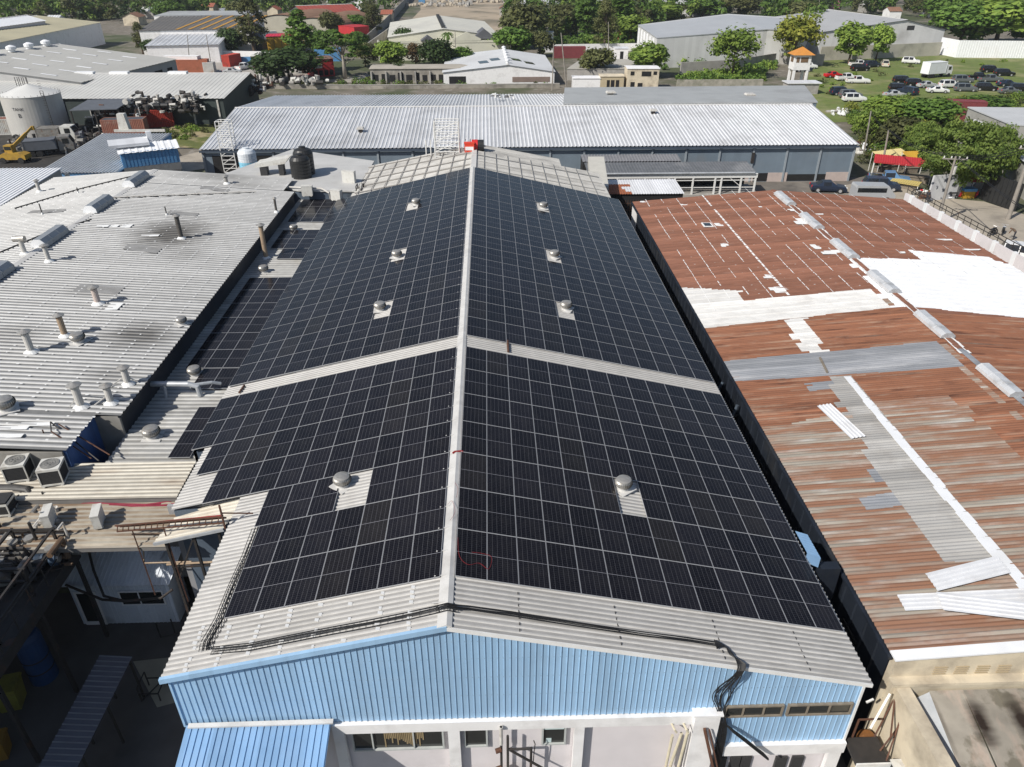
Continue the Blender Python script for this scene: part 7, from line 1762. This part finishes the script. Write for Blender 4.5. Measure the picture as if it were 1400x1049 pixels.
# stalls
def stall(u, v, w, d, h, rz, colr, label, slope=.5):
    t = thing('market_stall', label, 'stall', P(u, v, 0), rz, 'street stalls')
    m = MB(); m.corr((-w/2, -d/2, h), (w/2, -d/2, h), (-w/2, d/2, h+slope), .3, .04, TRAP, 1); m.obox((-w/2, -d/2, h-.12), (w, 0, 0), (0, .03, 0), (0, 0, .1)); m.build('roof', [colr], t, local=True)
    m = MB()
    for x in (-w/2+.1, w/2-.1):
        for y, hh in ((-d/2+.1, h), (d/2-.1, h+slope)): m.box(x-.04, y-.04, 0, x+.04, y+.04, hh-.02)
    m.build('post', [STEEL_W], t, local=True)
    m = MB(); m.box(-w/2+.2, -d/2+.3, .75, w/2-.2, -d/2+1.0, .82); m.box(-w/2+.3, -d/2+.4, 0, w/2-.3, -d/2+.9, .75); m.build('counter', [OLDFRAME], t, local=True)
stall(1229, 246, 7.5, 2.6, 2.4, -.45, REDW, 'stall with a long red sheet roof beside the street tree')
stall(1212, 233, 5.5, 1.8, 2.2, .35, pm('pale_yellow_awning', (.62, .52, .25), (.55, .46, .22), 1, .8), 'stall with a pale yellow roof behind the red one')
stall(1236, 258, 3.6, 1.6, .9, -.7, pm('straw_yellow_mat', (.58, .46, .16), (.5, .4, .15), 1, .8), 'low yellow topped stand before the red stall', .1)
stall(1242, 236, 2.6, 1.8, 2.3, .1, YELB, 'small stall with an amber roof behind the red roof')
def umb(u, v, label, c):
    p = P(u, v, 0); t = thing('parasol', label, 'parasol', p)
    m = MB(); m.tube([p, p+V((0, 0, 2.5))], .04, 6); m.build('pole', [STEEL_W], t)
    m = MB(); m.lathe(p+V((0, 0, 2.1)), [(1.3, 0), (.7, .3), (.03, .5)], 10); m.build('canopy', [c], t)
umb(1325, 268, 'closed looking red parasol against the white mural wall', REDW)
m = MB(); p = P(1321, 270, 0); m.box(p.x-.7, p.y-.5, 0, p.x+.7, p.y+.5, .9, 0); m.box(p.x-.8, p.y-.6, .9, p.x+.8, p.y+.6, 1.25, 1); tag(m.build('drinks_cooler', [YELB, CBLUE]), 'yellow and blue street vendor box below the red parasol', 'box')
tangle('street_clutter', P(1300, 268, 0), 40, (3.5, 1.2), 'clutter of pale and dark goods along the mural wall', [BRIGHTWHITE, BLACKPLASTIC, REDW, RUSTSTEEL], (.08, .28), 61, 'goods', 1.0)
tangle('rubbish', P(1215, 208, 0), 60, (5, 4), 'heap of pale rubbish under the dark tree by the warehouse corner', [BRIGHTWHITE, CONC, RUSTSTEEL, ACWHITE], (.1, .4), 62, 'rubbish', 1.2)
tangle('rubbish', P(1155, 156, 0), 30, (3, 2), 'white rubbish in the brush above the silver roof corner', [BRIGHTWHITE, CONC], (.1, .35), 63, 'rubbish', .8)
# poles and wires
WOOD = pm('grey_timber_pole', (.33, .30, .26), (.24, .215, .19), 2, .9)
def pole(u, v, top, label, arms=True, r=.14):
    p = P(u, v, 0); tp = PY(top[0], top[1], p.y); t = thing('utility_pole', label, 'utility pole', p, 0, 'utility poles')
    m = MB(); m.tube([p-V((0, 0, .3)), p.lerp(tp, .5), tp], [r*1.3, r*1.1, r*.8], 10); m.build('post', [WOOD], t)
    if arms:
        d = (tp-p).normalized(); a = tp-d*.4; m = MB(); m.bar(a+V((-1.3, .3, .1)), a+V((1.3, -.3, .1)), .12); m.bar(a+V((-.8, .2, .05)), a-d*.7, .05); m.bar(a+V((.8, -.2, .05)), a-d*.7, .05); m.build('crossarm', [WOOD], t)
        for k in (-1.15, -.4, .4, 1.15): m = MB(); m.lathe(a+V((k, -k*.23, .16)), [(.06, 0), (.1, .06), (.06, .12), (.09, .18), (.02, .26)], 8); m.build('insulator', [ACWHITE], t)
        m = MB(); m.tube([a+V((.3, .1, -1.6)), a+V((.3, .1, -.7))], .24, 10); m.build('transformer', [PIPEGREY], t)
    return tp
t1 = pole(1281, 306, (1307, 214), 'leaning timber power pole with a crossarm beside the rusty roof fence')
t2 = pole(1204, 239, (1215, 178), 'slim leaning pole beside the light blue pickup', False, .13)
t3 = pole(1180, 217, (1191, 152), 'thin leaning pole at the silver roof corner', False, .11)
t4 = pole(1378, 300, (1412, 200), 'thick timber pole at the right edge by the black gate', True, .2)
t5 = pole(755, 124, (757, 60), 'tall pale pole behind the join of the silver and grey roofs', False, .12)
t6 = pole(775, 124, (767, 45), 'tall pale pole just right of the white gable warehouse', False, .12)
t7 = pole(624, 94, (622, 42), 'slim pole beside the palm before the cream warehouse', False, .1)
pole(260, 96, (256, 48), 'dark lamp pole beside the white walled warehouse, left one', False, .1)
pole(289, 92, (282, 48), 'dark lamp pole beside the white walled warehouse, right one', False, .1)
pole(36, 70, (35, 46), 'pole with a crossarm behind the skylit warehouse roof', True, .12)
pole(832, 86, (832, 30), 'pale pole between the round green trees', False, .1)
pole(1122, 40, (1120, -4), 'slim mast at the top edge near the bright hoarding', False, .12)
def wire(a, b, sag, label, r=.018, n=3, sp=.35):
    r *= 1.5
    m = MB()
    for k in range(n):
        o = V((0, (k-(n-1)/2)*sp, (k % 2)*.2)); m.tube([a.lerp(b, i/12)+o-V((0, 0, sag*4*(i/12)*(1-i/12))) for i in range(13)], r, 5)
    tag(m.build('power_line', [BLACKCABLE]), label, 'power line')
wire(t1, t4, .7, 'power lines from the leaning crossarm pole to the pole at the right edge', .02, 4)
wire(t1, t2, .8, 'power lines from the leaning crossarm pole to the slim pole by the pickup', .018, 3)
wire(t2, t3, .5, 'thin line between the slim pole and the pole at the silver roof corner', .015, 2)
wire(t1, V((47.0, 52, 7.5)), .6, 'power lines running from the crossarm pole along the street fence', .02, 2)
# street boundary wall with railing
a_, b_ = P(1240, 264, 3.0), P(1450, 379, 3.0); a_.z = b_.z = 0
t = thing('street_wall', 'pale mauve boundary wall with white pillars and a black railing along the street', 'wall', a_)
d = (b_-a_); n_ = V((d.y, -d.x, 0)).normalized()*.2
m = MB(); m.obox(a_, d, n_, (0, 0, 3.0)); m.build('wall', [PINKGREY], t)
for k in range(9):
    m = MB(); q = a_+d*(.04+k*.12); m.obox(q+n_*1.1, d.normalized()*.55, -n_*1.6, (0, 0, 3.08)); m.build('pillar', [BRIGHTWHITE], t)
m = MB()
for z in (3.4, 3.8): m.bar(a_+V((0, 0, z)), b_+V((0, 0, z)), .06)
for k in range(24): q = a_+d*(k/23); m.bar(q+V((0, 0, 3.0)), q+V((0, 0, 3.85)), .05)
m.build('railing', [STEEL_D], t)
# people (one continuous skinned body each)
SKIN = pm('skin', (.16, .085, .05), (.13, .07, .04), 5, .6)
def person(u, v, rz, label, J, cloth, trousers, z0=0.0):
    names = list(J); me = bpy.data.meshes.new('person'); vs = [J[k][0] for k in names]
    links = [('pelvis', 'chest'), ('chest', 'neck'), ('neck', 'head'), ('head', 'crown')]
    for s_ in 'lr': links += [('pelvis', 'hip'+s_), ('hip'+s_, 'knee'+s_), ('knee'+s_, 'ankle'+s_), ('ankle'+s_, 'toe'+s_), ('chest', 'sh'+s_), ('sh'+s_, 'el'+s_), ('el'+s_, 'wr'+s_), ('wr'+s_, 'hand'+s_)]
    me.from_pydata(vs, [(names.index(a), names.index(b)) for a, b in links], []); me.update()
    o = bpy.data.objects.new('person', me); col.objects.link(o)
    md = o.modifiers.new('skin', 'SKIN'); 
    for i, k in enumerate(names): me.skin_vertices[0].data[i].radius = (J[k][1], J[k][1]); me.skin_vertices[0].data[i].use_root = (k == 'pelvis')
    o.modifiers.new('sub', 'SUBSURF').levels = 1
    dg = bpy.context.evaluated_depsgraph_get(); m2 = bpy.data.meshes.new_from_object(o.evaluated_get(dg)); bpy.data.objects.remove(o)
    m2.materials.clear()
    for mt in (SKIN, cloth, trousers, BLACKPLASTIC): m2.materials.append(mt)
    segs = [(V(J[a][0]), V(J[b][0]), 2 if (a+b).count('knee') or 'hip' in b else 3 if 'toe' in b else 1 if (a, b) == ('pelvis', 'chest') or 'sh' in b or 'el' in b else 0) for a, b in links]
    for p_ in m2.polygons:
        best = min(segs, key=lambda s_: (p_.center-(s_[0]+(s_[1]-s_[0])*max(0, min(1, (p_.center-s_[0]).dot(s_[1]-s_[0])/((s_[1]-s_[0]).length_squared+1e-9))))).length)
        p_.material_index = best[2]; p_.use_smooth = True
    for p_ in m2.polygons:
        if p_.center.z > J['crown'][0][2]-.06 and J['crown'][0][2] > J['chest'][0][2]+.2: p_.material_index = 3
    o = link('person', m2, None, P(u, v, z0)); o.rotation_euler = (0, 0, rz); return tag(o, label, 'person')
def pose(kind):
    J = {'pelvis': ((0, 0, .92), .14), 'chest': ((0, 0, 1.32), .15), 'neck': ((0, 0, 1.5), .06), 'head': ((0, .02, 1.62), .10), 'crown': ((0, 0, 1.72), .08)}
    for s_, x in (('l', -1), ('r', 1)):
        J['hip'+s_] = ((x*.1, 0, .86), .10); J['knee'+s_] = ((x*.12, .03, .48), .07); J['ankle'+s_] = ((x*.12, 0, .08), .045); J['toe'+s_] = ((x*.13, .17, .04), .04)
        J['sh'+s_] = ((x*.19, 0, 1.42), .07); J['el'+s_] = ((x*.25, .0, 1.14), .05); J['wr'+s_] = ((x*.26, .08, .9), .035); J['hand'+s_] = ((x*.26, .11, .8), .035)
    if kind == 'bend':
        J['chest'] = ((0, .32, 1.16), .16); J['neck'] = ((0, .47, 1.2), .06); J['head'] = ((0, .57, 1.2), .10); J['crown'] = ((0, .65, 1.22), .08)
        for s_, x in (('l', -1), ('r', 1)): J['sh'+s_] = ((x*.19, .4, 1.2), .07); J['el'+s_] = ((x*.24, .46, .94), .05); J['wr'+s_] = ((x*.2, .56, .72), .035); J['hand'+s_] = ((x*.19, .6, .64), .035)
    if kind == 'sit':
        for k in list(J):
            if not any(k.startswith(q) for q in ('hip', 'knee', 'ankle', 'toe')): a, r_ = J[k]; J[k] = ((a[0], a[1], a[2]-.45), r_)
        for s_, x in (('l', -1), ('r', 1)): J['hip'+s_] = ((x*.1, .05, .46), .10); J['knee'+s_] = ((x*.14, .45, .5), .07); J['ankle'+s_] = ((x*.14, .45, .08), .045); J['toe'+s_] = ((x*.14, .62, .04), .04); J['wr'+s_] = ((x*.18, .3, .62), .035); J['hand'+s_] = ((x*.16, .38, .58), .035)
    return J
BROWNC = pm('brown_cloth', (.16, .11, .08), (.12, .085, .06), 4, .9); DARKC = pm('dark_cloth', (.04, .04, .05), (.03, .03, .035), 4, .9); WHITEC = pm('white_cloth', (.7, .7, .7), (.6, .6, .6), 4, .9)
person(1385, 328, .9, 'person in brown bending forward on the street beside the motorcycles', pose('bend'), BROWNC, DARKC)
person(1306, 268, 3.0, 'person in a brown top sitting by the mural wall under the street tree', pose('sit'), BROWNC, DARKC)
person(1313, 268, 2.8, 'person in a white top standing near the red parasol', pose('stand'), WHITEC, DARKC)
person(1266, 278, 2.0, 'person in dark clothes standing on the street beside the railing', pose('stand'), DARKC, DARKC)
st_ = MB(); p = P(1306, 268, 0); st_.box(p.x-.2, p.y-.25, 0, p.x+.2, p.y+.15, .34); tag(st_.build('stool', [OLDFRAME]), 'low wooden box stool under the seated person', 'stool')
def motorbike(u, v, rz, label, colr):
    t = thing('motorcycle', label, 'motorcycle', P(u, v, 0), rz, 'motorcycles on the street')
    for x in (-.65, .65):
        m = MB(); pts = [(x+.28*math.cos(a*.5236), 0, .3+.28*math.sin(a*.5236)) for a in range(13)]; m.tube(pts, .05, 6, 0, False)
        for a in range(4): m.tube([(x+.26*math.cos(a*.785), 0, .3+.26*math.sin(a*.785)), (x-.26*math.cos(a*.785), 0, .3-.26*math.sin(a*.785))], .01, 4, 1)
        m.build('wheel', [RUBBER, ALU], t, local=True)
    m = MB(); m.tube([(.65, 0, .3), (.42, 0, .95)], .035, 6); m.tube([(-.65, 0, .3), (-.1, 0, .4), (.4, 0, .8)], .04, 6); m.box(-.15, -.14, .25, .25, .14, .6); m.build('frame', [STEEL_D], t, local=True)
    m = MB(); m.lathe((.15, 0, .68), [(.05, 0), (.2, .06), (.2, .16), (.05, .22)], 10); m.build('fuel_tank', [colr], t, local=True)
    m = MB(); m.box(-.75, -.12, .72, -.02, .12, .82); m.build('seat', [BLACKPLASTIC], t, local=True)
    m = MB(); m.tube([(.35, -.36, 1.0), (.44, 0, .96), (.35, .36, 1.0)], .02, 6); m.build('handlebar', [ALU], t, local=True)
motorbike(1356, 322, .5, 'dark motorcycle near the bending person, left one', PAINT['black'])
motorbike(1370, 320, .9, 'silver grey motorcycle near the bending person, right one', PAINT['silver'])
motorbike(1256, 268, -.6, 'red motorcycle parked by the street railing end', PAINT['red'])
# inflatable bright hoarding far away at the top
p = P(1135, 12, 0); m = MB(); m.box(p.x-7, p.y-.3, 0, p.x-1, p.y+.3, 6, 0); m.box(p.x-.9, p.y-.3, 0, p.x+5, p.y+.3, 7, 1); m.box(p.x-7, p.y-.33, 3.2, p.x-3, p.y-.305, 5.6, 2)
tag(m.build('advert_hoarding', [pm('orange_hoarding', (.65, .2, .06), (.5, .3, .1), .2, .6), pm('pink_hoarding', (.62, .2, .34), (.5, .15, .3), .2, .6), BRIGHTWHITE]), 'orange and pink hoarding at the top edge beside the thin mast', 'hoarding')
# small far houses
HROOF = [pm('tile_red', (.34, .11, .07), (.28, .1, .06), .5, .8), FARROOF, pm('white_tin', (.62, .62, .6), (.55, .55, .54), .3, .6), pm('rust_tin', (.26, .14, .09), (.2, .11, .07), .4, .8)]
HW = [WHITE_WALL, CREAM, CONC]
for i, (u, v, w, ri, lb) in enumerate([(70, 28, 9, 1, 'small silver roofed house among the trees at the top left'), (178, 24, 12, 3, 'rust roofed house between the trees left of the white parapet block'), (200, 16, 10, 2, 'white tin roofed house in a clearing at the top left'), (215, 8, 14, 1, 'far silver roofed house at the top edge, left'),
        (282, 10, 10, 0, 'tile roofed house on the top edge above the orange striped roof'), (300, 18, 8, 1, 'small pale house above the white parapet block'), (262, 22, 12, 2, 'low house with a pinkish roof ridge behind the parapet block'), (372, 14, 8, 0, 'small red roofed house left of the long red roof'), (455, 4, 9, 2, 'white roofed house at the top edge above the long red roof'),
        (490, 4, 12, 1, 'silver roofed house on the top edge near the diagonal wall'), (528, 20, 8, 0, 'little red house beside the diagonal wall'), (690, 12, 8, 3, 'brown roofed house at the right of the bare ground'), (1225, 16, 9, 3, 'brown roofed house above the gabled grey warehouse'), (1262, 6, 10, 1, 'silver roofed house at the top edge above the grey gable'), (1190, 8, 9, 2, 'white roofed house at the top edge right of the mast'), (1278, 14, 7, 0, 'red house half hidden left of the huge trees')]):
    hall('house', lb, 'house', P(u-w*.9, v, 3), P(u+w*.9, v, 3), 7, 3.2, 4.6, HROOF[ri], HW[i % 3], i % 2 == 0, .5, 1.0, .04, .3, ridge=False)
# scattered vehicles and spoil on the bare land
tangle('spoil_heap', P(590, 8, 0), 90, (22, 10), 'low heaps of pale rubble on the bare ground', [CONC, pm('sand_spoil', (.46, .40, .32), (.38, .33, .26), .5, .9)], (.4, 1.3), 71, 'rubble', 1.6)
tangle('spoil_heap', P(650, 3, 0), 80, (26, 8), 'rubble heaps at the top edge right of the earth track', [CONC, pm('sand_spoil', (.46, .40, .32), (.38, .33, .26), .5, .9)], (.4, 1.4), 72, 'rubble', 1.8)
m = MB(); p = P(577, 4, 0); m.box(p.x-1.8, p.y-1.4, 0, p.x+1.8, p.y+1.4, 2.8); m.box(p.x-1.9, p.y-1.5, 2.8, p.x+1.9, p.y+1.5, 3.0, 1); tag(m.build('blue_kiosk', [CBLUE, SMOOTHGREY]), 'small blue kiosk on the bare ground at the top edge', 'kiosk')
# ================================================================ ground
def sheet(name, pts, z, mat, label=None):
    m = MB(); m.poly([V((p[0], p[1], z)) for p in pts])
    o = m.build(name, [mat]); 
    if o.data.polygons[0].normal.z < 0: o.data.flip_normals()
    return tag(o, label, None, kind='structure')
def PP(*px): return [P(*q) for q in px]
GR = pm('dusty_ground', (.20, .175, .14), (.13, .115, .09), .12, .95, dirt=(.055, .075, .025), dscale=.03, dlo=.46, dhi=.58, dmax=.9, bump=.3, third=(.26, .235, .20), tscale=.5)
sheet('ground', [(-900, -200), (900, -200), (900, 1200), (-900, 1200)], 0, GR, 'dusty grey brown ground with green patches')
ASPH = pm('dark_asphalt', (.11, .105, .10), (.075, .07, .066), .5, .85, dirt=(.16, .14, .12), dscale=.15, dmax=.7)
OILY = pm('dark_oily_yard', (.045, .042, .038), (.03, .028, .026), .6, .8, dirt=(.12, .10, .08), dscale=.12, dmax=.6)
sheet('scrap_yard', PP((-60, 250), (60, 250), (250, 215), (210, 160), (-60, 160)), .02, OILY, 'dark oily scrap yard')
sheet('front_yard', [(-40, -5), (16, -5), (16, 27), (-40, 27)], .02, ASPH, 'dark asphalt yard around the front')
sheet('lane', [(-58, 84), (54, 86), (58, 102), (-58, 102)], .024, pm('grey_brown_lane', (.20, .175, .15), (.10, .09, .08), .3, .9, dirt=(.30, .27, .23), dscale=.12), 'grey brown service lane before the long warehouse')
STREETC = pm('pale_concrete_street', (.42, .37, .30), (.35, .31, .255), .5, .85, dirt=(.16, .14, .12), dscale=.22, dlo=.52, dhi=.75, dmax=.7)
sheet('street', PP((1110, 262), (1175, 250), (1262, 262), (1300, 272), (1345, 276), (1420, 300), (1500, 420), (1330, 420), (1225, 272)), .03, STREETC, 'pale concrete street at the right')
GRASS = pm('lot_grass', (.165, .205, .050), (.105, .145, .036), .45, .95, dirt=(.33, .29, .16), dscale=.09, dlo=.5, dhi=.68, dmax=.75, bump=.6, bscale=5, third=(.15, .17, .05), tscale=.2)
sheet('grass_lot', PP((1095, 170), (1108, 84), (1290, 76), (1560, 80), (1600, 160), (1330, 165), (1200, 165)), .03, GRASS, 'sloping green and straw coloured grass lot')
sheet('grass_patch', PP((205, 196), (240, 170), (300, 152), (345, 165), (285, 205), (250, 202)), .04, pm('sunny_grass', (.14, .15, .04), (.09, .11, .03), .5, .95, dirt=(.36, .29, .17), dscale=.16, dlo=.5, dhi=.6, dmax=.9), 'sunny grass patch with bare earth')
sheet('pale_track', PP((240, 216), (285, 205), (300, 208), (300, 228), (250, 236)), .05, STREETC, 'pale gravel track by the grass patch')
sheet('container_yard', PP((190, 112), (215, 84), (420, 84), (440, 112)), .03, pm('pale_yard', (.42, .39, .35), (.34, .32, .29), .2, .9, dirt=(.2, .18, .16), dscale=.06), 'pale concrete container yard')
sheet('bare_land', PP((545, 45), (575, 14), (575, -18), (715, -18), (712, 14), (690, 45)), .03, pm('bare_sand', (.42, .345, .255), (.34, .28, .21), .06, .95, dirt=(.17, .15, .11), dscale=.035, dlo=.48, dhi=.6, dmax=.9, bump=.5, bscale=.6), 'bare sandy ground beside the diagonal wall')
sheet('field', PP((738, 72), (875, 70), (880, 46), (748, 50)), .03, pm('field_grass', (.10, .14, .035), (.07, .105, .027), .1, .95, dirt=(.18, .17, .07), dscale=.03), 'green field beyond the boundary wall')
sheet('side_street', PP((430, 112), (520, 100), (610, 98), (620, 116)), .03, pm('pale_dust_yard', (.40, .37, .33), (.3, .28, .25), .2, .9), 'pale dusty yard behind the warehouse')
c0 = [P(182, 905, 0), P(245, 898, 0), P(300, 945, 0), P(215, 968, 0)]
sheet('concrete_apron', [(c.x, c.y) for c in c0], .03, pm('pale_apron', (.34, .32, .25), (.26, .245, .2), .8, .9), 'pale concrete apron in the shaded yard')
sheet('alley', [(12.0, 14), (13.6, 14), (13.6, 70), (12.0, 70)], .04, ASPH, 'dark alley between the halls')
# ================================================================ camera, sky, sun
cd = bpy.data.cameras.new('camera'); cam = bpy.data.objects.new('camera', cd); col.objects.link(cam)
cam.location = CAM; cam.rotation_euler = (math.pi/2-PITCH, 0, -YAW)
cd.sensor_fit = 'HORIZONTAL'; cd.sensor_width = 36; cd.lens = 36*FPX/1400; cd.clip_end = 3000; cd.clip_start = .5
sc.camera = cam
AZ, EL = math.radians(38), math.radians(42)       # shadows run towards +x, +y
SUND = V((-math.cos(AZ)*math.cos(EL), -math.sin(AZ)*math.cos(EL), math.sin(EL)))
ld = bpy.data.lights.new('sun', 'SUN'); ld.energy = 4.7; ld.angle = math.radians(.55); ld.color = (1.0, .955, .88)
so = bpy.data.objects.new('sun', ld); col.objects.link(so); so.rotation_euler = (-SUND).to_track_quat('-Z', 'Y').to_euler(); so.location = (0, 0, 80)
w = bpy.data.worlds.new('World'); sc.world = w; w.use_nodes = True
nt = w.node_tree; bg = nt.nodes['Background']; sk = nt.nodes.new('ShaderNodeTexSky'); sk.sky_type = 'NISHITA'; sk.sun_disc = False
sk.sun_elevation = EL; sk.sun_rotation = math.atan2(SUND.x, SUND.y); sk.air_density = 1.0; sk.dust_density = 1.2; sk.ozone_density = 1.0
nt.links.new(sk.outputs[0], bg.inputs[0]); bg.inputs[1].default_value = .085
sc.view_settings.view_transform = 'Standard'; sc.view_settings.look = 'None'; sc.view_settings.gamma = 1; sc.view_settings.use_curve_mapping = False
sc.view_settings.exposure = 0.0
sc.cycles.max_bounces = 5; sc.cycles.diffuse_bounces = 3

# the thin tropical haze between here and the far wood
hz = MB(); hz.box(-420, -30, -1.2, 420, 760, 34); ho = hz.build('haze', [], None)
hm = bpy.data.materials.new('haze'); hm.use_nodes = True; hn = hm.node_tree; hn.nodes.remove(hn.nodes['Principled BSDF'])
pv = hn.nodes.new('ShaderNodeVolumePrincipled'); pv.inputs['Color'].default_value = (.86, .91, 1, 1); pv.inputs['Density'].default_value = .00014; pv.inputs['Anisotropy'].default_value = .2
hn.links.new(pv.outputs[0], hn.nodes['Material Output'].inputs['Volume']); ho.data.materials.append(hm); tag(ho, None, None, kind='stuff')
ho['label'] = 'thin pale haze over the whole place'
